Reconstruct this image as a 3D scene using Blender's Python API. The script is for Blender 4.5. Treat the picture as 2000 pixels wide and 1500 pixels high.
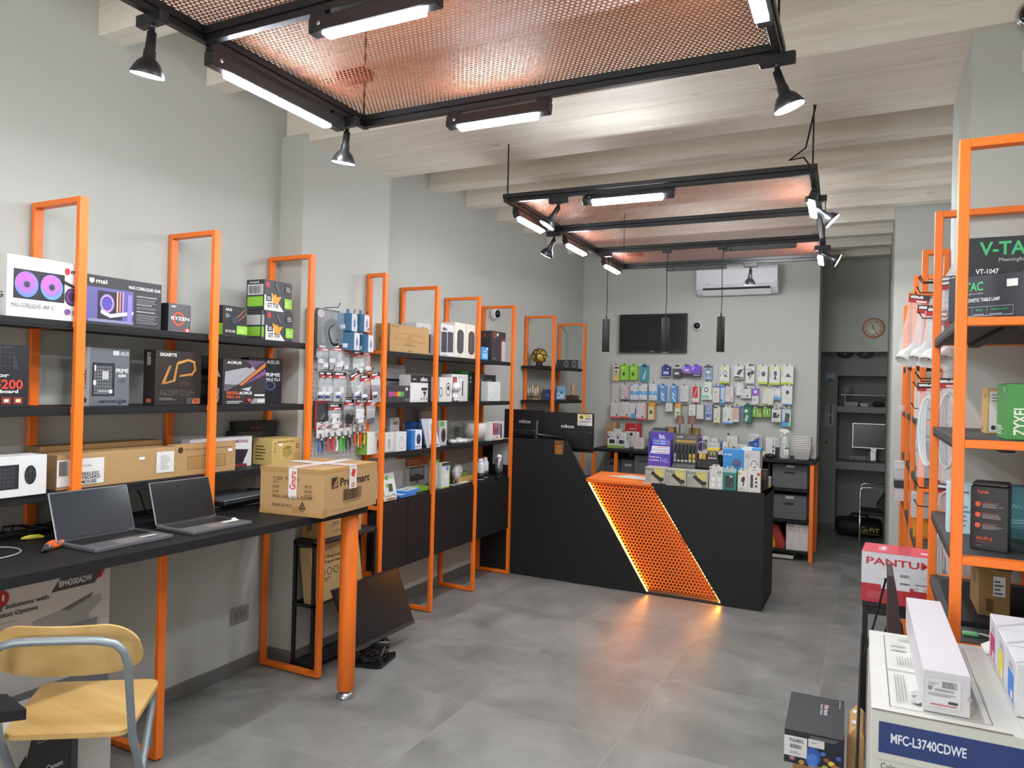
import bpy, bmesh, math, random
import numpy as np
from mathutils import Matrix, Vector
random.seed(7)
S = bpy.context.scene
for o in list(bpy.data.objects):
    bpy.data.objects.remove(o)
COL = S.collection
PI = math.pi

# ------------------------------------------------------------------ camera
cd = bpy.data.cameras.new('camera')
cam = bpy.data.objects.new('camera', cd)
COL.objects.link(cam)
cd.sensor_fit = 'HORIZONTAL'
cd.sensor_width = 36.0
cd.lens = 25.395
cd.clip_start = 0.02
cd.clip_end = 60
_r = Vector((0.89403642, 0.44733565, 0.02428368))
_u = Vector((-0.01973086, -0.01483489, 0.99969526))
_f = Vector((-0.44755958, 0.89424311, 0.00443661))
cam.matrix_world = Matrix(((_r.x, _u.x, -_f.x, 2.8878), (_r.y, _u.y, -_f.y, 0.0), (_r.z, _u.z, -_f.z, 1.5), (0, 0, 0, 1)))
S.camera = cam

# ------------------------------------------------------------------ world, exposure
w = bpy.data.worlds.new('world')
S.world = w
w.use_nodes = True
bg = w.node_tree.nodes['Background']
bg.inputs[0].default_value = (1.0, 0.99, 0.96, 1)
bg.inputs[1].default_value = 3.2
S.view_settings.view_transform = 'Standard'
S.view_settings.look = 'None'
S.view_settings.exposure = 0.78
S.view_settings.gamma = 1.0
S.view_settings.use_curve_mapping = False
LED = 125.0          # radiance of the LED diffusers
SPOT = 125.0

# ------------------------------------------------------------------ materials
def lin(h):
    h = h.lstrip('#')
    c = [int(h[i:i + 2], 16) / 255 for i in (0, 2, 4)]
    return [x / 12.92 if x <= 0.04045 else ((x + 0.055) / 1.055) ** 2.4 for x in c]

MATS = {}
def mat(h, rough=0.5, metal=0.0, noise=0.06, scale=30.0, bump=0.0, spec=0.5, emit=None, alpha=None, trans=0.0):
    """procedural painted / printed surface"""
    k = (h, rough, metal, noise, scale, bump, spec, emit, alpha, trans)
    if k in MATS:
        return MATS[k]
    m = bpy.data.materials.new('surface_' + h.lstrip('#'))
    m.use_nodes = True
    nt = m.node_tree
    b = nt.nodes['Principled BSDF']
    c = lin(h)
    tc = nt.nodes.new('ShaderNodeTexCoord')
    nz = nt.nodes.new('ShaderNodeTexNoise')
    nz.inputs['Scale'].default_value = scale
    nz.inputs['Detail'].default_value = 3
    nt.links.new(tc.outputs['Object'], nz.inputs['Vector'])
    mx = nt.nodes.new('ShaderNodeMix')
    mx.data_type = 'RGBA'
    nt.links.new(nz.outputs['Fac'], mx.inputs['Factor'])
    mx.inputs['A'].default_value = [x * (1 - noise) for x in c] + [1]
    mx.inputs['B'].default_value = [min(1, x * (1 + noise)) for x in c] + [1]
    nt.links.new(mx.outputs['Result'], b.inputs['Base Color'])
    b.inputs['Roughness'].default_value = rough
    b.inputs['Metallic'].default_value = metal
    b.inputs['Specular IOR Level'].default_value = spec
    if trans:
        b.inputs['Transmission Weight'].default_value = trans
    if alpha is not None:
        b.inputs['Alpha'].default_value = alpha
    if emit:
        b.inputs['Emission Color'].default_value = c + [1]
        b.inputs['Emission Strength'].default_value = emit
    if bump:
        bp = nt.nodes.new('ShaderNodeBump')
        bp.inputs['Strength'].default_value = bump
        bp.inputs['Distance'].default_value = 0.004
        nt.links.new(nz.outputs['Fac'], bp.inputs['Height'])
        nt.links.new(bp.outputs['Normal'], b.inputs['Normal'])
    MATS[k] = m
    return m

def M(c):
    """colour string -> material; a Material passes through"""
    return mat(c, 0.45) if isinstance(c, str) else c

def plaster():
    m = mat('bbbdb7', 0.9, noise=0.04, scale=1.3, bump=0.0, spec=0.2)
    return m

def tile_mat():
    m = bpy.data.materials.new('stone_tile')
    m.use_nodes = True
    nt = m.node_tree
    N = nt.nodes.new
    L = nt.links.new
    b = nt.nodes['Principled BSDF']
    tc = N('ShaderNodeTexCoord')
    sep = N('ShaderNodeSeparateXYZ')
    L(tc.outputs['Object'], sep.inputs[0])
    P = 0.733
    masks = []
    ids = []
    for ax, off in (('X', 0.475), ('Y', 0.067)):
        a = N('ShaderNodeMath'); a.operation = 'SUBTRACT'; L(sep.outputs[ax], a.inputs[0]); a.inputs[1].default_value = off
        d = N('ShaderNodeMath'); d.operation = 'DIVIDE'; L(a.outputs[0], d.inputs[0]); d.inputs[1].default_value = P
        fl = N('ShaderNodeMath'); fl.operation = 'FLOOR'; L(d.outputs[0], fl.inputs[0]); ids.append(fl)
        fr = N('ShaderNodeMath'); fr.operation = 'FRACT'; L(d.outputs[0], fr.inputs[0])
        h = N('ShaderNodeMath'); h.operation = 'SUBTRACT'; L(fr.outputs[0], h.inputs[0]); h.inputs[1].default_value = 0.5
        ab = N('ShaderNodeMath'); ab.operation = 'ABSOLUTE'; L(h.outputs[0], ab.inputs[0])
        g = N('ShaderNodeMath'); g.operation = 'GREATER_THAN'; L(ab.outputs[0], g.inputs[0]); g.inputs[1].default_value = 0.4981
        masks.append(g)
    mxm = N('ShaderNodeMath'); mxm.operation = 'MAXIMUM'; L(masks[0].outputs[0], mxm.inputs[0]); L(masks[1].outputs[0], mxm.inputs[1])
    cid = N('ShaderNodeCombineXYZ'); L(ids[0].outputs[0], cid.inputs[0]); L(ids[1].outputs[0], cid.inputs[1])
    wn = N('ShaderNodeTexWhiteNoise'); L(cid.outputs[0], wn.inputs['Vector'])
    sc = N('ShaderNodeVectorMath'); sc.operation = 'SCALE'; L(wn.outputs['Color'], sc.inputs[0]); sc.inputs['Scale'].default_value = 20
    ad = N('ShaderNodeVectorMath'); ad.operation = 'ADD'; L(tc.outputs['Object'], ad.inputs[0]); L(sc.outputs[0], ad.inputs[1])
    n1 = N('ShaderNodeTexNoise'); n1.inputs['Scale'].default_value = 2.6; n1.inputs['Detail'].default_value = 9; n1.inputs['Roughness'].default_value = 0.62; n1.inputs['Distortion'].default_value = 0.6
    L(ad.outputs[0], n1.inputs['Vector'])
    cr = N('ShaderNodeValToRGB')
    e = cr.color_ramp.elements
    e[0].position = 0.33; e[0].color = lin('6e6e6b') + [1]
    e[1].position = 0.72; e[1].color = lin('92928e') + [1]
    L(n1.outputs['Fac'], cr.inputs[0])
    mx = N('ShaderNodeMix'); mx.data_type = 'RGBA'
    L(mxm.outputs[0], mx.inputs['Factor']); L(cr.outputs[0], mx.inputs['A']); mx.inputs['B'].default_value = lin('98968e') + [1]
    L(mx.outputs['Result'], b.inputs['Base Color'])
    rr = N('ShaderNodeMapRange'); L(n1.outputs['Fac'], rr.inputs['Value']); rr.inputs['To Min'].default_value = 0.30; rr.inputs['To Max'].default_value = 0.46
    L(rr.outputs[0], b.inputs['Roughness'])
    bp = N('ShaderNodeBump'); bp.inputs['Strength'].default_value = 0.08; bp.inputs['Distance'].default_value = 0.002
    L(n1.outputs['Fac'], bp.inputs['Height']); L(bp.outputs[0], b.inputs['Normal'])
    return m

def wood_mat(c0, c1, name, axis='X', sc=1.0, rough=0.5, knots=True):
    m = bpy.data.materials.new(name)
    m.use_nodes = True
    nt = m.node_tree
    N = nt.nodes.new
    L = nt.links.new
    b = nt.nodes['Principled BSDF']
    tc = N('ShaderNodeTexCoord')
    mp = N('ShaderNodeMapping')
    L(tc.outputs['Object'], mp.inputs[0])
    s = {'X': (0.6, 9, 9), 'Y': (9, 0.6, 9), 'Z': (9, 9, 0.6)}[axis]
    mp.inputs['Scale'].default_value = [v * sc for v in s]
    n = N('ShaderNodeTexNoise'); n.inputs['Scale'].default_value = 2.2; n.inputs['Detail'].default_value = 6; n.inputs['Distortion'].default_value = 1.4
    L(mp.outputs[0], n.inputs['Vector'])
    cr = N('ShaderNodeValToRGB')
    cr.color_ramp.elements[0].position = 0.35; cr.color_ramp.elements[0].color = lin(c0) + [1]
    cr.color_ramp.elements[1].position = 0.62; cr.color_ramp.elements[1].color = lin(c1) + [1]
    L(n.outputs['Fac'], cr.inputs[0])
    out = cr.outputs[0]
    if knots:
        v = N('ShaderNodeTexVoronoi'); v.inputs['Scale'].default_value = 1.0
        mp2 = N('ShaderNodeMapping'); L(tc.outputs['Object'], mp2.inputs[0]); mp2.inputs['Scale'].default_value = (2.2, 5, 5)
        L(mp2.outputs[0], v.inputs['Vector'])
        k = N('ShaderNodeMapRange'); L(v.outputs['Distance'], k.inputs['Value']); k.inputs['From Min'].default_value = 0.02; k.inputs['From Max'].default_value = 0.09
        k.inputs['To Min'].default_value = 0.55; k.inputs['To Max'].default_value = 0.0
        mx = N('ShaderNodeMix'); mx.data_type = 'RGBA'
        L(k.outputs[0], mx.inputs['Factor']); L(out, mx.inputs['A']); mx.inputs['B'].default_value = lin('8a8272') + [1]
        out = mx.outputs['Result']
    L(out, b.inputs['Base Color'])
    b.inputs['Roughness'].default_value = rough
    return m

ORANGE = mat('f0761e', 0.42, noise=0.03)
BLACKP = mat('1b1b1d', 0.55, noise=0.08, spec=0.3)          # black laminate
BLACKM = mat('19191b', 0.38, noise=0.05)         # black metal
RUBBER = mat('111113', 0.8)
STEEL = mat('b4b8bc', 0.3, metal=0.9)
CHROME = mat('d8dadc', 0.12, metal=1.0)
KRAFT = mat('ab895c', 0.75, noise=0.07, scale=60)
WHITE = mat('d9d9d6', 0.45)
CLEAR = mat('e6ebee', 0.18, alpha=0.22, noise=0.02)
SCREEN = mat('17181b', 0.22, noise=0.02)

# ------------------------------------------------------------------ mesh builder
_TXT = {}
def text_geo(s, bold=True):
    k = (s, bold)
    if k in _TXT:
        return _TXT[k]
    c = bpy.data.curves.new('lettering', 'FONT')
    c.body = s
    c.size = 1.0
    c.resolution_u = 3
    c.offset = 0.022 if bold else 0.0
    o = bpy.data.objects.new('lettering', c)
    COL.objects.link(o)
    dg = bpy.context.evaluated_depsgraph_get()
    me = bpy.data.meshes.new_from_object(o.evaluated_get(dg))
    vs = [(v.co.x, v.co.y) for v in me.vertices]
    fs = [tuple(p.vertices) for p in me.polygons]
    bpy.data.objects.remove(o)
    bpy.data.curves.remove(c)
    bpy.data.meshes.remove(me)
    if vs:
        x0 = min(v[0] for v in vs); x1 = max(v[0] for v in vs)
        y0 = min(v[1] for v in vs); y1 = max(v[1] for v in vs)
        vs = [((x - x0) / max(1e-6, x1 - x0), (y - y0) / max(1e-6, y1 - y0)) for x, y in vs]
    _TXT[k] = (vs, fs)
    return _TXT[k]

class MB:
    def __init__(self):
        self.v = []; self.f = []; self.m = []; self.mats = []; self.sm = []
    def mi(self, m):
        m = M(m)
        if m not in self.mats:
            self.mats.append(m)
        return self.mats.index(m)
    def add(self, vs, fs, m, smooth=False):
        o = len(self.v)
        self.v.extend([tuple(p) for p in vs])
        k = self.mi(m)
        for f in fs:
            self.f.append(tuple(i + o for i in f)); self.m.append(k); self.sm.append(smooth)
    def box(self, x0, x1, y0, y1, z0, z1, m, b=0.0015, T=None):
        if x1 < x0: x0, x1 = x1, x0
        if y1 < y0: y0, y1 = y1, y0
        if z1 < z0: z0, z1 = z1, z0
        b = min(b, (x1 - x0) * .4, (y1 - y0) * .4, (z1 - z0) * .4)
        X = (x0, x1); Y = (y0, y1); Z = (z0, z1)
        vs = []
        idx = {}
        for i in (0, 1):
            for j in (0, 1):
                for k in (0, 1):
                    sx, sy, sz = (b if i == 0 else -b), (b if j == 0 else -b), (b if k == 0 else -b)
                    for a in range(3):
                        p = [X[i] + sx, Y[j] + sy, Z[k] + sz]
                        p[a] = (X[i], Y[j], Z[k])[a]
                        idx[(i, j, k, a)] = len(vs); vs.append(p)
        fs = []
        for a in range(3):
            o = [(a + 1) % 3, (a + 2) % 3]
            for s in (0, 1):
                q = []
                for c in ((0, 0), (1, 0), (1, 1), (0, 1)):
                    key = [0, 0, 0]; key[a] = s; key[o[0]] = c[0]; key[o[1]] = c[1]
                    q.append(idx[tuple(key) + (a,)])
                fs.append(q if s else q[::-1])
        for a in range(3):            # edges along axis a
            o = [(a + 1) % 3, (a + 2) % 3]
            for c0 in (0, 1):
                for c1 in (0, 1):
                    k0 = [0, 0, 0]; k0[o[0]] = c0; k0[o[1]] = c1
                    k1 = list(k0); k1[a] = 1
                    q = [idx[tuple(k0) + (o[0],)], idx[tuple(k0) + (o[1],)], idx[tuple(k1) + (o[1],)], idx[tuple(k1) + (o[0],)]]
                    if (c0 + c1) % 2 == 0:
                        q = q[::-1]
                    fs.append(q if True else q)
        for i in (0, 1):
            for j in (0, 1):
                for k in (0, 1):
                    q = [idx[(i, j, k, 0)], idx[(i, j, k, 1)], idx[(i, j, k, 2)]]
                    if (i + j + k) % 2 == 0:
                        q = q[::-1]
                    fs.append(q)
        if T is not None:
            vs = [T @ Vector(p) for p in vs]
        self.add(vs, fs, m)
    def quad(self, pts, m):
        self.add(pts, [tuple(range(len(pts)))], m)
    def prism(self, poly, a0, a1, m, axis='z', T=None):
        """poly: list of 2-D points (counter-clockwise), extruded from a0 to a1 along axis"""
        n = len(poly)
        def P(p, a):
            return {'z': (p[0], p[1], a), 'y': (p[0], a, p[1]), 'x': (a, p[0], p[1])}[axis]
        vs = [P(p, a0) for p in poly] + [P(p, a1) for p in poly]
        if T is not None:
            vs = [T @ Vector(p) for p in vs]
        fs = [tuple(range(n))[::-1], tuple(range(n, 2 * n))] + [(i, (i + 1) % n, n + (i + 1) % n, n + i) for i in range(n)]
        self.add(vs, fs, m)
    def tube(self, pts, r, m, n=8, closed=False, caps=True, T=None):
        pts = [Vector(p) for p in pts]
        if T is not None:
            pts = [T @ p for p in pts]
        N = len(pts)
        rs = r if isinstance(r, (list, tuple)) else [r] * N
        up = None
        vs = []
        for i, p in enumerate(pts):
            if closed:
                t = pts[(i + 1) % N] - pts[i - 1]
            else:
                t = pts[min(i + 1, N - 1)] - pts[max(i - 1, 0)]
            t.normalize()
            if up is None:
                up = Vector((0, 0, 1)) if abs(t.z) < 0.9 else Vector((1, 0, 0))
            a = t.cross(up)
            if a.length < 1e-5:
                a = t.cross(Vector((0, 1, 0)))
            a.normalize()
            b2 = a.cross(t); b2.normalize()
            up = b2
            for k in range(n):
                th = 2 * PI * k / n
                vs.append(p + (a * math.cos(th) + b2 * math.sin(th)) * rs[i])
        fs = []
        for i in range(N if closed else N - 1):
            j = (i + 1) % N
            for k in range(n):
                fs.append((i * n + k, i * n + (k + 1) % n, j * n + (k + 1) % n, j * n + k))
        if caps and not closed:
            fs.append(tuple(range(n)))
            fs.append(tuple((N - 1) * n + k for k in range(n))[::-1])
        self.add(vs, fs, m, True)
    def lathe(self, prof, m, n=20, T=None, ell=(1, 1)):
        vs = []
        for r, z in prof:
            for k in range(n):
                th = 2 * PI * k / n
                p = Vector((r * math.cos(th) * ell[0], r * math.sin(th) * ell[1], z))
                vs.append(T @ p if T is not None else p)
        fs = []
        for i in range(len(prof) - 1):
            for k in range(n):
                fs.append((i * n + k, i * n + (k + 1) % n, (i + 1) * n + (k + 1) % n, (i + 1) * n + k))
        fs.append(tuple(range(n))[::-1])
        fs.append(tuple((len(prof) - 1) * n + k for k in range(n)))
        self.add(vs, fs, m, True)
    def cyl(self, c, r, h, m, axis='z', n=20, T=None):
        R = {'z': Matrix.Identity(4), 'x': Matrix.Rotation(PI / 2, 4, 'Y'), 'y': Matrix.Rotation(-PI / 2, 4, 'X')}[axis]
        X = Matrix.Translation(c) @ R
        if T is not None:
            X = T @ X
        e = min(r, h) * 0.06
        self.lathe([(r - e, 0), (r, e), (r, h - e), (r - e, h)], m, n, X)
    def sphere(self, c, r, m, n=16, T=None, sq=(1, 1, 1)):
        X = Matrix.Translation(c) @ Matrix.Diagonal((sq[0], sq[1], sq[2], 1))
        if T is not None:
            X = T @ X
        k = n // 2
        self.lathe([(max(1e-4, r * math.sin(PI * i / k)), -r * math.cos(PI * i / k)) for i in range(k + 1)], m, n, X)
    def art(self, O, U, V, items, W, H, lift=0.0006):
        """printing on a flat face: O origin (lower left), U, V unit axes, W x H size; items in 0..1 coordinates"""
        O = Vector(O); U = Vector(U); V = Vector(V)
        Nn = U.cross(V)
        def P(u, v, d):
            return O + U * (u * W) + V * (v * H) + Nn * d
        d = lift
        for it in items:
            k = it[0]
            if k == 'r':
                u0, v0, u1, v1, c = it[1:6]
                self.add([P(u0, v0, d), P(u1, v0, d), P(u1, v1, d), P(u0, v1, d)], [(0, 1, 2, 3)], c)
            elif k == 'p':
                pts, c = it[1], it[2]
                self.add([P(a, b, d) for a, b in pts], [tuple(range(len(pts)))], c)
            elif k == 'e':
                cu, cv, ru, rv, c = it[1:6]
                n = 20
                self.add([P(cu + ru * math.cos(2 * PI * i / n), cv + rv * math.sin(2 * PI * i / n), d) for i in range(n)], [tuple(range(n))], c)
            elif k == 'g':      # ring
                cu, cv, ru, rv, c, q = it[1:7]
                n = 20
                vs = [P(cu + s * ru * math.cos(2 * PI * i / n), cv + s * rv * math.sin(2 * PI * i / n), d) for s in (1, q) for i in range(n)]
                self.add(vs, [(i, (i + 1) % n, n + (i + 1) % n, n + i) for i in range(n)], c)
            elif k == 't':
                u0, v0, u1, v1, s, c = it[1:7]
                vs, fs = text_geo(s, it[7] if len(it) > 7 else True)
                self.add([P(u0 + x * (u1 - u0), v0 + y * (v1 - v0), d) for x, y in vs], fs, c)
            elif k == 'tv':     # lettering running upwards
                u0, v0, u1, v1, s, c = it[1:7]
                vs, fs = text_geo(s)
                self.add([P(u1 - y * (u1 - u0), v0 + x * (v1 - v0), d) for x, y in vs], fs, c)
            elif k == 'td':     # lettering running downwards
                u0, v0, u1, v1, s, c = it[1:7]
                vs, fs = text_geo(s)
                self.add([P(u0 + y * (u1 - u0), v1 - x * (v1 - v0), d) for x, y in vs], fs, c)
            elif k == 'l':
                u0, v0, u1, v1, n, c = it[1:7]
                rnd = random.Random(int(u0 * 997 + v0 * 131 + n))
                st = (v1 - v0) / n
                for i in range(n):
                    e = u0 + (u1 - u0) * rnd.uniform(0.6, 1.0)
                    a = v0 + st * i
                    self.add([P(u0, a, d), P(e, a, d), P(e, a + st * .42, d), P(u0, a + st * .42, d)], [(0, 1, 2, 3)], c)
            elif k == 'b':
                u0, v0, u1, v1, c = it[1:6]
                rnd = random.Random(3)
                u = u0
                while u < u1:
                    wd = (u1 - u0) * rnd.choice((.012, .02, .035))
                    self.add([P(u, v0, d), P(min(u1, u + wd), v0, d), P(min(u1, u + wd), v1, d), P(u, v1, d)], [(0, 1, 2, 3)], c)
                    u += wd + (u1 - u0) * rnd.choice((.014, .025))
            elif k == 'k':
                u0, v0, u1, v1, nx, ny, c = it[1:8]
                for i in range(nx):
                    for j in range(ny):
                        a = u0 + (u1 - u0) * i / nx; b = v0 + (v1 - v0) * j / ny
                        du = (u1 - u0) / nx * .8; dv = (v1 - v0) / ny * .8
                        self.add([P(a, b, d), P(a + du, b, d), P(a + du, b + dv, d), P(a, b + dv, d)], [(0, 1, 2, 3)], c)
            d += 0.00025
    def build(self, name, parent=None, T=None):
        me = bpy.data.meshes.new(name)
        vs = self.v if T is None else [tuple(T @ Vector(p)) for p in self.v]
        me.from_pydata([tuple(p) for p in vs], [], self.f)
        for m in self.mats:
            me.materials.append(m)
        me.polygons.foreach_set('material_index', self.m)
        me.polygons.foreach_set('use_smooth', self.sm)
        me.update()
        o = bpy.data.objects.new(name, me)
        COL.objects.link(o)
        if parent is not None:
            o.parent = parent
        return o

def tag(o, label, cat, group=None, kind=None):
    o['label'] = label
    o['category'] = cat
    if group:
        o['group'] = group
    if kind:
        o['kind'] = kind
    return o

def thing(name, label, cat, loc=(0, 0, 0), rz=0.0, group=None):
    o = bpy.data.objects.new(name, None)
    o.empty_display_size = 0.05
    COL.objects.link(o)
    o.location = loc
    o.rotation_euler = (0, 0, rz)
    return tag(o, label, cat, group)

def place(o, loc, rz=0.0, rx=0.0, ry=0.0):
    o.location = loc
    o.rotation_euler = (rx, ry, rz)
    return o

def struct(name, mb, label, cat):
    o = mb.build(name)
    tag(o, label, cat, kind='structure')
    return o

def dup(o, loc, rz, label=None):
    c = o.copy(); COL.objects.link(c)
    c.location = loc; c.rotation_euler = (0, 0, rz)
    if label: c['label'] = label
    for ch in list(o.children):
        d = ch.copy(); COL.objects.link(d); d.parent = c
        for g in ch.children:
            e = g.copy(); COL.objects.link(e); e.parent = d
    return c

DIR = {'x': PI / 2, '-y': 0.0, '-x': -PI / 2}
def carton(g, depth, base, label, cat='box', F=(), L=(), R=(), T=(), d='x', name='product_box', group=None, yaw=0.0, side=None, top=None, tilt=0.0, parts=None):
    """a printed box; g = (x, y, z, width, height) of the bottom centre of its front face, facing direction d"""
    x, y, z, W, H = g
    mb = MB()
    h = W / 2
    mb.box(-h, h, 0, depth, 0, H, base)
    if side:
        mb.art((h, 0, 0), (0, 1, 0), (0, 0, 1), [('r', 0, 0, 1, 1, side)], depth, H, 0.0002)
        mb.art((-h, depth, 0), (0, -1, 0), (0, 0, 1), [('r', 0, 0, 1, 1, side)], depth, H, 0.0002)
    if top:
        mb.art((-h, 0, H), (1, 0, 0), (0, 1, 0), [('r', 0, 0, 1, 1, top)], W, depth, 0.0002)
    if F: mb.art((-h, 0, 0), (1, 0, 0), (0, 0, 1), F, W, H)
    if R: mb.art((h, 0, 0), (0, 1, 0), (0, 0, 1), R, depth, H)
    if L: mb.art((-h, depth, 0), (0, -1, 0), (0, 0, 1), L, depth, H)
    if T: mb.art((-h, 0, H), (1, 0, 0), (0, 1, 0), T, W, depth)
    o = mb.build(name)
    place(o, (x, y, z), DIR[d] + yaw, tilt)
    tag(o, label, cat, group)
    if parts:
        for pn, items, lb in parts:       # stickers, tape: parts with a look of their own
            q = MB()
            q.art((-h, 0, 0), (1, 0, 0), (0, 0, 1), items, W, H, 0.0022)
            c = q.build(pn, o)
            if lb: c['label'] = lb
    return o
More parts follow.
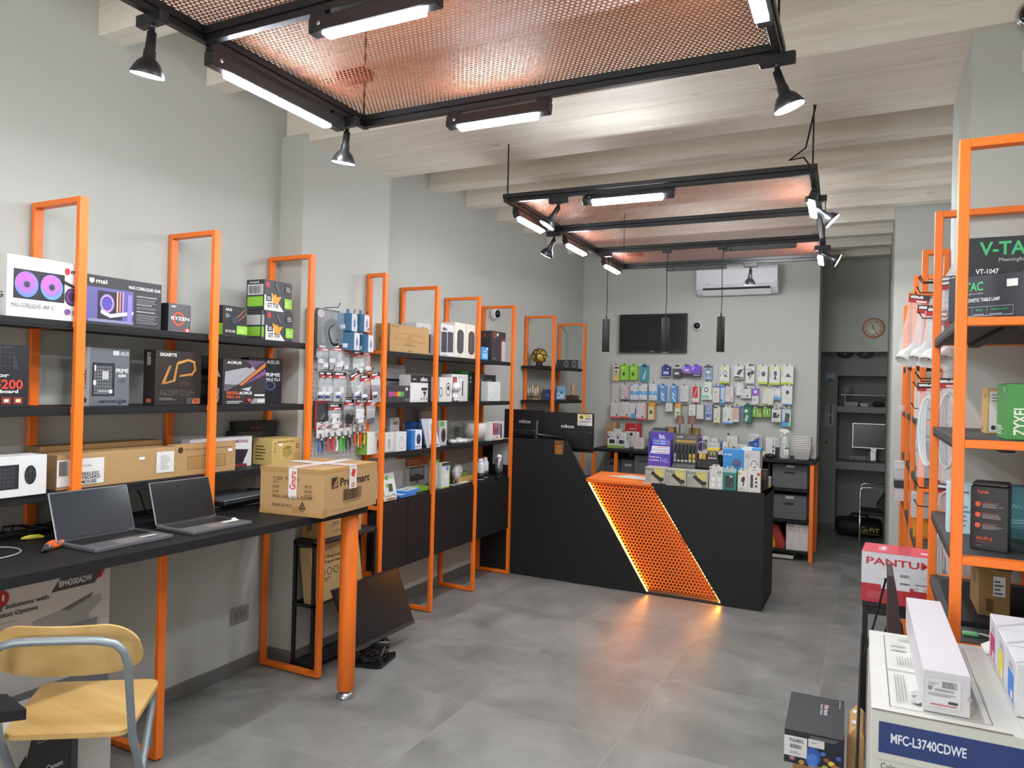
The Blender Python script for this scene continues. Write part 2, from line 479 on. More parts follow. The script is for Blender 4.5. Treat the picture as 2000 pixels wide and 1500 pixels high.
# measured places: (x, y, z, width, height) of the front of each article
G = {
    'h0': (0.425,7.4,1.594,0.068,0.17), 'h1': (0.517,7.4,1.604,0.094,0.16), 'h2': (0.615,7.4,1.606,0.086,0.154), 'h3': (0.734,7.4,1.589,0.083,0.174), 
    'h4': (0.962,7.4,1.646,0.093,0.111), 'h5': (1.077,7.4,1.637,0.087,0.116), 'h6': (1.178,7.4,1.655,0.102,0.104), 'h7': (1.28,7.4,1.651,0.095,0.109), 
    'h8': (1.393,7.4,1.622,0.078,0.142), 'h9': (1.554,7.4,1.589,0.097,0.174), 'h10': (1.689,7.4,1.632,0.098,0.132), 'h11': (1.799,7.4,1.593,0.082,0.189), 
    'h12': (1.919,7.4,1.591,0.09,0.175), 'h13': (2.029,7.4,1.585,0.096,0.179), 'h14': (2.141,7.4,1.59,0.114,0.18), 'h15': (0.53,7.4,1.384,0.093,0.168), 
    'h16': (0.629,7.4,1.398,0.087,0.167), 'h17': (0.722,7.4,1.4,0.089,0.167), 'h18': (0.837,7.4,1.398,0.097,0.171), 'h19': (0.935,7.4,1.385,0.067,0.17), 
    'h20': (1.048,7.4,1.384,0.066,0.174), 'h21': (1.158,7.4,1.395,0.086,0.16), 'h22': (1.272,7.4,1.385,0.073,0.172), 'h23': (1.386,7.4,1.42,0.106,0.176), 
    'h24': (1.477,7.4,1.394,0.068,0.167), 'h25': (1.539,7.4,1.384,0.043,0.179), 'h26': (1.604,7.4,1.406,0.082,0.148), 
    'h27': (1.704,7.4,1.47,0.073,0.127), 'h28': (1.762,7.4,1.446,0.104,0.106), 'h29': (1.853,7.4,1.389,0.064,0.16), 'h30': (1.966,7.4,1.392,0.1,0.155), 
    'h31': (2.058,7.4,1.44,0.063,0.109), 'h32': (2.143,7.4,1.398,0.099,0.177), 'h33': (0.425,7.4,1.195,0.106,0.169), 'h34': (0.535,7.4,1.199,0.11,0.168), 
    'h35': (0.627,7.4,1.203,0.075,0.157), 'h36': (0.721,7.4,1.193,0.11,0.17), 'h37': (0.82,7.4,1.195,0.076,0.176), 'h38': (1.0,7.4,1.287,0.072,0.084), 
    'h39': (1.094,7.4,1.227,0.06,0.142), 'h40': (1.241,7.4,1.254,0.068,0.109), 'h41': (1.32,7.4,1.223,0.074,0.143), 'h42': (1.413,7.4,1.22,0.061,0.154), 
    'h43': (1.488,7.4,1.192,0.065,0.164), 'h44': (1.595,7.4,1.186,0.099,0.164), 'h45': (1.683,7.4,1.211,0.069,0.147), 
    'h46': (1.784,7.4,1.205,0.079,0.176), 'h47': (1.871,7.4,1.266,0.086,0.108), 'h48': (1.963,7.4,1.27,0.078,0.107), 
    'h49': (2.051,7.4,1.224,0.086,0.131), 'h50': (2.143,7.4,1.186,0.083,0.172), 'bt_card': (0.297,7.3,0.905,0.132,0.254), 
    'bt_wg0': (0.445,7.08,0.905,0.102,0.168), 'bt_wg1': (0.552,7.08,0.905,0.112,0.162), 'bt_wgtop': (0.42,7.22,0.905,0.079,0.182), 
    'bt_red': (0.637,7.35,0.905,0.166,0.246), 'bt_basket': (0.773,7.1,0.905,0.116,0.116), 'bt_silver': (0.891,7.25,0.905,0.196,0.203), 
    'bt_lamp0': (1.163,7.22,0.905,0.092,0.355), 'bt_lamp1': (1.283,7.22,0.905,0.096,0.355), 'bt_lb0': (1.032,7.32,0.905,0.1,0.228), 
    'bt_lb1': (1.256,7.34,0.905,0.097,0.227), 'bt_tab': (1.394,7.28,0.905,0.11,0.165), 'bt_w1': (1.49,7.3,0.905,0.07,0.143), 
    'bt_w2': (1.513,7.16,0.905,0.107,0.107), 'bt_bl': (1.567,7.26,0.905,0.029,0.114), 'bt_w3': (1.619,7.16,0.905,0.048,0.118), 
    'bt_w4': (1.663,7.28,0.905,0.102,0.173), 'bt_w5': (1.775,7.2,0.905,0.095,0.1), 'bt_wipe': (1.865,7.24,0.905,0.118,0.21), 
    'bt_w6': (1.925,7.3,0.905,0.028,0.176), 'bt_w7': (2.019,7.28,0.905,0.088,0.177), 'bt_w8': (2.079,7.3,0.905,0.036,0.17), 
    'bt_spray': (2.162,7.08,0.905,0.089,0.266), 'bt_bask': (2.306,7.12,0.905,0.162,0.177), 'bt_cardw': (2.393,7.2,0.905,0.053,0.121), 
    'bt_low0': (1.684,7.02,0.905,0.145,0.052), 'bt_low1': (1.808,7.02,0.905,0.102,0.045), 'bt_low2': (1.581,7.02,0.905,0.071,0.036), 
    'bin0': (0.301,7.06,0.648,0.157,0.127), 'bin1': (0.463,7.06,0.66,0.165,0.126), 'bin2': (0.766,7.04,0.638,0.233,0.246), 
    'bin3': (2.213,7.0,0.633,0.257,0.25), 'bin4': (2.255,7.0,0.359,0.251,0.249), 'paperbox': (2.296,7.0,0.09,0.19,0.249), 
    'po0': (1.457,5.26,0.815,0.155,0.117), 'po1': (1.611,5.26,0.809,0.152,0.119), 'po2': (1.767,5.26,0.804,0.16,0.121), 
    'bulb': (1.899,5.25,0.812,0.093,0.16), 'teal': (1.993,5.25,0.813,0.094,0.155), 'pack9': (2.082,5.25,0.81,0.067,0.146), 
    'ear': (2.159,5.25,0.813,0.085,0.167), 'bluebox': (1.991,5.42,0.875,0.148,0.152), 'whitebox': (2.12,5.44,0.883,0.11,0.151), 
    'disp': (1.447,5.36,0.931,0.176,0.25), 'cabd': (1.615,5.38,0.926,0.171,0.239), 'tray': (1.777,5.4,0.935,0.212,0.129), 
    'mon1': (0.676,5.45,1.047,0.438,0.257), 'mon0': (0.291,5.45,1.033,0.35,0.278), 'sign': (0.826,5.44,1.208,0.134,0.094), 
    's1_white': (0.27,1.531,1.7,0.241,0.211), 's1_dark': (0.24,1.864,1.7,0.321,0.188), 's1_ryz': (0.25,2.105,1.7,0.108,0.118), 
    's1_as': (0.25,2.396,1.7,0.151,0.141), 's1_gt0': (0.26,2.671,1.7,0.182,0.144), 's1_gt1': (0.25,2.665,1.851,0.181,0.144), 
    's2_key': (0.26,1.444,1.388,0.103,0.214), 's2_prime': (0.2,1.834,1.388,0.162,0.227), 's2_ud': (0.24,2.118,1.388,0.226,0.232), 
    's2_620': (0.12,2.387,1.388,0.128,0.236), 's2_ao': (0.25,2.471,1.388,0.259,0.211), 's2_510': (0.16,2.72,1.388,0.183,0.228), 
    's3_white': (0.3,1.437,1.085,0.215,0.138), 's3_long': (0.26,1.846,1.085,0.488,0.128), 's3_flat': (0.1,1.917,1.085,0.484,0.154), 
    's3_hp': (0.25,2.261,1.085,0.33,0.134), 's3_multi': (0.16,2.434,1.085,0.359,0.138), 's3_sfx': (0.12,2.63,1.085,0.151,0.115), 
    's3_bq': (0.06,2.747,1.085,0.226,0.181), 's3_fs': (0.25,2.754,1.085,0.2,0.13), 'b1_card': (0.26,3.795,1.7,0.417,0.16), 
    'b1_nil': (0.2,4.13,1.7,0.265,0.213), 'b1_nil2': (0.26,4.242,1.7,0.199,0.219), 'b1_w0': (0.27,4.393,1.7,0.148,0.239), 
    'b1_w1': (0.27,4.553,1.7,0.171,0.25), 'b1_blue': (0.28,4.749,1.7,0.132,0.095), 'b1_g': (0.22,5.055,1.7,0.234,0.235), 
    'b2_ups': (0.08,3.837,1.388,0.416,0.239), 'b2_rgb': (0.26,3.632,1.388,0.359,0.104), 'b2_red': (0.2,3.481,1.388,0.103,0.086), 
    'b2_n7': (0.25,3.933,1.388,0.214,0.175), 'b2_blk': (0.2,4.174,1.388,0.128,0.17), 'b2_ov': (0.26,4.233,1.388,0.166,0.168), 
    'b2_x': (0.22,4.53,1.388,0.227,0.197), 'b2_grn': (0.14,4.76,1.388,0.171,0.221), 'b2_dk': (0.2,4.811,1.388,0.176,0.216), 
    'b2_lamp': (0.26,4.915,1.388,0.234,0.164), 'b2_dk2': (0.16,5.124,1.388,0.271,0.212), 'b3_acer': (0.26,3.452,1.085,0.137,0.131), 
    'b3_w0': (0.24,3.63,1.085,0.084,0.118), 'b3_w1': (0.27,3.692,1.085,0.125,0.12), 'b3_c0': (0.12,3.562,1.085,0.08,0.175), 
    'b3_c1': (0.12,3.654,1.085,0.115,0.201), 'b3_c2': (0.1,3.835,1.085,0.1,0.202), 'b3_bl': (0.26,3.897,1.085,0.123,0.124), 
    'b3_bl2': (0.14,4.105,1.085,0.142,0.168), 'b3_bk': (0.1,4.316,1.085,0.133,0.236), 'b3_poster': (0.26,4.098,1.085,0.145,0.191), 
    'b3_mouse': (0.24,4.245,1.085,0.099,0.172), 'b3_bin': (0.18,4.861,1.085,0.283,0.135), 'b3_pic': (0.27,4.976,1.085,0.265,0.143), 
    'c_stand': (0.22,3.697,0.795,0.139,0.15), 'c_mon': (0.06,4.095,0.795,0.612,0.188), 'c_cig': (0.28,3.588,0.795,0.125,0.025), 
    'c_blue': (0.25,3.875,0.795,0.278,0.0), 'c_grn': (0.2,4.067,0.795,0.154,0.016), 'c_bl0': (0.24,4.213,0.795,0.059,0.2), 
    'c_bl1': (0.26,4.267,0.795,0.114,0.169), 'c_clock': (0.14,4.543,0.795,0.116,0.149), 'c_wood': (0.2,4.635,0.795,0.256,0.039), 
    'c_g2': (0.14,4.744,0.795,0.262,0.043), 'c_sp0': (0.24,4.81,0.795,0.097,0.153), 'c_sp1': (0.2,4.973,0.795,0.101,0.146), 
    'c_sp2': (0.24,5.09,0.795,0.132,0.16), 
}
# ------------------------------------------------------------------ setting
WALL = plaster()
WALL_DIM = mat('8f8f8e', 0.9, noise=0.04, scale=1.5, spec=0.2)  # darker copy of the wall plaster, the dim office put into the colour
TILE = tile_mat()
SKIRT = mat('6c6c69', 0.45, noise=0.1, scale=4)
BEAM = wood_mat('dfd7c8', 'eae4d8', 'whitewashed_wood', 'X', 1.0, 0.38)
BOARD = wood_mat('dccfbd', 'e6dbca', 'whitewashed_boards', 'Y', 0.8, 0.5, False)

m = MB(); m.box(-0.3, 3.9, -3.2, 9.6, -0.1, 0, TILE, 0)
struct('floor', m, 'grey stone-effect floor tiles with pale joints', 'floor')
m = MB(); m.box(-0.3, 3.9, -3.2, 9.6, 3.11, 3.2, BOARD, 0)
struct('ceiling', m, 'whitewashed timber ceiling boards between the beams', 'ceiling')
m = MB(); m.box(-0.3, -0.005, -3.2, 7.6, 0, 3.11, WALL, 0)
struct('wall_left', m, 'long grey plaster wall behind the left shelving', 'wall')
m = MB(); m.box(-0.01, 0.157, 2.925, 3.69, 0, 2.825, WALL, 0.002)
struct('wall_left_pier', m, 'shallow grey wall pier under the wide ceiling beam', 'wall')
m = MB(); m.box(-0.3, 2.41, 7.5, 7.86, 0, 3.11, WALL, 0.002)
struct('wall_back', m, 'grey back wall with air conditioner and television', 'wall')
m = MB(); m.box(3.38, 3.6, -3.2, 6.1, 0, 3.11, WALL, 0)
struct('wall_right', m, 'grey wall behind the right shelving', 'wall')
m = MB(); m.box(3.18, 3.39, 3.0, 3.72, 0, 2.80, WALL, 0.002)
struct('wall_right_pier', m, 'grey wall pier behind the right shelving', 'wall')
m = MB(); m.box(3.012, 3.6, 6.1, 9.3, 0, 3.11, WALL, 0.002)
struct('wall_passage', m, 'grey wall corner on the right of the passage', 'wall')
# shopfront behind the photographer: a glazed opening to the street
m = MB()
m.box(-0.3, 3.9, -3.2, -3.05, 2.6, 3.11, WALL, 0)
m.box(-0.3, 0.25, -3.2, -3.05, 0, 2.6, WALL, 0)
m.box(3.15, 3.9, -3.2, -3.05, 0, 2.6, WALL, 0)
m.box(0.25, 3.15, -3.2, -3.05, 0, 0.5, WALL, 0)
struct('wall_front', m, 'front wall with shop window opening', 'wall')
# office wall beyond the passage: lintel, back wall with niches
m = MB(); m.box(2.0, 3.1, 8.5, 8.62, 1.965, 3.11, WALL, 0)
struct('wall_office_lintel', m, 'grey wall carrying the round clock above the office opening', 'wall')
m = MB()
m.box(2.0, 2.53, 8.82, 9.3, 0, 2.4, WALL_DIM, 0.002)
m.box(2.53, 3.1, 8.82, 9.3, 1.715, 2.4, WALL_DIM, 0.002)
m.box(2.53, 3.1, 8.82, 9.3, 1.31, 1.378, WALL_DIM, 0.002)
m.box(2.53, 3.1, 8.82, 9.3, 0.68, 0.765, WALL_DIM, 0.002)
m.box(2.0, 3.1, 9.2, 9.32, 0, 2.4, WALL_DIM, 0)
struct('wall_office', m, 'grey office wall with shelf niches, its dimness put into the colour', 'wall')
m = MB(); m.box(1.9, 2.0, 7.86, 9.3, 0, 3.11, WALL_DIM, 0)
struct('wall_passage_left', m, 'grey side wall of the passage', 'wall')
m = MB(); m.box(2.0, 3.012, 8.62, 9.3, 2.4, 2.46, WALL_DIM, 0)
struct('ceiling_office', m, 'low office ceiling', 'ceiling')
# baseboards
def base(n, x0, x1, y0, y1):
    m = MB(); m.box(x0, x1, y0, y1, 0, 0.07, SKIRT, 0.002)
    struct(n, m, 'grey tile skirting along the wall foot', 'baseboard')
base('baseboard_left', -0.006, 0.006, -3.0, 2.925)
base('baseboard_left_far', -0.006, 0.006, 3.69, 7.5)
base('baseboard_pier', -0.006, 0.166, 2.914, 2.926)
base('baseboard_pier_face', 0.156, 0.167, 2.925, 3.69)
base('baseboard_back', 0.006, 2.41, 7.488, 7.501)
base('baseboard_back_end', 2.409, 2.42, 7.488, 7.86)
base('baseboard_office', 2.0, 2.53, 8.808, 8.821)
# ceiling beams
def beam(i, y0, y1, z0=2.91, x1=3.4):
    m = MB(); m.box(-0.006, x1, y0, y1, z0, 3.12, BEAM, 0.004)
    struct('trim_%d' % i, m, 'whitewashed ceiling beam across the shop', 'beam')
ys = [-2.43, -1.89, -1.35, -.81, -.27, .27, .80, 1.34, 1.88, 2.42]
for i, y in enumerate(ys):
    beam(i + 1, y, y + .12)
m = MB()
for i, (y0, y1) in enumerate(((2.955, 3.2), (3.203, 3.45), (3.453, 3.695))):
    m.box(-0.006, 3.4, y0, y1, 2.82 - .028, 3.12, BEAM, 0.003)
struct('trim_20', m, 'wide whitewashed glued beam resting on the wall piers', 'beam')
for i, y in enumerate([3.83, 4.36, 4.885, 5.415, 5.94]):
    beam(21 + i, y, y + .125)
for i, y in enumerate([6.47, 7.0]):
    beam(27 + i, y, y + .125, x1=3.02)
m = MB(); m.box(2.40, 3.02, 7.53, 7.655, 2.91, 3.12, BEAM, 0.004)
struct('trim_31', m, 'whitewashed beam over the passage mouth', 'beam')
m = MB(); m.box(2.0, 3.02, 8.06, 8.185, 2.91, 3.12, BEAM, 0.004)
struct('trim_32', m, 'whitewashed beam near the clock wall', 'beam')

# ------------------------------------------------------------------ left shelving
XF, XB, H = 0.300, 0.004, 2.158
PW, PT = 0.021, 0.034
def frame(parent, y, x0, x1, z0, z1, rails=(), bottom=False, name='frame'):
    m = MB()
    m.box(x1 - PW, x1, y, y + PT, z0, z1, ORANGE)
    m.box(x0, x0 + PW, y, y + PT, z0, z1, ORANGE)
    m.box(x0 + PW, x1 - PW, y, y + PT, z1 - .021, z1, ORANGE)
    if bottom:
        m.box(x0 + PW, x1 - PW, y, y + PT, z0, z0 + .022, ORANGE)
    for z in rails:
        m.box(x0 + PW, x1 - PW, y, y + PT, z - .02, z, ORANGE)
    if bottom:
        m.cyl((x1 - .011, y + PT / 2, 0), .008, .004, RUBBER, n=10)
    return m.build(name, parent)
def board(parent, x0, x1, y0, y1, z, name='shelf', t=.022, lip=.03):
    m = MB()
    m.box(x0, x1, y0, y1, z - t, z, BLACKP, .001)
    if lip:
        m.box(x1 - .02, x1, y0, y1, z - lip, z - t, BLACKP, .001)
    return m.build(name, parent)
FYS = [1.634, 2.235, 2.84, 3.469, 4.0376, 4.606, 5.177, 6.003, 6.787]
Z1, Z2, Z3, DESK = 1.70, 1.388, 1.085, 0.915
t = thing('shelving_unit', 'orange framed black shelving standing on the long black desk', 'shelving', (0, 0, 0), 0, 'orange framed shelving units along the left wall')
for y in [1.03] + FYS[:3]:
    frame(t, y, XB, XF, DESK, H, (Z1 - .002, Z2 - .002, Z3 - .002))
for z in (Z1, Z2, Z3):
    for y0, y1 in zip([0.5, 1.03] + FYS[:2], [1.03] + FYS[:3]):
        board(t, XB + .004, XF - .024, y0 + PT, y1, z)
t = thing('shelving_unit', 'orange framed shelving with floating black cabinets, between the pegboard and counter', 'shelving', (0, 0, 0), 0, 'orange framed shelving units along the left wall')
for i, y in enumerate(FYS[3:7]):
    frame(t, y, (.165 if i == 0 else XB), XF, 0.004, H, (Z1 - .002, Z2 - .002, Z3 - .002, .772, .375), True)
for y0, y1 in zip(FYS[3:6], FYS[4:7]):
    for z in (Z1, Z2, Z3):
        board(t, (.16 if y0 < 3.6 else XB) + .004, XF - .02, y0 + PT, y1, z)
for k, (y0, y1) in enumerate(zip(FYS[3:6], FYS[4:7])):
    c = thing('base_cabinet', ['black two-door floating cabinet nearest the leaning monitor', 'black floating cabinet in the middle bay of the left shelving', 'black floating cabinet next to the reception counter'][k], 'cabinet', (0, 0, 0), 0, 'black floating cabinets')
    m = MB(); m.box((.162 if k == 0 else .01), XF - .026, y0 + PT + .002, y1 - .002, .375, .792, BLACKP); m.build('cabinet_body', c)
    n = 2 if k == 0 else 1
    dy = (y1 - y0 - PT) / n
    for j in range(n):
        m = MB(); m.box(XF - .0255, XF - .008, y0 + PT + .003 + dy * j, y0 + PT + dy * (j + 1) - .003, .37, .782, BLACKP, .001); m.build('door', c)
t = thing('shelving_unit', 'two narrow orange framed shelf towers in the corner behind the counter', 'shelving', (0, 0, 0), 0, 'orange framed shelving units along the left wall')
for y in FYS[7:]:
    frame(t, y, XB, XF, 0.004, H, (Z1 - .002, Z2 - .002, Z3 - .002), True)
for z in (Z1, Z2, Z3):
    board(t, XB + .004, XF - .024, FYS[7] + PT, FYS[8], z)
    board(t, XB + .004, XF - .024, FYS[7] - .06, FYS[7], z)

# ------------------------------------------------------------------ desk
t = thing('desk', 'long black desk on orange legs along the left wall', 'desk')
m = MB(); m.prism([(.006, .5), (.64, .5), (.726, 2.80), (.70, 2.84), (.17, 2.885), (.006, 2.885)], .882, .915, BLACKP, 'z')
m.build('desk_top', t)
for y in (1.9232, 2.84):
    frame(t, y, XB + .006, .4075, 0.006, .881, (), True, 'leg_frame')
m = MB(); m.cyl((.655, 2.76, .035), .041, .846, ORANGE, n=32)
lg = m.build('leg', t)
m = MB(); m.lathe([(.0, 0), (.044, 0), (.046, .006), (.034, .022), (.022, .034), (.02, .037)], STEEL, 24, Matrix.Translation((.655, 2.76, 0)))
m.build('foot', lg)

# ------------------------------------------------------------------ black rack and cabinet panel beside the desk
t = thing('storage_rack', 'low black metal rack holding cartons beside the desk end', 'rack')
RX0, RX1, RY0, RY1 = .172, .318, 2.90, 3.425
m = MB()
for x in (RX0, RX1 - .018):
    for y in (RY0, RY1 - .018):
        m.box(x, x + .018, y, y + .018, 0, .665, BLACKM)
for y in (RY0, RY1 - .018):
    m.box(RX0, RX1, y, y + .018, .647, .665, BLACKM)
    m.box(RX0, RX1, y, y + .018, .325, .343, BLACKM)
for x in (RX0, RX1 - .018):
    m.box(x, x + .018, RY0, RY1, .647, .665, BLACKM)
m.build('rack_frame', t)
for z in (.03, .343, .672):
    m = MB(); m.box(RX0 + .002, RX1 - .002, RY0 + .002, RY1 - .002, z - .012, z, BLACKP); m.build('shelf', t)

# ------------------------------------------------------------------ reception counter
YC, DC = 5.223, 0.54
t = thing('reception_counter', 'black angular reception counter with glowing orange perforated stripe', 'counter')
m = MB(); m.prism([(.006, .003), (1.432, .003), (.752, 1.092), (.006, 1.092)], YC, YC + .03, BLACKP, 'y')
m.build('front_panel', t)
m = MB(); m.prism([(1.965, .003), (2.232, .003), (2.232, .809), (1.438, .809)], YC, YC + .03, BLACKP, 'y')
m.box(2.205, 2.232, YC + .03, YC + DC, .003, .809, BLACKP)
m.box(1.41, 2.232, YC + .03, YC + DC, .785, .809, BLACKP)
m.build('front_panel', t)
m = MB(); m.box(.006, 2.2, YC + .115, YC + .125, .003, .78, mat('3a1008', .8)); m.build('inner_board', t)
m = MB(); m.box(.006, 1.0, YC + .13, YC + .64, .735, .76, BLACKP); m.build('worktop', t)
# orange top of the stripe
m = MB(); m.prism([(.93, YC - .004), (1.432, YC - .004), (1.432, YC + DC), (.86, YC + DC)], .792, .814, ORANGE, 'z'); m.build('stripe_top', t)
# perforated sheet
def hexperf(W, D, p, q, m, inside=None, nseg=6, org=(0, 0, 0), U=(1, 0, 0), V=(0, 1, 0)):
    """sheet of hexagonal cells, each with a hole"""
    vs = []; fs = []
    R = p / math.sqrt(3)
    out = []
    for k in range(nseg):
        a = 2 * PI * k / nseg + PI / 6
        rr = R if nseg == 6 or k % 2 == 0 else p / 2
        out.append((rr * math.cos(a), rr * math.sin(a)))
    inn = [(p * .5 * q * math.cos(2 * PI * k / nseg + PI / 6), p * .5 * q * math.sin(2 * PI * k / nseg + PI / 6)) for k in range(nseg)]
    O = Vector(org); U = Vector(U); V = Vector(V)
    j = 0
    y = 0.0
    while y <= D:
        x = (p / 2 if j % 2 else 0)
        while x <= W:
            if inside is None or inside(x, y):
                b = len(vs)
                for (ax, ay) in out + inn:
                    P = O + U * (x + ax) + V * (y + ay)
                    vs.append((P.x, P.y, P.z))
                for k in range(nseg):
                    l = (k + 1) % nseg
                    fs.append((b + k, b + l, b + nseg + l, b + nseg + k))
            x += p
        y += p * math.sqrt(3) / 2
        j += 1
    me = bpy.data.meshes.new('perforated_sheet')
    V_ = np.array(vs, dtype=np.float32); F_ = np.array(fs, dtype=np.int32)
    me.vertices.add(len(V_)); me.vertices.foreach_set('co', V_.ravel())
    me.loops.add(F_.size); me.loops.foreach_set('vertex_index', F_.ravel())
    me.polygons.add(len(F_)); me.polygons.foreach_set('loop_start', np.arange(0, F_.size, 4, dtype=np.int32))
    me.polygons.foreach_set('loop_total', np.full(len(F_), 4, dtype=np.int32))
    me.update(calc_edges=True); me.validate()
    me.materials.append(m)
    return me
sl = (1.432 - .752) / 1.092
def ins(x, z):
    l = .752 + (1.10 - z) * sl * .995
    return l - .012 < x < l + .528 and z > .028
me = hexperf(2.2, .786, .0262, .66, ORANGE, ins, 12, (0, YC + .022, 0), (1, 0, 0), (0, 0, 1))
o = bpy.data.objects.new('perforated_panel', me); COL.objects.link(o); o.parent = t
for k, (xa, xb) in enumerate(((.9445, 1.4215), (1.4525, 1.9525))):
    LEDS = mat('ffa63a', .5, noise=0.0, emit=(34.0 if k == 0 else 60.0))
    e, ya, yb = (.006, .010, .0195) if k == 0 else (-.010, .026, .032)
    m = MB(); m.prism([(xb, .02), (xb + e, .02), (xa + e, .785), (xa, .785)], YC + ya, YC + yb, LEDS, 'y')
    m.build('led_strip', t)
m = MB(); m.box(1.432, 1.965, YC + .004, YC + .03, .004, .016, BLACKM); m.build('plinth', t)
# certificate sticker on the counter
m = MB()
m.art((.664, YC - .0006, .985), (1, 0, 0), (0, 0, 1), [('r', 0, 0, 1, 1, 'c07a34'), ('r', .05, .04, .95, .96, '3a281a'), ('l', .14, .8, .86, .92, 2, 'c07a34'), ('k', .12, .08, .88, .72, 9, 10, 'c07a34')], .07, .105)
m.build('sticker', t)['label'] = 'copper printed sticker'

# ------------------------------------------------------------------ back work table with bins
t = thing('work_table', 'black topped long table with orange posts along the back wall', 'table')
m = MB(); m.box(.34, 2.44, 6.92, 7.48, .875, .904, BLACKP, .004); m.build('table_top', t)
for x in (.345, .58, 2.398):
    for y in (6.93, 7.44):
        m = MB(); m.box(x, x + .034, y, y + .022, .004, .874, ORANGE); m.build('leg', t)
for x in (.96, 2.04):
    m = MB(); m.box(x, x + .018, 6.96, 7.46, .02, .874, BLACKP); m.build('divider', t)
for z in (.64, .36, .09):
    m = MB(); m.box(2.06, 2.395, 6.955, 7.46, z - .02, z, BLACKP); m.build('shelf', t)
m = MB(); m.box(.36, .955, 6.955, 7.46, .615, .635, BLACKP); m.build('shelf', t)
m = MB(); m.box(.35, 2.39, 7.464, 7.478, .02, .874, BLACKP); m.build('back_panel', t)
# ------------------------------------------------------------------ hanging light grids
COPPER = mat('9c5030', 0.55, noise=0.04)
LAMPW = mat('f4f8ff', 0.5, noise=0.0, emit=LED)
SPOTW = mat('f4f8ff', 0.5, noise=0.0, emit=SPOT)
OFFW = mat('c9cccf', 0.4)
GW, GD, GZ = 1.54, 2.28, 2.50
SHEET = hexperf(GW - .02, GD - .02, .0160, .77, COPPER)
def grid(label, loc, rz, bars):
    t = thing('light_grid', label, 'ceiling light', loc, rz, 'perforated ceiling light grids')
    for x0, x1, y0, y1 in ((0, .036, 0, GD), (GW - .036, GW, 0, GD)):
        m = MB(); m.box(x0, x1, y0, y1, 0, .022, BLACKM); m.box(x0 + .006, x1 - .006, y0, y1, -.02, 0, BLACKM); m.build('side_rail', t)
    for y in bars:
        m = MB(); m.box(.036, GW - .036, y - .02, y + .02, 0, .022, BLACKM); m.box(.036, GW - .036, y - .012, y + .012, -.02, 0, BLACKM); m.build('cross_rail', t)
    o = bpy.data.objects.new('mesh_panel', SHEET); COL.objects.link(o); o.parent = t; o.location = (.01, .01, .024)
    for x, y in ((.02, .02), (GW - .02, .02), (.02, GD - .02), (GW - .02, GD - .02)):
        m = MB(); m.tube([(x, y, .02), (x, y, .60)], .004, BLACKM, 6); m.build('suspension_rod', t)
    m = MB(); m.box(.13, .25, GD - .32, GD - .26, .028, .06, BLACKM, .004); m.build('driver_box', t)
    m = MB(); m.tube([(GW - .03, .03, .02), (GW - .06, .05, .07), (GW - .12, .04, .06), (GW - .05, .01, .10), (GW - .012, .03, .3), (GW - .01, .03, .6)], .004, RUBBER, 6); m.build('power_cable', t)
    return t
G1 = grid('nearer perforated copper light grid hung under the beams', (1.125, -.05, GZ), 0.012, (.02, .75, 1.52, GD - .02))
G2 = grid('farther perforated copper light grid hung above the counter', (1.108, 3.39, GZ), 0.035, (.02, .80, 1.555, GD - .02))
def linlamp(gr, x, y, L, along, label, face=0.0, on=True):
    """linear track lamp under a rail; along 'x' or 'y'; face = tilt of the diffuser"""
    t = thing('linear_track_light', label, 'lamp', (0, 0, 0), 0, 'linear LED track lights')
    m = MB()
    m.box(-L / 2, L / 2, -.018, .018, -.042, 0, BLACKM, .003)
    m.box(-L / 2, -L / 2 + .05, -.012, .012, 0, .014, BLACKM)
    m.box(L / 2 - .05, L / 2, -.012, .012, 0, .014, BLACKM)
    m.cyl((-L / 2 + .035, -.0185, -.02), .006, .002, STEEL, 'y', 10)
    m.build('housing', t)
    m = MB()
    h = L * .38
    m.box(-h, h, -.0165, .0165, -.0515, -.042, LAMPW if on else OFFW, .001)
    m.build('diffuser', t)
    R = Matrix.Rotation(0 if along == 'x' else PI / 2, 4, 'Z')
    t.matrix_world = Matrix.Translation(gr.location) @ Matrix.Rotation(gr.rotation_euler.z, 4, 'Z') @ Matrix.Translation((x, y, -.034)) @ R @ Matrix.Rotation(face, 4, 'X')
    return t
def spot(gr, x, y, label, yaw, lean):
    t = thing('track_spotlight', label, 'lamp', (0, 0, 0), 0, 'bell shaped track spotlights')
    m = MB(); m.box(-.05, .05, -.014, .014, -.028, .004, BLACKM, .003); m.tube([(0, 0, -.02), (0, 0, -.05)], .008, BLACKM, 10); m.build('adapter', t)
    J = Matrix.Translation((0, 0, -.05)) @ Matrix.Rotation(yaw, 4, 'Z') @ Matrix.Rotation(lean, 4, 'X') @ Matrix.Diagonal((.92, .92, .74, 1))
    m = MB(); m.lathe([(.0, .008), (.013, .006), (.0145, -.055), (.017, -.06), (.018, -.085), (.031, -.10), (.041, -.122), (.048, -.142), (.0475, -.146)], BLACKM, 24, J); s = m.build('shade', t)
    m = MB(); m.lathe([(.045, -.1425), (.0455, -.147), (.02, -.150), (.0, -.1505)], SPOTW, 24, J); m.build('bulb', t)
    t.matrix_world = Matrix.Translation(gr.location) @ Matrix.Rotation(gr.rotation_euler.z, 4, 'Z') @ Matrix.Translation((x, y, -.02))
    return t
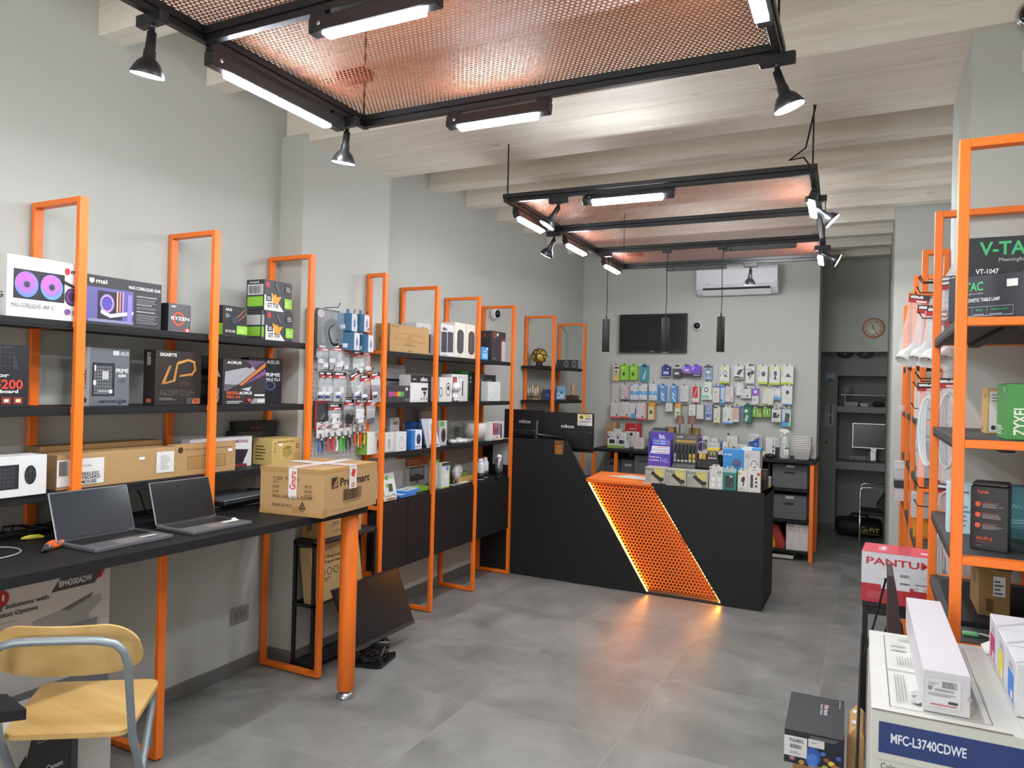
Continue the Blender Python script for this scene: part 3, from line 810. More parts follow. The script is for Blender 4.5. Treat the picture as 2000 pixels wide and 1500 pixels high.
# near grid
linlamp(G1, .018, 1.83, .60, 'y', 'lit linear lamp under the left rail of the nearer light grid')
linlamp(G1, .60, GD - .02, .40, 'x', 'lit linear lamp under the far rail of the nearer light grid', -.15)
linlamp(G1, GW - .018, 1.72, .44, 'y', 'lit linear lamp under the right rail of the nearer light grid')
linlamp(G1, .62, 1.52, .40, 'x', 'lit linear lamp under the middle cross rail of the nearer grid')
linlamp(G1, .5, .75, .42, 'x', 'lit linear lamp under the nearest cross rail', 0)
linlamp(G1, .018, .5, .5, 'y', 'lit linear lamp under the near end of the left rail')
linlamp(G1, GW - .018, .6, .5, 'y', 'lit linear lamp under the near end of the right rail')
spot(G1, .018, 1.345, 'lit spotlight hanging from the left rail, nearest to the viewer', -1.9, -.25)
spot(G1, .018, 2.165, 'lit spotlight at the far left corner of the nearer light grid', -2.0, -.22)
spot(G1, GW - .018, 2.235, 'lit spotlight at the far right corner of the nearer light grid', -1.2, .35)
# far grid
linlamp(G2, .68, .02, .46, 'x', 'lit linear lamp under the near rail of the farther light grid', -.75)
linlamp(G2, .018, .33, .42, 'y', 'first lit linear lamp under the left rail of the farther grid', -.3)
linlamp(G2, .018, 1.10, .42, 'y', 'second lit linear lamp under the left rail of the farther grid', -.3)
linlamp(G2, .018, 1.92, .42, 'y', 'third lit linear lamp under the left rail of the farther grid', -.3)
linlamp(G2, GW - .018, .45, .40, 'y', 'lit linear lamp behind the nearer right spotlight of the farther grid', .35)
linlamp(G2, GW - .018, 1.95, .40, 'y', 'lit linear lamp at the far end of the right rail of the farther grid', .35)
linlamp(G2, 1.14, 1.555, .46, 'x', 'dark backed linear lamp on the third cross rail facing the back wall', 1.75)
linlamp(G2, .60, GD - .02, .46, 'x', 'dark backed linear lamp on the rear rail left of the air conditioner', 1.75)
spot(G2, .31, .02, 'lit spotlight under the near rail left of the bright linear lamp', -1.2, -.55)
spot(G2, .0, .76, 'lit spotlight under the left rail between two linear lamps', -1.9, -.6)
spot(G2, GW - .018, .42, 'lit spotlight on the near half of the right rail of the farther grid', -1.5, .8)
spot(G2, GW - .018, 1.72, 'lit spotlight on the far half of the right rail of the farther grid', -1.5, 1.1)
spot(G2, 1.01, GD - .02, 'dark spotlight in front of the air conditioner', .3, .28)
# three pendants over the counter
for (x, lb) in ((1.152, 'black cylinder pendant left of the television'), (1.585, 'black cylinder pendant in front of the television'), (1.962, 'black cylinder pendant right of the dome camera')):
    t = thing('pendant_light', lb, 'lamp', (x, 4.965, 0), 0, 'black cylinder pendant lights')
    m = MB(); m.cyl((0, 0, 1.77), .0265, .238, mat('1a1a1c', .7), n=24); m.build('shade', t)
    m = MB(); m.tube([(0, 0, 2.007), (0, 0, 2.03)], .006, BLACKM, 8); m.tube([(0, 0, 2.02), (.004, 0, 2.15), (.0, 0, 2.3), (.008, 0, 2.482)], .0028, RUBBER, 6); m.build('cord', t)
    m = MB(); m.box(-.03, .03, -.014, .014, 2.46, 2.485, BLACKM, .002); m.build('adapter', t)
    m = MB(); m.cyl((0, 0, 1.767), .021, .003, mat('e8e8e4', .5), n=20); m.build('lens', t)

# ------------------------------------------------------------------ back wall fittings
t = thing('air_conditioner', 'white wall mounted air conditioner high on the back wall', 'air conditioner', (1.66, 7.5, 2.47))
prof = [(0, 0.03), (-.06, .0), (-.13, .012), (-.185, .06), (-.2, .10), (-.205, .235), (-.195, .262), (-.17, .272), (0, .272)]
m = MB(); m.prism([(a, b) for a, b in prof][::-1], -.385, .385, mat('dfe2e6', .28), 'x'); m.build('housing', t)
m = MB(); m.prism([(-.132, .006), (-.192, .054), (-.189, .066), (-.128, .016)], -.32, .32, mat('35383b', .6), 'x'); m.build('air_outlet', t)
m = MB(); m.prism([(-.14, .004), (-.190, .044), (-.196, .037), (-.144, -.004)], -.325, .325, mat('e6e8ea', .3), 'x'); m.build('louver', t)
m = MB(); m.box(-.29, -.25, -.2075, -.2045, .1, .106, mat('9aa0a6', .4), 0); m.build('badge', t)
t = thing('television', 'black flat television on the back wall behind the pendants', 'television', (.80, 7.43, 1.90))
m = MB(); m.box(-.36, .36, 0, .04, 0, .405, BLACKM, .003); m.box(-.2, .2, .04, .068, .1, .3, BLACKM); m.build('housing', t)
m = MB(); m.box(-.343, .343, -.0015, .002, .025, .39, SCREEN, .0005); m.build('screen', t)
m = MB(); m.box(-.02, .02, -.0025, 0, .008, .014, STEEL, 0); m.build('badge', t)
def dome(loc, rot, label):
    t = thing('dome_camera', label, 'security camera', loc, 0, 'white dome security cameras')
    t.rotation_euler = rot
    m = MB(); m.lathe([(.05, 0), (.054, .008), (.052, .02), (.045, .034), (.036, .042), (.0, .044)], mat('dcdcda', .35), 28); m.build('base', t)
    m = MB(); m.sphere((0, 0, .042), .034, mat('1c1c20', .12), 20, sq=(1, 1, .8)); m.build('lens_dome', t)
dome((1.258, 7.498, 2.175), (PI / 2, 0, 0), 'white dome camera on the back wall right of the television')
dome((-.003, 5.38, 2.115), (0, PI / 2, 0), 'white dome camera on the left wall between two orange frames')
t = thing('wall_clock', 'round cream wall clock with copper rim over the office opening', 'clock', (2.875, 8.497, 2.215))
m = MB(); m.lathe([(.0, 0), (.095, 0), (.105, .008), (.105, .02), (.096, .026), (.09, .018), (0, .018)], mat('b8683a', .35), 40, Matrix.Rotation(PI / 2, 4, 'X')); m.build('rim', t)
m = MB(); m.lathe([(.0, .018), (.089, .0185), (.089, .0195), (.0, .0196)], mat('ddd8c6', .5), 40, Matrix.Rotation(PI / 2, 4, 'X')); 
its = []
for k in range(12):
    a = PI / 2 - k * PI / 6
    r = .070
    cx, cy = .5 + r / .2 * math.cos(a), .5 + r / .2 * math.sin(a)
    its.append(('t', cx - .045, cy - .045, cx + .045, cy + .045, str(k or 12), '2a2624'))
m.art((-.1, -.0205, -.1), (1, 0, 0), (0, 0, 1), its, .2, .2); m.build('dial', t)
m = MB()
for a, L, wd in ((PI / 2 - 2 * PI * (11.4 / 12), .05, .004), (PI / 2 - 2 * PI * 25 / 60, .078, .003)):
    d = Vector((math.cos(a), 0, math.sin(a))); n = Vector((-d.z, 0, d.x))
    p = Vector((0, -.024, 0))
    m.add([p - d * .012 + n * wd, p - d * .012 - n * wd, p + d * L - n * wd * .5, p + d * L + n * wd * .5], [(0, 1, 2, 3)], '1c1a1a')
m.build('hands', t)
# ------------------------------------------------------------------ goods on the left shelving, upper shelf
def keyb(m, x0, x1, y0, y1, z, c='1b1b1d', nx=12, ny=5):
    m.art((x0, y0, z), (1, 0, 0), (0, 1, 0), [('k', 0, 0, 1, 1, nx, ny, c)], x1 - x0, y1 - y0)
PUR = '9a5fd0'
carton((.27, 1.5375, Z1, .255, .211), .19, 'dcdcdc', 'white liquid cooler box showing two purple glowing fans, on the top shelf', F=[
    ('r', .08, .30, .76, .78, '26242a'), ('e', .25, .54, .155, .21, '5f86e2'), ('e', .245, .565, .145, .185, '8f78e0'), ('e', .23, .585, .12, .15, 'b064d2'), ('e', .25, .54, .055, .072, '8a6ab8'), ('e', .25, .54, .038, .05, '3a3444'), ('e', .58, .54, .155, .21, '5f9ae2'), ('e', .575, .565, .145, .185, '8f78e0'), ('e', .56, .59, .12, .145, 'c068c8'), ('e', .58, .54, .055, .072, '8a6ab8'), ('e', .58, .54, .038, .05, '3a3444'),
    ('e', .86, .42, .1, .15, '3a2a48'), ('g', .86, .42, .07, .11, '7a4aa0', .8), ('p', [(.72, .7), (.93, .6), (.95, .5), (.92, .56), (.72, .65)], '26242a'),
    ('p', [(.76, .9), (.82, .9), (.82, .82), (.79, .78), (.76, .82)], 'c8242c'), ('t', .84, .82, .98, .89, 'msi', '222222'), ('t', .05, .15, .62, .23, 'MAG CORELIQUID 240R V2', '333338', False), ('e', .8, .16, .04, .05, '6a4a90'), ('l', .86, .12, .97, .2, 2, '777777')],
    L=[('l', .1, .75, .9, .95, 4, '888888'), ('t', .1, .3, .9, .4, 'MAG', '444448')])
carton('x' and G['s1_dark'], .19, '3a3b3e', 'dark grey liquid cooler box with purple build picture, on the top shelf', F=[
    ('r', .0, .06, .6, .76, '66609a'), ('r', .14, .12, .46, .7, '2a2a36'), ('g', .26, .45, .09, .19, 'a88ae0', .72), ('e', .26, .45, .06, .12, '5a4aa8'), ('r', .38, .28, .40, .72, 'e6b07a'), ('r', .415, .28, .435, .72, 'e0808a'), ('r', .45, .28, .47, .72, 'b090e0'),
    ('p', [(.18, .32), (.3, .24), (.6, .34), (.6, .27), (.3, .16), (.18, .24)], 'd0d0dc'), ('r', .52, .12, .58, .68, '8a78c8'), ('r', .02, .06, .6, .12, '8488a8'),
    ('p', [(.03, .93), (.09, .93), (.09, .86), (.06, .82), (.03, .86)], 'd8d8d8'), ('t', .11, .84, .25, .93, 'msi', 'e8e8e8'), ('t', .53, .80, .97, .88, 'MAG CORELIQUID E240', 'e4e4e4'), ('t', .64, .66, .92, .69, 'ADDRESS FULL RGB HARDWARE', 'cccccc'), ('l', .64, .54, .97, .64, 3, '8c8c8c'), ('t', .64, .49, .85, .52, 'DETACHABLE BLOCKS', 'cccccc'), ('l', .64, .41, .97, .47, 2, '8c8c8c'), ('t', .64, .34, .9, .37, 'INTEGRATION ENVIRONMENT', 'cccccc'), ('l', .64, .10, .97, .31, 6, '8c8c8c')])
carton(G['s1_ryz'], .10, '55565a', 'small grey processor box with orange ring, on the top shelf', F=[('r', 0, 0, 1, .03, '88898c'), ('t', .1, .86, .34, .93, 'AMD', 'dddddd'), ('g', .45, .46, .27, .25, 'd2552a', .72), ('t', .12, .42, .94, .54, 'RYZEN', 'f0f0f0'), ('r', .70, .0, .98, .14, 'c8442a'), ('t', .8, .02, .92, .12, '5', 'f4f4f4')], side='26272a', name='processor_box')
carton((.25, 2.403, Z1, .141, .141), .05, '1b1c20', 'black graphics card box with diagonal orange streaks and green badge, beside the shelf post', F=[('t', .1, .83, .36, .92, 'ASUS', 'e8e8e8'), ('l', .1, .62, .34, .76, 3, 'aaaaaa'), ('p', [(.5, .6), (.95, .98), (.98, .98), (.56, .6)], 'b06a3a'), ('p', [(.62, .55), (.98, .85), (.99, .78), (.66, .53)], '8a4a34'), ('e', .5, .55, .16, .12, '30344a'), ('r', .56, .1, 1, .38, '8cc63c'), ('l', .62, .17, .92, .3, 2, 'c8e89a'), ('t', .1, .14, .5, .22, '2G D5 8G', 'e0e0e0')], L=[('r', .55, .05, 1, .42, '8cc63c')], name='graphics_card_box')
def gt(g, lb, yaw=0.0):
    x, y, z, W, H = g
    return carton(g, .12, '3a3a3e', lb, F=[('p', [(.0, 0), (.72, 0), (.36, .45), (.0, .5)], 'd8d8d4'), ('e', .12, .84, .07, .1, 'c2302e'), ('p', [(.22, .42), (.26, .6), (.34, .52), (.44, .56), (.42, .4)], 'd89a30'), ('p', [(.3, .2), (.3, .46), (.48, .48), (.62, .5), (.5, .28)], 'd89a30'), ('r', .06, .3, .26, .5, '1e1e20'), ('t', .09, .34, .22, .46, '2G', 'e8e8e8'), ('t', .1, .10, .50, .25, 'GT 710', '3a3024'), ('p', [(.36, .9), (.5, .6), (.54, .62), (.42, .92)], '606066'), ('r', .72, .12, 1, .46, '8cc63c'), ('l', .76, .2, .96, .38, 3, 'c8e89a'), ('r', .74, .66, .98, .9, '232326'), ('l', .76, .7, .96, .88, 3, 'bbbbbb')],
                  L=[('r', .08, .5, .94, .84, 'd0d0d0'), ('b', .15, .54, .86, .8, '333333'), ('r', .08, .12, .94, .44, '8cc63c'), ('t', .2, .88, .7, .95, 'msi', 'dddddd')], name='graphics_card_box', yaw=yaw, group='boxed graphics cards with gold crest')
gt((.26, 2.671, Z1, .182, .144), 'lower graphics card box of the pair with gold crests')
gt((.25, 2.668, Z1 + .1455, .182, .148), 'upper graphics card box stacked on its twin with gold crest')
carton((.255, 2.568, Z1, .018, .142), .115, '37373b', 'graphics card carton edge on, pressed against the lower gold crest box', F=[('r', .05, .5, .95, .84, '9a9a9a'), ('r', .05, .1, .95, .44, '7ab034')], L=[('r', .08, .5, .94, .84, 'c0c0c0'), ('r', .08, .12, .94, .44, '8cc63c')], name='graphics_card_box')

# ---- second shelf
carton((.26, 1.37, Z2, .25, .214), .06, '1f1f23', 'black keyboard box with large red number, at the left end of the middle shelf', F=[('p', [(.3, .98), (.78, .98), (.86, .62), (.4, .55)], '34343a'), ('k', .42, .6, .8, .96, 7, 5, '17171a'), ('t', .34, .47, .74, .55, 'Raptor', 'e0e0e0'), ('t', .44, .30, .92, .45, 'K4200', 'd0402e'), ('t', .48, .22, .86, .29, 'Keyboard', 'e8e8e8'), ('r', .5, .06, .62, .17, '7a2420'), ('r', .65, .06, .77, .17, '8a3028'), ('r', .8, .06, .92, .17, '8a3028'), ('e', .56, .115, .03, .03, 'e0d0c0'), ('r', .68, .09, .74, .14, 'd0d0d0'), ('r', .83, .09, .89, .14, 'e0e0a0')], name='keyboard_box')
carton(G['s2_prime'], .07, '63686e', 'grey motherboard box with white spine and circuit board picture, on the middle shelf', F=[('r', .05, .17, .62, .74, '24262a'), ('k', .1, .2, .56, .70, 7, 9, '6a6e74'), ('r', .3, .46, .46, .6, 'b8b8b4'), ('r', .08, .36, .15, .44, 'd8d8d8'), ('r', .1, .6, .14, .7, 'd8d8d8'), ('r', .2, .24, .5, .27, '9a9a9a'), ('r', .48, .22, .56, .28, 'd8d8d8'), ('r', .56, .88, .72, .96, 'c0c4c8'), ('t', .74, .88, .97, .95, 'ASUS', 'c8ccd0'), ('t', .64, .58, .97, .65, 'PRIME', 'e8e8e8'), ('t', .7, .50, .92, .555, 'A620M-K', 'e8e8e8'), ('t', .7, .40, .88, .46, '+ CPU', '2a2a2a', False), ('t', .22, .06, .92, .1, 'AMD RYZEN  HDMI', '202226'), ('e', .78, .08, .06, .04, '44465a')], side='d4d6d8', L=[('tv', .3, .3, .7, .62, 'PRIME', '55585c'), ('e', .5, .1, .3, .05, '7a4a68')], name='motherboard_box')
carton(G['s2_ud'], .075, '26221f', 'black motherboard box with gold outlined letters, on the middle shelf', F=[('t', .08, .89, .44, .95, 'GIGABYTE', 'e8e4de'), ('p', [(.12, .38), (.28, .72), (.33, .73), (.2, .42)], 'b07a3a'), ('p', [(.16, .38), (.42, .44), (.43, .48), (.2, .42)], 'b07a3a'), ('p', [(.36, .44), (.44, .78), (.48, .79), (.42, .46)], 'b07a3a'), ('p', [(.46, .8), (.7, .86), (.86, .82), (.86, .78), (.7, .82), (.47, .75)], 'c08a48'), ('p', [(.84, .82), (.88, .66), (.78, .54), (.74, .56), (.83, .67), (.8, .8)], 'b07a3a'), ('p', [(.5, .52), (.78, .56), (.77, .6), (.52, .56)], 'b07a3a'), ('t', .5, .36, .72, .44, 'ULTRA', '5a4030', False), ('t', .08, .18, .84, .29, 'A620M DS3H', '5c564e', False), ('l', .08, .1, .5, .15, 2, '8a857e'), ('r', .66, .02, .98, .14, '4a4642'), ('t', .8, .03, .97, .13, '620', 'd8683a')], L=[('tv', .3, .72, .6, .95, 'GIGABYTE', 'c8c4be'), ('r', .3, .05, .7, .12, 'b8603a')], name='motherboard_box')
carton((.10, 2.34, Z2, .16, .225), .06, '19191b', 'black box half hidden behind the gold lettered motherboard box', F=[('t', .3, .5, .9, .58, 'A620', '6a6a6a', False), ('r', .25, .2, .95, .42, '3c3c3e')], name='motherboard_box')
carton(G['s2_ao'], .07, '2b282b', 'motherboard box with silver eagle wing and orange streaks, on the middle shelf', F=[('p', [(.03, .3), (.05, .72), (.66, .86), (.75, .78), (.36, .46)], '9a9aa0'), ('p', [(.03, .3), (.03, .45), (.3, .44), (.1, .3)], '5a5a62'), ('p', [(.36, .44), (.98, .96), (.98, .86), (.42, .42)], 'c0703a'), ('p', [(.44, .42), (.98, .8), (.98, .68)], '7a4a7c'), ('p', [(.5, .98), (.98, .99), (.7, .82)], '5a4468'), ('p', [(.52, .84), (.66, .86), (.6, .8)], '1c1a1c'), ('p', [(.4, .34), (.64, .4), (.6, .3)], 'b8b8bc'), ('t', .08, .89, .4, .95, 'AORUS', 'f0f0f0'), ('t', .08, .225, .34, .29, 'B550I', 'd8603a'), ('t', .36, .225, .66, .29, 'AORUS', 'f0f0f0'), ('t', .08, .14, .4, .2, 'PRO AX', 'd8603a'), ('r', .72, .19, .96, .23, 'd8d8d8'), ('p', [(.62, .02), (.7, .14), (.98, .14), (.98, .02)], '8a8a8a'), ('t', .8, .05, .96, .12, 'B550', 'f0f0f0'), ('l', .08, .03, .5, .1, 2, 'cccccc'), ('e', .6, .1, .05, .04, 'b8503a')], L=[('tv', .3, .06, .7, .36, 'AORUS', 'e8e8e8'), ('p', [(.2, .62), (.8, .6), (.4, .82)], 'b8b8bc')], name='motherboard_box')
carton((.15, 2.70, Z2, .222, .228), .06, '181a24', 'dark blue motherboard box behind the eagle wing box', F=[('t', .50, .88, .9, .96, 'ASUS', 'd8d8dc'), ('t', .40, .6, .93, .68, 'PRIME', 'e8e8ec'), ('t', .40, .5, .93, .57, '510M-K R2.0', 'd8d8dc'), ('g', .62, .4, .16, .1, '6a7ac0', .85), ('p', [(.4, .36), (.6, .42), (.6, .38), (.4, .33)], '3a4a90')], name='motherboard_box')
# ---- third shelf
carton((.285, 1.37, Z3, .36, .138), .10, 'd4d4d2', 'white wireless keyboard and mouse box at the desk end of the low shelf', F=[('r', .02, .2, .74, .80, '26262a'), ('k', .05, .25, .71, .76, 18, 5, '3c3c42'), ('e', .845, .52, .055, .24, '2a2a2e'), ('e', .845, .62, .008, .06, '4a4a50')], name='keyboard_box')
carton((.255, 1.85, Z3, .492, .128), .12, KRAFT, 'long cardboard keyboard box with white corner label, on the low shelf', F=[('t', .60, .80, .605, .805, '.', '5a4020')], T=[('r', .0, .48, 1, .5, '9a7848')], name='cardboard_box', parts=[('label_sticker', [('r', -.004, .1, .36, .86, 'd8d8d4'), ('t', .16, .62, .26, .7, 'Trust', '333333', False), ('t', .14, .36, .32, .46, 'WIRELESS', '222222'), ('t', .14, .25, .33, .35, 'KEYBOARD', '222222'), ('t', .14, .13, .30, .23, '& MOUSE', '222222'), ('b', .01, .4, .08, .82, '333333')], 'white printed label'), ('label_sticker', [('r', .82, .2, .99, .88, 'd4d4d0'), ('l', .86, .3, .95, .78, 8, '999999')], None), ('price_sticker', [('r', .66, .68, .71, .76, 'e8e8e4')], None)])
carton((.12, 1.88, Z3, .52, .15), .09, mat('97764a', .8), 'flat brown carton lying behind the long keyboard box', F=[('r', .0, .86, 1, .88, '6a5230')], name='cardboard_box')
carton((.25, 2.262, Z3, .328, .134), .05, KRAFT, 'cardboard keyboard box printed with a keyboard outline, on the low shelf', F=[('e', .09, .83, .04, .1, '3c3020'), ('t', .16, .79, .92, .87, '255 Compact Multi-Device Keyboard', '6a5030', False), ('r', .2, .2, .82, .62, '8a6a3e'), ('k', .21, .22, .81, .6, 14, 5, 'b08a56')], name='cardboard_box', parts=[('price_sticker', [('r', .86, .68, .93, .77, 'e8e8e4')], None)])
carton((.165, 2.425, Z3, .36, .145), .06, 'd6d2d4', 'white multimedia keyboard box with maroon edge, behind the cardboard one', F=[('t', .55, .80, .93, .9, 'MULTIMEDIALE', '6a2a3a'), ('p', [(.62, .1), (.6, .62), (.94, .56), (.84, .1)], '2a2a38'), ('k', .64, .16, .86, .56, 6, 5, '1a1a24'), ('p', [(.6, 0), (.6, .1), (.9, .1), (.92, 0)], '7a2438')], name='keyboard_box')
carton((.12, 2.64, Z3, .17, .165), .08, '17171a', 'black power supply carton left of the tan box', F=[('t', .02, .30, .42, .40, 'SFX POWER', '8a8a8a'), ('t', .3, .72, .7, .86, 'G', '55585c')], name='component_box')
carton((.05, 2.745, Z3, .28, .21), .04, '1d1a1c', 'tall black carton standing behind the tan box', F=[('t', .35, .8, .62, .86, 'be quiet!', 'c05a3a')], name='component_box')
carton(G['s3_fs'], .14, 'c2a868', 'tan power supply box marked with a silent fan, behind the sealed carton', F=[('t', .18, .84, .76, .91, 'FREE SILENT 500W', '6a5628'), ('p', [(.34, .62), (.5, .72), (.68, .66), (.52, .56)], '8a7440'), ('p', [(.34, .6), (.52, .54), (.52, .26), (.36, .34)], 'a8904e'), ('p', [(.54, .54), (.68, .62), (.66, .38), (.54, .27)], '9a8246'), ('l', .06, .5, .14, .9, 4, '8a7440'), ('l', .8, .6, .94, .8, 4, '6a5628'), ('r', .72, .2, .96, .42, 'b89a5a')], L=[('l', .2, .2, .7, .8, 5, '6a5628')], name='component_box', parts=[('price_sticker', [('r', .2, .72, .33, .82, 'e4e0d4')], None)])

# ------------------------------------------------------------------ on the desk
def laptop(loc, rz, lean, label, W=.306, D=.215, HL=.205, screen='2a2c30'):
    """origin: middle of the hinge line; base reaches towards -y"""
    t = thing('laptop', label, 'laptop', loc, rz, 'open laptops on the desk')
    m = MB(); m.box(-W / 2, W / 2, -D, 0, 0, .014, mat('626366', .4, metal=.3), .003)
    m.art((-W / 2, -D, .014), (1, 0, 0), (0, 1, 0), [('r', .34, .04, .66, .36, '77716e'), ('r', 0, 0, 1, .012, 'a8aaac')], W, D)
    m.build('base', t)
    m = MB(); keyb(m, -W * .45, W * .45, -D * .56, -D * .1, .0145, '131315', 14, 6)
    m.build('keyboard', t)
    T = Matrix.Translation((0, -.002, .014)) @ Matrix.Rotation(-lean, 4, 'X')
    m = MB(); m.box(-W / 2, W / 2, 0, .006, 0, HL, mat('8a8c90', .3, metal=.7), .003, T)
    lid = m.build('lid', t)
    m = MB()
    N = lambda p: tuple(T @ Vector(p))
    m.box(-W / 2 + .004, W / 2 - .004, -.0012, 0, .004, HL - .004, mat(screen, .16), .0005, T)
    m.build('screen', lid)
    m = MB(); m.box(-W * .4, W * .4, -.008, .004, .008, .018, BLACKM, .003); m.build('hinge', t)
    return t
laptop((.380, 1.680, DESK), PI / 2, .33, 'open laptop with grey bottom bezel, nearer to the viewer', W=.298, HL=.172, screen='2c2f34')
laptop((.412, 2.036, DESK), PI / 2 - .02, .30, 'open laptop with white tape on its palm rest, farther along the desk', W=.280, HL=.170, screen='151518')
o = MB(); o.art((-.03, -.012, 0), (1, 0, 0), (0, 1, 0), [('r', 0, 0, 1, 1, 'dcdad2')], .066, .016); o = o.build('tape_strip'); place(o, (.545, 1.755, DESK + .0152), PI / 2); tag(o, 'white tape strip stuck on the nearer laptop palm rest', 'tape')
m = MB(); m.box(-.035, .035, -.012, .012, 0, .001, 'dcdad2', .0003); m.prism([(-.012, 0), (.012, 0), (.012, .008), (-.006, .003)], .02, .036, 'dcdad2', 'x'); o = m.build('tape_strip'); place(o, (.565, 2.115, DESK + .0148), PI / 2); tag(o, 'curled white paper strip on the farther laptop', 'tape')
# closed laptops
for k, (z, dx, c, lb) in enumerate(((0, 0, '3a3a3c', 'dark closed laptop at the bottom of the stack by the sealed carton'), (.027, .012, '6e7478', 'silver grey closed laptop lying on the dark one'))):
    t = thing('closed_laptop', lb, 'laptop', (.19 + dx, 2.40 + k * .045, DESK + z), PI / 2 + .1 * k)
    m = MB(); m.box(-.16, .16, -.115, .115, 0, .013, BLACKM, .004); m.build('base', t)
    m = MB(); m.box(-.16, .16, -.115, .115, .0135, .025, mat(c, .3, metal=.5), .005); m.build('lid', t)
m = MB()
rnd = random.Random(4)
for k in range(5):
    p = []
    x, y = .06 + rnd.uniform(0, .08), 2.2 + rnd.uniform(0, .4)
    for i in range(14):
        p.append((.06 + .09 * abs(math.sin(i * .9 + k)), 2.25 + .033 * i + .03 * math.sin(2 * i + k), DESK + .008 + .012 * (k % 3) + .012 * abs(math.sin(i * 1.3 + k * 2))))
    m.tube(p, .004, RUBBER, 6)
tag(m.build('cable_bundle'), 'tangled black cables along the wall behind the closed laptops', 'cable')
m = MB()
for k in range(5):
    p = [(.05 + .13 * abs(math.sin(i * .55 + k * 1.3)), 1.22 + .035 * i, DESK + .007 + .010 * (k % 2) + .02 * abs(math.sin(i * .9 + k * 2))) for i in range(15)]
    m.tube(p, .0035, RUBBER, 6)
tag(m.build('cable_bundle'), 'tangled dark cables behind the nearer laptop, under the low shelf', 'cable')
m = MB(); m.tube([(.33 + .10 * math.cos(a), 1.33 + .10 * math.sin(a), DESK + .005) for a in [x * .25 - 1.2 for x in range(16)]], .003, mat('8a8a8c', .4), 6)
tag(m.build('cable'), 'grey looped cable at the left edge of the desk', 'cable')
m = MB(); m.tube([(.16, 1.98, 1.06), (.20, 1.98, 1.02), (.18, 2.02, .95), (.22, 2.08, .905)], .003, RUBBER, 6)
tag(m.build('cable'), 'thin black cable hanging behind the farther laptop', 'cable')
t = thing('pliers', 'orange and grey handled pliers in front of the nearer laptop', 'tool', (.43, 1.475, DESK), -.9)
for s in (-1, 1):
    m = MB(); m.tube([(.0, s * .006, .012), (-.03, s * .013, .012), (-.07, s * .014, .012), (-.085, s * .010, .012)], [.007, .010, .010, .008], mat('d8622a', .5), 10)
    m.tube([(-.025, s * .016, .016), (-.06, s * .017, .016)], [.006, .006], mat('6a6660', .6), 8); m.build('handle', t)
m = MB(); m.tube([(.0, 0, .012), (.02, 0, .012), (.045, 0, .012)], [.011, .012, .004], mat('5a5c60', .35, metal=.6), 10); m.build('jaws', t)
m = MB(); m.tube([(0, -.035, .008), (0, -.01, .010), (0, .02, .010), (0, .035, .007)], [.004, .009, .008, .003], mat('b8b038', .5), 10); o = m.build('marker'); place(o, (.22, 1.545, DESK), -.3); tag(o, 'yellow green marker lying behind the pliers', 'marker')
# big sealed carton on the desk end
yaw = .105
t = thing('cardboard_box', 'large sealed cardboard carton with white and red tape on the desk end', 'box', (.6175, 2.402, DESK + .001), yaw)
BW, BD, BH = .336, .435, .207
m = MB(); m.box(-BW / 2, BW / 2, 0, BD, 0, BH, KRAFT, .003)
m.art((-BW / 2, 0, 0), (1, 0, 0), (0, 0, 1), [('r', 0, .9, 1, 1, 'a3814e'), ('r', 0, 0, 1, .07, 'a98452'), ('r', .52, .06, .66, .2, 'a07c48'),
    ('t', .21, .73, .62, .80, 'CODE : PP21...IN', '4a3a28', False), ('t', .21, .65, .31, .71, 'QTY:', '4a3a28', False), ('t', .21, .555, .31, .615, 'N.W:', '4a3a28', False), ('t', .21, .455, .31, .515, 'G.W:', '4a3a28', False), ('t', .72, .60, .82, .66, 'PCS', '4a3a28', False), ('t', .72, .50, .83, .56, 'KGS', '4a3a28', False), ('t', .72, .41, .83, .47, 'KGS', '4a3a28', False), ('t', .21, .355, .83, .42, 'MEAS.: 430x 465 x 225 MM', '4a3a28', False), ('t', .21, .17, .53, .235, 'MADE IN P.R.C.', '4a3a28', False),
    ('p', [(.64, .2), (.685, .31), (.73, .2), (.71, .2), (.685, .27), (.66, .2)], '3a3026'), ('p', [(.63, .18), (.74, .18), (.74, .15), (.63, .15)], '3a3026'), ('t', .66, .19, .71, .235, '20', '3a3026', False), ('t', .66, .10, .71, .13, 'PAP', '3a3026')], BW, BH)
m.art((BW / 2, 0, 0), (0, 1, 0), (0, 0, 1), [('r', .0, .92, 1, 1, 'ab8650'), ('r', 0, 0, .05, .18, 'a07c48'), ('r', .13, .58, .245, .81, '2c2620'), ('p', [(.15, .6), (.235, .8), (.235, .74), (.17, .6)], 'b08a56'), ('p', [(.18, .6), (.235, .7), (.235, .64), (.205, .6)], 'b08a56'), ('t', .28, .6, .84, .78, 'ProSmart', '2c2620'), ('b', .34, .27, .68, .52, '2c2620'), ('t', .36, .21, .66, .245, '3 80044 281770', '3a3024', False), ('t', .14, .09, .80, .12, 'Imported by ProSmart - 430x465x225', '6a5030', False)], BD, BH)
m.art((-BW / 2, 0, BH), (1, 0, 0), (0, 1, 0), [('r', 0, .495, 1, .502, '8a6a40')], BW, BD)
m.build('carton_body', t)
m = MB()
m.art((-BW / 2, -.0012, 0), (1, 0, 0), (0, 0, 1), [('r', .46, .36, .59, 1.0, 'd8d4d0'), ('tv', .475, .55, .575, .93, 'Gnuru', 'c0302a')], BW, BH, .0012)
m.art((-BW / 2, 0, BH + .0014), (1, 0, 0), (0, 1, 0), [('r', .44, 0, .60, 1, 'd8d4d0'), ('r', .0, .44, 1.0, .60, 'd4d0cc'), ('tv', .48, .1, .54, .4, 'Gnuru', 'c0302a'), ('t', .6, .48, .95, .54, 'Gnuru', 'c0302a')], BW, BD, .0006)
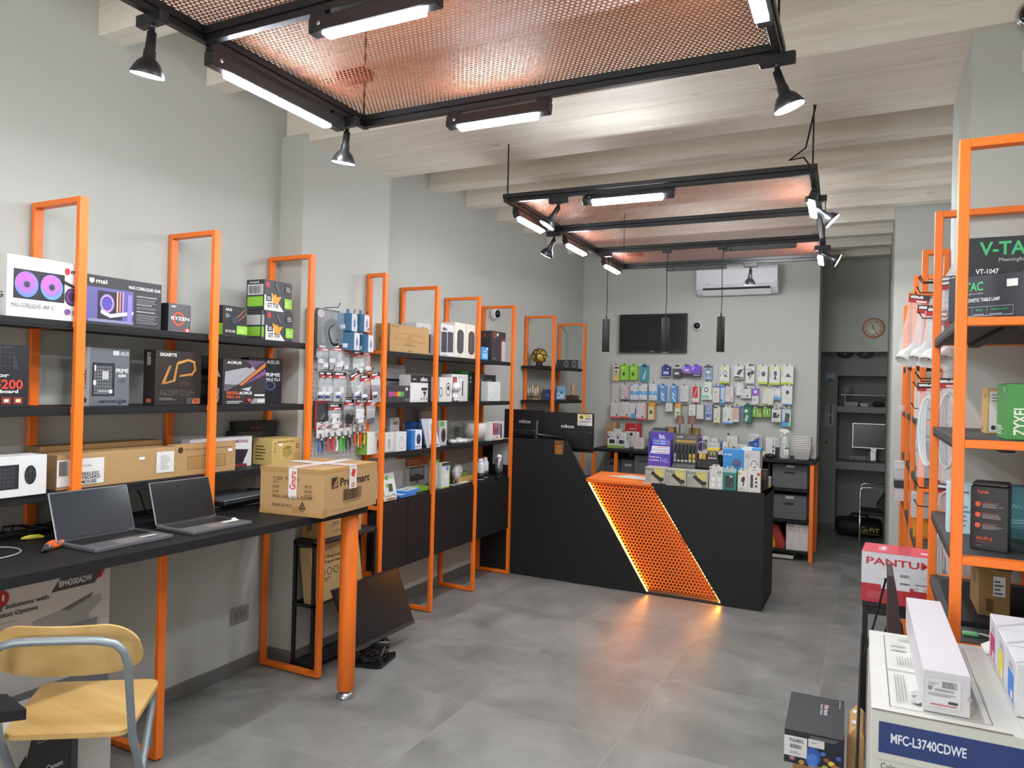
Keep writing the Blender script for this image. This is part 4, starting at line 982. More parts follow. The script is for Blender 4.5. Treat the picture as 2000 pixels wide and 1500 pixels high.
m.art((BW / 2 + .0012, 0, 0), (0, 1, 0), (0, 0, 1), [('r', .44, .5, .58, 1.0, 'd4cec8'), ('p', [(.47, .8), (.5, .94), (.56, .9), (.53, .74)], 'c0302a'), ('g', .51, .58, .03, .05, 'c0302a', .5)], BD, BH, .0012)
m.build('printed_tape', t)['label'] = 'white and red printed tape'

# ------------------------------------------------------------------ under the desk and beside it
carton((.30, 1.475, .002, .63, .79), .25, 'c9c4c2', 'large white printer carton standing under the desk', F=[
    ('p', [(.645, .925), (.70, .985), (.955, .985), (.90, .925)], '4a4648'), ('t', .69, .94, .885, .97, 'BM4300ADW', 'e0dedc'), ('p', [(.91, .945), (.945, .985), (.965, .985), (.94, .945)], 'b02a34'), ('e', .385, .95, .04, .035, 'a8242c'), ('t', .39, .94, .40, .965, '1', 'e8e0e0'), ('t', .27, .895, .633, .922, 'Printing Solutions with', '38363a'), ('t', .27, .862, .575, .888, 'Connection Options', '38363a'), ('r', .30, .842, .46, .844, '8a8688'),
    ('p', [(.55, .76), (.55, .815), (.94, .865), (.95, .84), (.87, .79), (.87, .76)], 'a4a2a2'), ('p', [(.70, .835), (.74, .845), (.89, .882), (.88, .865), (.75, .828)], '6a686a'), ('r', .54, .6, .92, .76, '8a888a'), ('r', .3, .38, 1, .52, '77757a'), ('t', .38, .44, .7, .475, 'Monochrome', 'a8a6aa', False)], name='printer_box')
carton((.62, 1.401, .002, .37, .44), .19, 'c4c2be', 'white printer carton with dark printer picture, on the floor under the chair', F=[('p', [(.26, .2), (.26, .76), (.32, .97), (.69, .97), (.69, .2)], '343436'), ('p', [(.17, .2), (.17, .70), (.26, .80), (.26, .2)], '2a2a2c'), ('t', .42, .62, .56, .66, 'Canon', 'd8d8d8'), ('l', .34, .84, .52, .88, 2, '8a8a8a'), ('r', .63, .2, .69, .95, '4a4a4c')], name='printer_box')
t = thing('power_outlet', 'grey wall outlet plate under the desk', 'outlet', (-.004, 2.71, .30))
m = MB(); m.box(0, .010, -.058, .058, -.042, .042, mat('8a8884', .4), .004); m.build('cover_plate', t)
m = MB()
for yy in (-.028, 0, .028):
    m.box(.0095, .0108, yy - .013, yy + .013, -.024, .024, '7c7a76', .0004)
    for dz in (-.01, 0, .01):
        m.box(.0105, .0112, yy - .002, yy + .002, dz - .002, dz + .002, '1c1c1c', .0003)
m.build('socket', t)
carton((.312, 3.115, .674, .34, .165), .13, KRAFT, 'cardboard printer carton on top of the black rack', F=[('r', 0, .97, 1, 1, '8a6a40'), ('t', .28, .36, .7, .50, 'DP21 Series', '5a4426', False), ('l', .28, .16, .8, .26, 2, '8a6a40')], L=[('p', [(.3, .2), (.6, .3), (.5, .7), (.3, .6)], '7a5a3a')], name='cardboard_box')
carton((.315, 3.11, .345, .40, .295), .07, 'b6986a', 'tan ring light carton leaning inside the black rack', F=[('t', .18, .88, .5, .93, 'RINGLIGHT', '5a4a34', False), ('t', .1, .72, .62, .79, '10inch Ring Light', '40362a'), ('t', .1, .63, .62, .70, 'with Tripod Stand', '40362a'), ('g', .2, .5, .05, .07, '5a4a34', .8), ('g', .34, .5, .05, .07, '5a4a34', .8), ('g', .47, .5, .05, .07, '5a4a34', .8), ('l', .1, .34, .4, .42, 2, '7a6648'), ('p', [(.6, .2), (.8, .3), (.84, .22), (.7, .12)], '9a8058')], name='cardboard_box', tilt=-.14, group=None)
m = MB(); m.box(0, .010, -.055, .055, 0, .29, BLACKP); o = m.build('board_offcut'); place(o, (.196, 3.365, .344)); tag(o, 'plain black board standing inside the black rack', 'board')
# monitor on the floor
t = thing('monitor', 'black widescreen monitor leaning on the floor beside the desk leg', 'monitor', (.60, 3.085, 0))
A = Vector((.475, 2.965, .12)); B = Vector((.475, 3.60, .075 + .015))
P = [Vector(p) for p in ((.50, 3.02, .098), (.50, 3.567, .100), (.47, 3.42, .455), (.47, 2.872, .452))]
def slab(m, q, th, mt, b=.002):
    n = (q[1] - q[0]).cross(q[3] - q[0]).normalized()
    vs = [p for p in q] + [p - n * th for p in q]
    m.add(vs, [(0, 1, 2, 3), (7, 6, 5, 4), (0, 4, 5, 1), (1, 5, 6, 2), (2, 6, 7, 3), (3, 7, 4, 0)], mt)
    return n
off = Vector((.60, 3.085, 0))
m = MB(); q = [p - off for p in P]; n = slab(m, q, .02, BLACKM)
m.build('housing', t)
def lerp(q, u, v):
    return q[0] * (1 - u) * (1 - v) + q[1] * u * (1 - v) + q[2] * u * v + q[3] * (1 - u) * v
m = MB(); m.add([lerp(q, a, b) + n * .0008 for a, b in ((.012, .075), (.988, .075), (.988, .985), (.012, .985))], [(0, 1, 2, 3)], SCREEN); m.build('screen', t)
m = MB(); m.add([lerp(q, a, b) + n * .002 for a, b in ((.0, .0), (1, .0), (1, .07), (0, .07))], [(0, 1, 2, 3)], mat('3c3a3c', .35)); m.build('chin', t)
m = MB(); m.tube([lerp(q, .5, .1) - n * .03, lerp(q, .52, -.05) - n * .02, Vector((-.06, .13, .06)), Vector((-.07, .1, .014))], .011, BLACKM, 10); m.build('stand', t)
m = MB(); m.prism([(-.175, -.03), (-.02, .01), (.0, .03), (-.03, .2), (-.06, .24), (-.16, .1), (-.19, .0)], .0, .016, mat('161618', .2), 'z'); m.build('stand_base', t)
m = MB()
rnd = random.Random(11)
for k in range(7):
    p = []
    c = (.48 + rnd.uniform(-.04, .05), 3.17 + rnd.uniform(-.04, .09)); r = rnd.uniform(.035, .075)
    for i in range(15):
        a = i * .48 + k
        p.append((c[0] + r * math.cos(a), c[1] + r * 1.3 * math.sin(a), .024 + .012 * k * .5 + .012 * math.sin(3 * a + k)))
    m.tube(p, .0032, RUBBER, 6)
tag(m.build('cable_bundle'), 'tangle of black cables lying on the monitor stand base', 'cable')
t = thing('power_adapter', 'black power adapter with barrel plug among the floor cables', 'adapter', (.50, 3.24, .055), .5)
m = MB(); m.box(-.05, .05, -.025, .025, 0, .03, BLACKM, .005); m.build('housing', t)
m = MB(); m.box(-.05, .05, -.004, .004, .0302, .031, 'c8c8c8', .0003); m.build('label_strip', t)
m = MB(); m.lathe([(.012, 0), (.032, .002), (.032, .014), (.012, .016)], RUBBER, 20, Matrix.Translation((.0, .05, .02)) @ Matrix.Rotation(1.2, 4, 'X')); m.build('cable_reel', t)

# ------------------------------------------------------------------ folding chair
BIRCH = wood_mat('c09a5c', 'd4b074', 'birch_plywood', 'X', .5, .42, False)
TUBE = mat('8d979c', .38, metal=.35)
t = thing('folding_chair', 'folding chair with birch seat, curved backrest and grey tubes', 'chair')
def rounded(q, r, n=6):
    out = []
    N = len(q)
    for i in range(N):
        p, a, b = q[i], q[i - 1], q[(i + 1) % N]
        u = (a - p).normalized() * r; w_ = (b - p).normalized() * r
        for k in range(n + 1):
            s = k / n
            out.append(p + u * (1 - s) ** 2 + w_ * s ** 2)
    return out
ez = Vector((0, 0, 1))
c0 = [Vector((x, y, 0)) for x, y in ((.681, 1.203), (.964, 1.398), (.718, 1.696), (.414, 1.481))]
r_ = rounded(c0, .05)
m = MB(); m.prism([(p.x, p.y) for p in r_], .455, .470, BIRCH, 'z'); m.build('seat', t)
e = (c0[1] - c0[0]).normalized(); f_ = (c0[2] - c0[1]).normalized()
# backrest: curved plywood board standing over the rear edge of the seat
m = MB()
nu, nv = 60, 8
def bp(u, v, th):
    L = (c0[1] - c0[0]).length + .02
    x = (u - .5) * L * 1.12
    cx = .5 - abs(u - .5)
    rad = .10
    top = .797; bot = .645
    dx = abs(x) - (L * .56 - rad)
    cut = 0
    if dx > 0:
        cut = rad - math.sqrt(max(0, rad * rad - dx * dx))
    zt = top - cut * .95; zb = bot + cut * .35
    z = zb + (zt - zb) * v
    bow = -.045 * (2 * (u - .5)) ** 2 
    base = (c0[0] + c0[1]) / 2 + e * x - f_ * (.005 + (z - .6) * .25 + th) - f_ * (bow * -1.0) * -1.0
    return Vector((base.x, base.y, z))
vs = []; 
for th in (0, .011):
    for i in range(nu + 1):
        for j in range(nv + 1):
            vs.append(bp(i / nu, j / nv, th))
K = (nu + 1) * (nv + 1)
fs = []
ix = lambda s, i, j: s * K + i * (nv + 1) + j
for i in range(nu):
    for j in range(nv):
        fs.append((ix(0, i, j), ix(0, i + 1, j), ix(0, i + 1, j + 1), ix(0, i, j + 1)))
        fs.append((ix(1, i, j), ix(1, i, j + 1), ix(1, i + 1, j + 1), ix(1, i + 1, j)))
for i in range(nu):
    for j in (0, nv):
        fs.append((ix(0, i, j), ix(1, i, j), ix(1, i + 1, j), ix(0, i + 1, j)))
for j in range(nv):
    for i in (0, nu):
        fs.append((ix(0, i, j), ix(0, i, j + 1), ix(1, i, j + 1), ix(1, i, j)))
m.add(vs, fs, BIRCH, False); m.build('backrest', t)
# rear tube loop behind the backrest running down to the front feet
a0, a1 = c0[0] - e * .0, c0[1] + e * .012
def up(p, z, back):
    return Vector((p.x, p.y, z)) - f_ * back
loop = [up(a1 + f_ * .36, .012, 0), up(a1 + f_ * .1, .30, 0), up(a1, .455, .0), up(a1, .60, .040), up(a1, .69, .066), up(a1 - e * .008, .73, .078), up(a1 - e * .03, .755, .085), up(a1 - e * .07, .765, .088), up(a1 - e * .12, .767, .088), up((a0 + a1) / 2, .767, .088), up(a0 + e * .12, .767, .088), up(a0 + e * .07, .765, .088), up(a0 + e * .03, .755, .085), up(a0 + e * .008, .73, .078), up(a0, .69, .066), up(a0, .60, .04), up(a0, .455, 0), up(a0 + f_ * .1, .30, 0), up(a0 + f_ * .36, .012, 0)]
m = MB(); m.tube(loop, .0115, TUBE, 12)
for q in (.69, .65):
    m.sphere(up(a1 + e * .0, q, .052 + (q - .66) * .3 + .011), .005, STEEL, 10)
m.build('back_frame', t)
b1, b0 = c0[2] - e * .012 + f_ * -.05, c0[3] + e * .012 + f_ * -.05
for s_, q in (('r', b1), ('l', b0)):
    m = MB(); m.tube([Vector((q.x, q.y, .44)) - f_ * .0, Vector((q.x, q.y, .40)) - f_ * .02, Vector((q.x, q.y, .012)) - f_ * .30], .0115, TUBE, 12); m.build('leg', t)
m = MB(); m.tube([Vector((b0.x, b0.y, .20)) - f_ * .16, Vector((b1.x, b1.y, .20)) - f_ * .16], .008, TUBE, 10); m.build('crossbar', t)
# corner of a black table nearest the viewer
t = thing('side_table', 'black table corner at the left edge in front of the chair', 'table')
m = MB(); m.prism([(1.142, 1.008), (1.02, 1.032), (.5, .72), (.65, .45)], .70, .725, BLACKP, 'z'); m.build('table_top', t)
m = MB(); m.box(.70, .74, .62, .66, 0, .70, BLACKM); m.build('leg', t)
m = MB(); m.box(.86, .90, .80, .84, 0, .70, BLACKM); m.build('leg', t)
# ------------------------------------------------------------------ left pegboard with hanging goods
PEG = mat('b6b6b2', .5, noise=.03)
HOLE = mat('2c2c2c', .9)
def pegboard(mb, O, U, V, W, H, p=.026, r=.0035):
    its = []
    nx = int(W / p); nz = int(H / p)
    O = Vector(O); U = Vector(U); V = Vector(V); N = U.cross(V)
    vs = []; fs = []
    for i in range(nx):
        for j in range(nz):
            c = O + U * ((i + .5) * W / nx) + V * ((j + .5) * H / nz) + N * .0006
            b = len(vs)
            for k in range(6):
                vs.append(c + U * r * math.cos(k * PI / 3) + V * r * math.sin(k * PI / 3))
            fs.append(tuple(range(b, b + 6)))
    mb.add(vs, fs, HOLE)
pb = thing('pegboard', 'tall grey pegboard on the pier between two orange frames', 'pegboard', (.180, 2.965, .96))
m = MB(); m.box(-.02, .004, 0, .475, 0, .94, PEG, .002); pegboard(m, (.004, 0, 0), (0, 1, 0), (0, 0, 1), .475, .94); m.build('panel', pb)
def hook(parent, p, d, L=.09, up=.02):
    """wire hook from p along d (unit, horizontal)"""
    p = Vector(p); d = Vector(d)
    m = MB(); m.tube([p, p + d * L * .9, p + d * L + Vector((0, 0, up))], .0024, RUBBER, 6)
    m.sphere(p + d * L + Vector((0, 0, up)), .0036, RUBBER, 8)
    return m.build('hook', parent)
def bag(name, label, cat, loc, W, H, rz, header, content, lumps, group=None, roll=0.0, th=.016):
    """clear bag with printed header card, hanging; origin at the top of the header, faces -y locally"""
    t = thing(name, label, cat, loc, rz, group)
    t.rotation_euler = (0, roll, rz)
    hh = .034
    m = MB(); m.box(-W / 2, W / 2, -.0015, .0015, -hh, 0, header[0], .0003)
    m.art((-W / 2, -.0018, -hh), (1, 0, 0), (0, 0, 1), [('r', 0, 0, 1, .45, header[1]), ('r', .08, .55, .7, .85, 'd8d8d8'), ('r', .4, .1, .9, .3, 'e8d8d8'), ('e', .5, .85, .05, .1, '101010')], W, hh)
    m.build('header_card', t)
    m = MB(); n = 7
    vs = []; fs = []
    for s in (1, -1):
        for i in range(n + 1):
            for j in range(n + 1):
                u, v = i / n, j / n
                wv = math.sin(PI * u) * math.sin(PI * min(1, v * 1.25)) 
                vs.append(((u - .5) * W * (1 - .06 * math.sin(v * 9 + s)), -s * th * wv + .003 * math.sin(9 * u + 7 * v), -hh + .004 - (H - hh) * v))
    K = (n + 1) ** 2
    for s in (0, 1):
        for i in range(n):
            for j in range(n):
                a = s * K + i * (n + 1) + j
                fs.append((a, a + n + 1, a + n + 2, a + 1))
    m.add(vs, fs, CLEAR, True); m.build('plastic_bag', t)
    for (kind, x, z, a, b, c) in lumps:
        q = MB()
        if kind == 'b':
            q.box(x - a, x + a, -.009, .009, z - b, z + b, c, .004)
        else:
            q.sphere((x, 0, z), a, c, 12, sq=(1, .5, b / a))
        q.build(content, t)
    return t
WP = mat('d4d6d8', .4); BL = '2c4a9a'; DK = '26282c'; RED = 'b0282c'
bags = [(3.02, 1.705, .088, .15, 'white plug bag at the left end of the upper bag row'), (3.10, 1.71, .07, .15, 'tilted white plug bag next to the upper row end'), (3.19, 1.70, .105, .155, 'white plug bag under the coiled cable pack'), (3.29, 1.685, .085, .15, 'white plug bag below the blue boxes'), (3.375, 1.70, .07, .14, 'white plug bag at the right end of the upper bag row')]
for k, (y, z, W, Hh, lb) in enumerate(bags):
    bag('plug_bag', lb, 'bagged plug', (.235 + .02 * (k % 2), y, z), W, Hh, PI / 2 + (-.5 if k in (1, 4) else 0.05), (DK, RED), 'plug', [('b', -.02, -.09, .018, .014, WP), ('b', .02, -.112, .018, .014, WP)], 'bagged plugs and cables on the left pegboard')
    hook(pb, (.006, y - 2.965, z - .96 + .008), (1, 0, 0), .075)
bags = [(3.015, 1.56, .055, .16, 'narrow bag with blue plug, leftmost of the middle bag row', BL), (3.055, 1.56, .06, .16, 'bag with blue plug, next to the narrow one in the middle row', BL), (3.13, 1.56, .11, .165, 'wide bag of white and blue plugs in the middle row', BL), (3.235, 1.56, .095, .15, 'tilted bag with two blue ended plugs in the middle row', BL), (3.315, 1.55, .09, .16, 'bag of dark blue connectors, right of the tilted one', '283050'), (3.395, 1.565, .09, .18, 'bag of dark blue connectors at the right end of the middle row', '283050')]
for k, (y, z, W, Hh, lb, c) in enumerate(bags):
    bag('cable_bag', lb, 'bagged cable', (.24 + .012 * k, y, z), W, Hh, PI / 2 + .05, (DK, RED), 'connector', [('b', -.015, -.12, .02, .010, WP), ('b', -.015, -.136, .014, .006, c), ('b', .012, -.10, .014, .02, WP if k < 4 else '6a6c70')], 'bagged plugs and cables on the left pegboard', roll=(-.35 if k == 3 else (-.12 if k > 3 else 0)))
    hook(pb, (.006, min(y - 2.965, .465), z - .96 + .008), (1, 0, 0), .10)
bags = [(3.13, 1.385, .115, .12, 'bag of white cable pieces in the lowest bag row', 'd8d8d8'), (3.225, 1.41, .09, .125, 'bag of black cable, middle of the lowest bag row', '26262a'), (3.30, 1.41, .08, .13, 'bag with white round plug in the lowest bag row', 'd8d8d8'), (3.375, 1.41, .085, .125, 'bag of grey foil cable at the right end of the lowest bag row', '9a9c9e')]
for k, (y, z, W, Hh, lb, c) in enumerate(bags):
    bag('cable_bag', lb, 'bagged cable', (.235 + .018 * k, y, z), W, Hh, PI / 2 + .05, (DK, RED), 'connector', [('b', 0, -.085, .034, .03, c), ('b', .005, -.12, .024, .018, c if k != 3 else '5a5c60')], 'bagged plugs and cables on the left pegboard')
    hook(pb, (.006, y - 2.965, z - .96 + .008), (1, 0, 0), .09)
# coiled cable pack
t = thing('cable_pack', 'clear pack with coiled black tubing at the top of the pegboard', 'packaged cable', (.215, 3.075, 1.90), PI / 2 + .05)
m = MB(); m.box(-.105, .105, -.002, .002, -.27, 0, mat('4a4a4c', .3), .001); m.art((-.105, -.0022, -.27), (1, 0, 0), (0, 0, 1), [('e', .2, .9, .14, .08, 'd8c8c8'), ('r', .05, .02, .25, .2, 'b8d0d8'), ('r', .8, .8, .98, .96, '9ac0cc'), ('t', .3, .02, .9, .06, 'CABLE', 'c0c0c0')], .21, .27); m.build('backing_card', t)
m = MB(); m.tube([((.055 + .006 * math.sin(3 * a)) * math.cos(a) + .01, -.016 - .0015 * a, -.14 + (.088 - .002 * a) * math.sin(a)) for a in [i * .3 for i in range(60)]], .008, RUBBER, 8); m.build('tubing', t)
m = MB(); m.box(-.1, .1, -.045, -.003, -.262, -.01, CLEAR, .01); m.build('blister', t)
hook(pb, (.006, .11, .95), (1, 0, 0), .11)
# blue boxes on hooks
for k, (y, z, x) in enumerate(((3.215, 1.79, .235), (3.325, 1.795, .235), (3.215, 1.685, .255), (3.34, 1.68, .255))):
    lb = ['upper left', 'upper right', 'lower left', 'lower right'][k]
    o = carton((x + .05, y, z, .085, .098), .095, 'd8dade', 'blue and white lamp box, %s of the four on the pegboard hooks' % lb, F=[('p', [(.3, .28), (.34, .6), (.44, .74), (.56, .74), (.66, .6), (.7, .28)], '8a94b8'), ('e', .5, .56, .07, .07, '5a649a'), ('e', .42, .4, .06, .05, '4a548a'), ('e', .6, .42, .05, .05, '6a74a4'), ('l', .3, .1, .7, .2, 2, 'a0a4b0')], L=[('r', 0, 0, 1, 1, '2f6488'), ('r', .3, .12, .6, .36, 'd4d8dc')], R=[('r', 0, 0, 1, 1, '2f6488')], T=[('r', 0, 0, 1, 1, '2f6488')], name='lamp_box', yaw=.32, group='blue and white lamp boxes on the left pegboard')
    m = MB(); m.box(-.02, .02, .04, .042, .097, .126, '2f6488', .0003); m.build('hang_tab', o)
    hook(pb, (.006, min(.45, y - 2.965), min(.93, z - .96 + .115)), (1, 0, 0), .10)
# dark pack and pliers
o = carton((.222, 3.035, 1.245, .105, .155), .014, '3c3c3e', 'red edged dark pack hanging at the lower left of the pegboard', F=[('r', 0, .93, 1, 1, RED), ('r', 0, 0, .12, 1, 'a8242a'), ('p', [(.4, .4), (.7, .6), (.75, .5), (.5, .34)], '6a6a6c'), ('l', .2, .1, .6, .16, 2, '8a8a8a')], name='accessory_pack')
def plier(y, z, x, c1, c2, label, group='pliers hanging on the left pegboard', roll=0):
    t = thing('hanging_pliers', label, 'pliers', (x, y, z), PI / 2, group)
    t.rotation_euler = (0, roll, PI / 2)
    m = MB(); m.box(-.032, .032, .002, .004, -.085, 0, 'd6d2cc', .0004); m.art((-.032, .0015, -.085), (1, 0, 0), (0, 0, 1), [('p', [(.1, .5), (.9, .8), (.9, .9), (.1, .62)], 'b0566a'), ('t', .15, .5, .85, .66, 'Safety', '3a4a6a'), ('r', .2, .1, .8, .3, 'b8c0d0')], .064, .085); m.build('backing_card', t)
    m = MB(); m.tube([(-.006, 0, -.06), (0, 0, -.085), (.004, 0, -.095)], [.004, .008, .008], STEEL, 8); m.build('jaws', t)
    for s, c in ((-1, c1), (1, c2)):
        m = MB(); m.tube([(s * .003, 0, -.088), (s * .016, 0, -.115), (s * .018, 0, -.14), (s * .011, 0, -.168)], [.005, .0065, .0065, .005], c, 8); m.build('handle', t)
    hook(pb, (.006, y - 2.965, z - .96 - .006), (1, 0, 0), x - .17)
for a in ((3.03, 1.285, .225, '3a72b0', '2a4a8a', 'blue handled pliers at the left of the hanging row'), (3.095, 1.29, .228, 'b0443e', 'a83a50', 'red handled pliers second from the left'), (3.14, 1.29, .232, 'c04a4a', 'd8d0d0', 'red and white handled pliers in the middle of the row'), (3.20, 1.29, .23, '4ab83e', '3aa038', 'bright green handled pliers in the hanging row'), (3.245, 1.292, .236, '2a2a30', '26262a', 'black handled pliers beside the green ones'), (3.315, 1.31, .24, 'c8402e', 'd89a2e', 'red and yellow handled pliers, left of the end pair'), (3.355, 1.315, .25, 'c83a3a', 'e0a02e', 'red and yellow handled pliers at the right end of the row')):
    plier(*a)

# ------------------------------------------------------------------ goods on the middle shelving, top shelf
carton((.265, 3.79, Z1, .43, .17), .16, KRAFT, 'brown cardboard box printed with an outline drawing, on the top shelf', F=[('t', .04, .88, .2, .95, 'NETTOP', '6a5030', False), ('p', [(.14, .48), (.16, .7), (.46, .7), (.46, .46)], 'a27c48'), ('p', [(.165, .5), (.18, .67), (.44, .67), (.44, .49)], 'b08a56'), ('p', [(.52, .44), (.52, .68), (.84, .66), (.86, .4)], 'a27c48'), ('p', [(.54, .47), (.54, .65), (.82, .63), (.83, .44)], 'b08a56'), ('r', .44, .3, .54, .72, 'a8824c'), ('r', .34, .26, .66, .3, '9a7644'), ('t', .44, .06, .54, .1, 'hilton', '5a4424', False)], L=[('tv', .46, .3, .6, .55, 'hilton', '6a5030')], name='cardboard_box')
carton((.18, 4.12, Z1, .28, .215), .12, 'd2d0d0', 'white speaker box standing behind, next to the outline printed carton', F=[('r', .3, .08, 1, .68, '3a383c'), ('t', .2, .78, .46, .9, 'nilox', '2a2a2c')], name='speaker_box')
carton((.262, 4.24, Z1, .175, .219), .15, 'd4d2d4', 'white box showing a pair of tall dark speakers, in front of its twin', F=[('r', .04, .12, .46, .76, '3e3a40'), ('r', .5, .14, .92, .78, '46424a'), ('t', .12, .80, .46, .93, 'nilox', '2a2a2c'), ('l', .1, .03, .5, .08, 1, '6a4a6a')], name='speaker_box')
for k, y in enumerate((4.395, 4.552)):
    carton((.272, y, Z1, .15, .245), .13, 'd8d2c4', ['white box with dark rounded window, next to the speaker box', 'white box with dark rounded window, against the orange post'][k], F=[('e', .5, .68, .3, .13, '48464a'), ('r', .2, .24, .8, .68, '48464a'), ('e', .5, .24, .3, .13, '48464a'), ('r', .46, .3, .5, .72, '6a686c'), ('l', .3, .04, .7, .08, 1, '9a968c')], name='speaker_box', group='white boxes with dark rounded windows')
carton((.28, 4.745, Z1, .10, .095), .06, '3f8fd0', 'small blue box on the top shelf by the orange post', F=[('r', .1, .1, .9, .5, '8ac4e8'), ('t', .2, .55, .8, .75, 'A 10pc', 'e0f0f8'), ('r', .7, .8, .95, .95, 'e0e4e8')], name='product_box')
carton((.24, 5.04, Z1, .235, .235), .13, '34343a', 'dark headset box with red letter, at the end of the top shelf', F=[('t', .1, .78, .3, .94, 'G', 'd8502e'), ('r', .34, .84, .46, .94, 'd8d4d0'), ('p', [(.6, .06), (.58, .5), (.66, .8), (.96, .8), (.96, .06)], '6a3a3a'), ('p', [(.72, .0), (.7, .66), (.78, .7), (.98, .68), (.98, .0)], 'c8b8b8'), ('l', .1, .06, .4, .14, 2, '8a8a8a')], L=[('p', [(.3, .8), (.5, .92), (.7, .8)], '8a3a30')], name='headset_box')
# middle shelf
carton((.075, 3.80, Z2, .44, .24), .06, 'b4b4b4', 'large pale box leaning at the back of the middle shelf', F=[('r', .02, .55, .85, .62, '2a2a2c'), ('r', .44, .1, .97, .52, 'a0a0a0'), ('l', .3, .8, .7, .86, 1, '8a8a8a')], name='keyboard_box')
carton((.258, 3.63, Z2, .36, .105), .07, '3c383c', 'dark keyboard box with rainbow keys on the middle shelf', F=[('r', .38, .36, .5, .64, 'b04a90'), ('r', .5, .36, .62, .64, 'b0483a'), ('r', .62, .36, .72, .64, 'c0a03a'), ('r', .72, .36, .82, .64, '4aa05a'), ('r', .86, .72, .93, .88, 'd8d8d8'), ('t', .86, .1, .97, .22, 'RGB', '9a9a9a'), ('t', .05, .6, .2, .74, 'REDUX', '8a8a8a')], L=[('r', 0, 0, 1, 1, 'a83038')], name='keyboard_box')
carton((.25, 3.93, Z2, .205, .175), .09, 'd6d4d4', 'white box with black lid band showing a black stick player', F=[('r', 0, .72, 1, 1, '26262a'), ('t', .1, .82, .3, .88, 'audio', 'c8c8c8'), ('t', .55, .78, .95, .94, 'nilox', 'f0f0f0'), ('r', .6, .44, .94, .54, '2a2a2c'), ('p', [(.7, .4), (.86, .4), (.86, .32), (.78, .2), (.74, .2), (.78, .32), (.7, .34)], '2a2a2c'), ('e', .6, .12, .03, .05, '5a5a5a'), ('e', .75, .12, .03, .05, '5a5a5a'), ('e', .9, .12, .03, .05, '5a5a5a')], name='product_box')
carton((.19, 4.12, Z2, .14, .172), .10, '1c1c1f', 'black box behind the orange post on the middle shelf', F=[('l', .3, .8, .8, .9, 1, '6a6a6a'), ('r', .85, .1, .98, .5, '3a2a2a')], name='product_box')
carton((.258, 4.24, Z2, .165, .168), .08, 'd6d2cc', 'white mouse box with black oval, beside the white toy', F=[('g', .68, .52, .19, .27, '2a2a2c', .84), ('e', .68, .56, .08, .1, '3a2a2a'), ('g', .12, .4, .12, .2, '2a2a2c', .8)], name='mouse_box')
t = thing('toy_robot_speaker', 'small glossy white toy figure with round head', 'toy', (.255, 4.375, Z2), PI / 2)
GLOSS = mat('cfd0d2', .2)
m = MB(); m.sphere((0, 0, .102), .040, GLOSS, 20, sq=(1.05, .95, .9)); m.build('head', t)
m = MB(); m.tube([(0, 0, .03), (0, 0, .05), (0, 0, .068)], [.02, .026, .018], GLOSS, 14); m.build('body', t)
for s in (-1, 1):
    m = MB(); m.sphere((s * .017, -.004, .014), .016, GLOSS, 12, sq=(1, 1.3, .85)); m.build('foot', t)
    m = MB(); m.tube([(s * .022, 0, .058), (s * .04, -.006, .04), (s * .038, -.014, .026)], [.009, .010, .008], GLOSS, 10); m.build('arm', t)
carton((.215, 4.50, Z2, .225, .195), .09, 'dadada', 'white box with tall black slot picture on the middle shelf', F=[('r', .06, .3, .3, .9, '4a3a34'), ('r', .1, .5, .26, .86, 'c05a4a'), ('r', .64, .2, .70, .76, '2a2a2c'), ('t', .4, .88, .6, .94, 'XPOWER', '6a6a6a', False), ('l', .1, .06, .5, .14, 2, '9a9a9a')], name='product_box')
carton((.15, 4.72, Z2, .18, .222), .08, '2f8a3c', 'green box standing behind the tall slot picture box', F=[('r', .6, 0, 1, 1, '2a2a2e'), ('e', .75, .8, .06, .05, 'c8c8c8'), ('e', .75, .66, .06, .05, '9a9a9a')], name='product_box')
carton((.2, 4.845, Z2, .10, .215), .09, '2a2c30', 'narrow dark box beside the green box', F=[('g', .5, .6, .3, .2, '6a6c70', .8), ('e', .5, .16, .12, .06, '2f6a4a')], name='product_box')
carton((.262, 4.945, Z2, .20, .15), .07, 'd4d8d4', 'white box with faint oval outline near the end of the middle shelf', F=[('g', .6, .52, .14, .3, 'b8beb8', .85), ('l', .1, .12, .5, .2, 2, 'a8aca8')], name='product_box')
carton((.15, 5.07, Z2, .21, .205), .08, '2e2e32', 'dark box behind the white box with oval outline', F=[('l', .2, .7, .9, .84, 2, '8a8a8e'), ('r', .7, .1, .95, .6, '55585c')], name='product_box')
# low shelf
for k, (y, z) in enumerate(((3.55, .17), (3.645, .195), (3.835, .20))):
    t = carton((.13, y, Z3, .10, z), .06, 'c9c8c4', ['white camera box with dark lens, behind the green spined box', 'white camera box with dark lens, second along the low shelf', 'white camera box with dark lens, third along the low shelf'][k], F=[('e', .5, .36, .36, .22, '1e1e20'), ('e', .5, .36, .2, .13, '34343a'), ('r', .3, .78, .8, .88, '77787a'), ('r', .1, .94, .5, .97, '8a8a88')], name='camera_box', group='white boxes with dark lenses')
carton((.262, 3.452, Z3, .135, .131), .105, 'd8d8d6', 'white mouse box with bright green spine on the low shelf', F=[('e', .86, .42, .16, .3, '26262a'), ('t', .5, .84, .75, .92, 'acer', '6a9a3a')], L=[('r', 0, 0, 1, 1, '7aa838'), ('tv', .3, .3, .62, .72, 'acer', 'e8f0d8')], name='mouse_box')
carton((.245, 3.625, Z3, .088, .118), .06, 'd6d6d4', 'white mouse box with grey mouse, left of its twin', F=[('e', .45, .42, .2, .3, 'b0b0b0'), ('e', .45, .6, .05, .1, '8a8a8a'), ('l', .2, .84, .8, .92, 1, 'a0a0a0')], name='mouse_box', group='white mouse boxes on the low shelf')
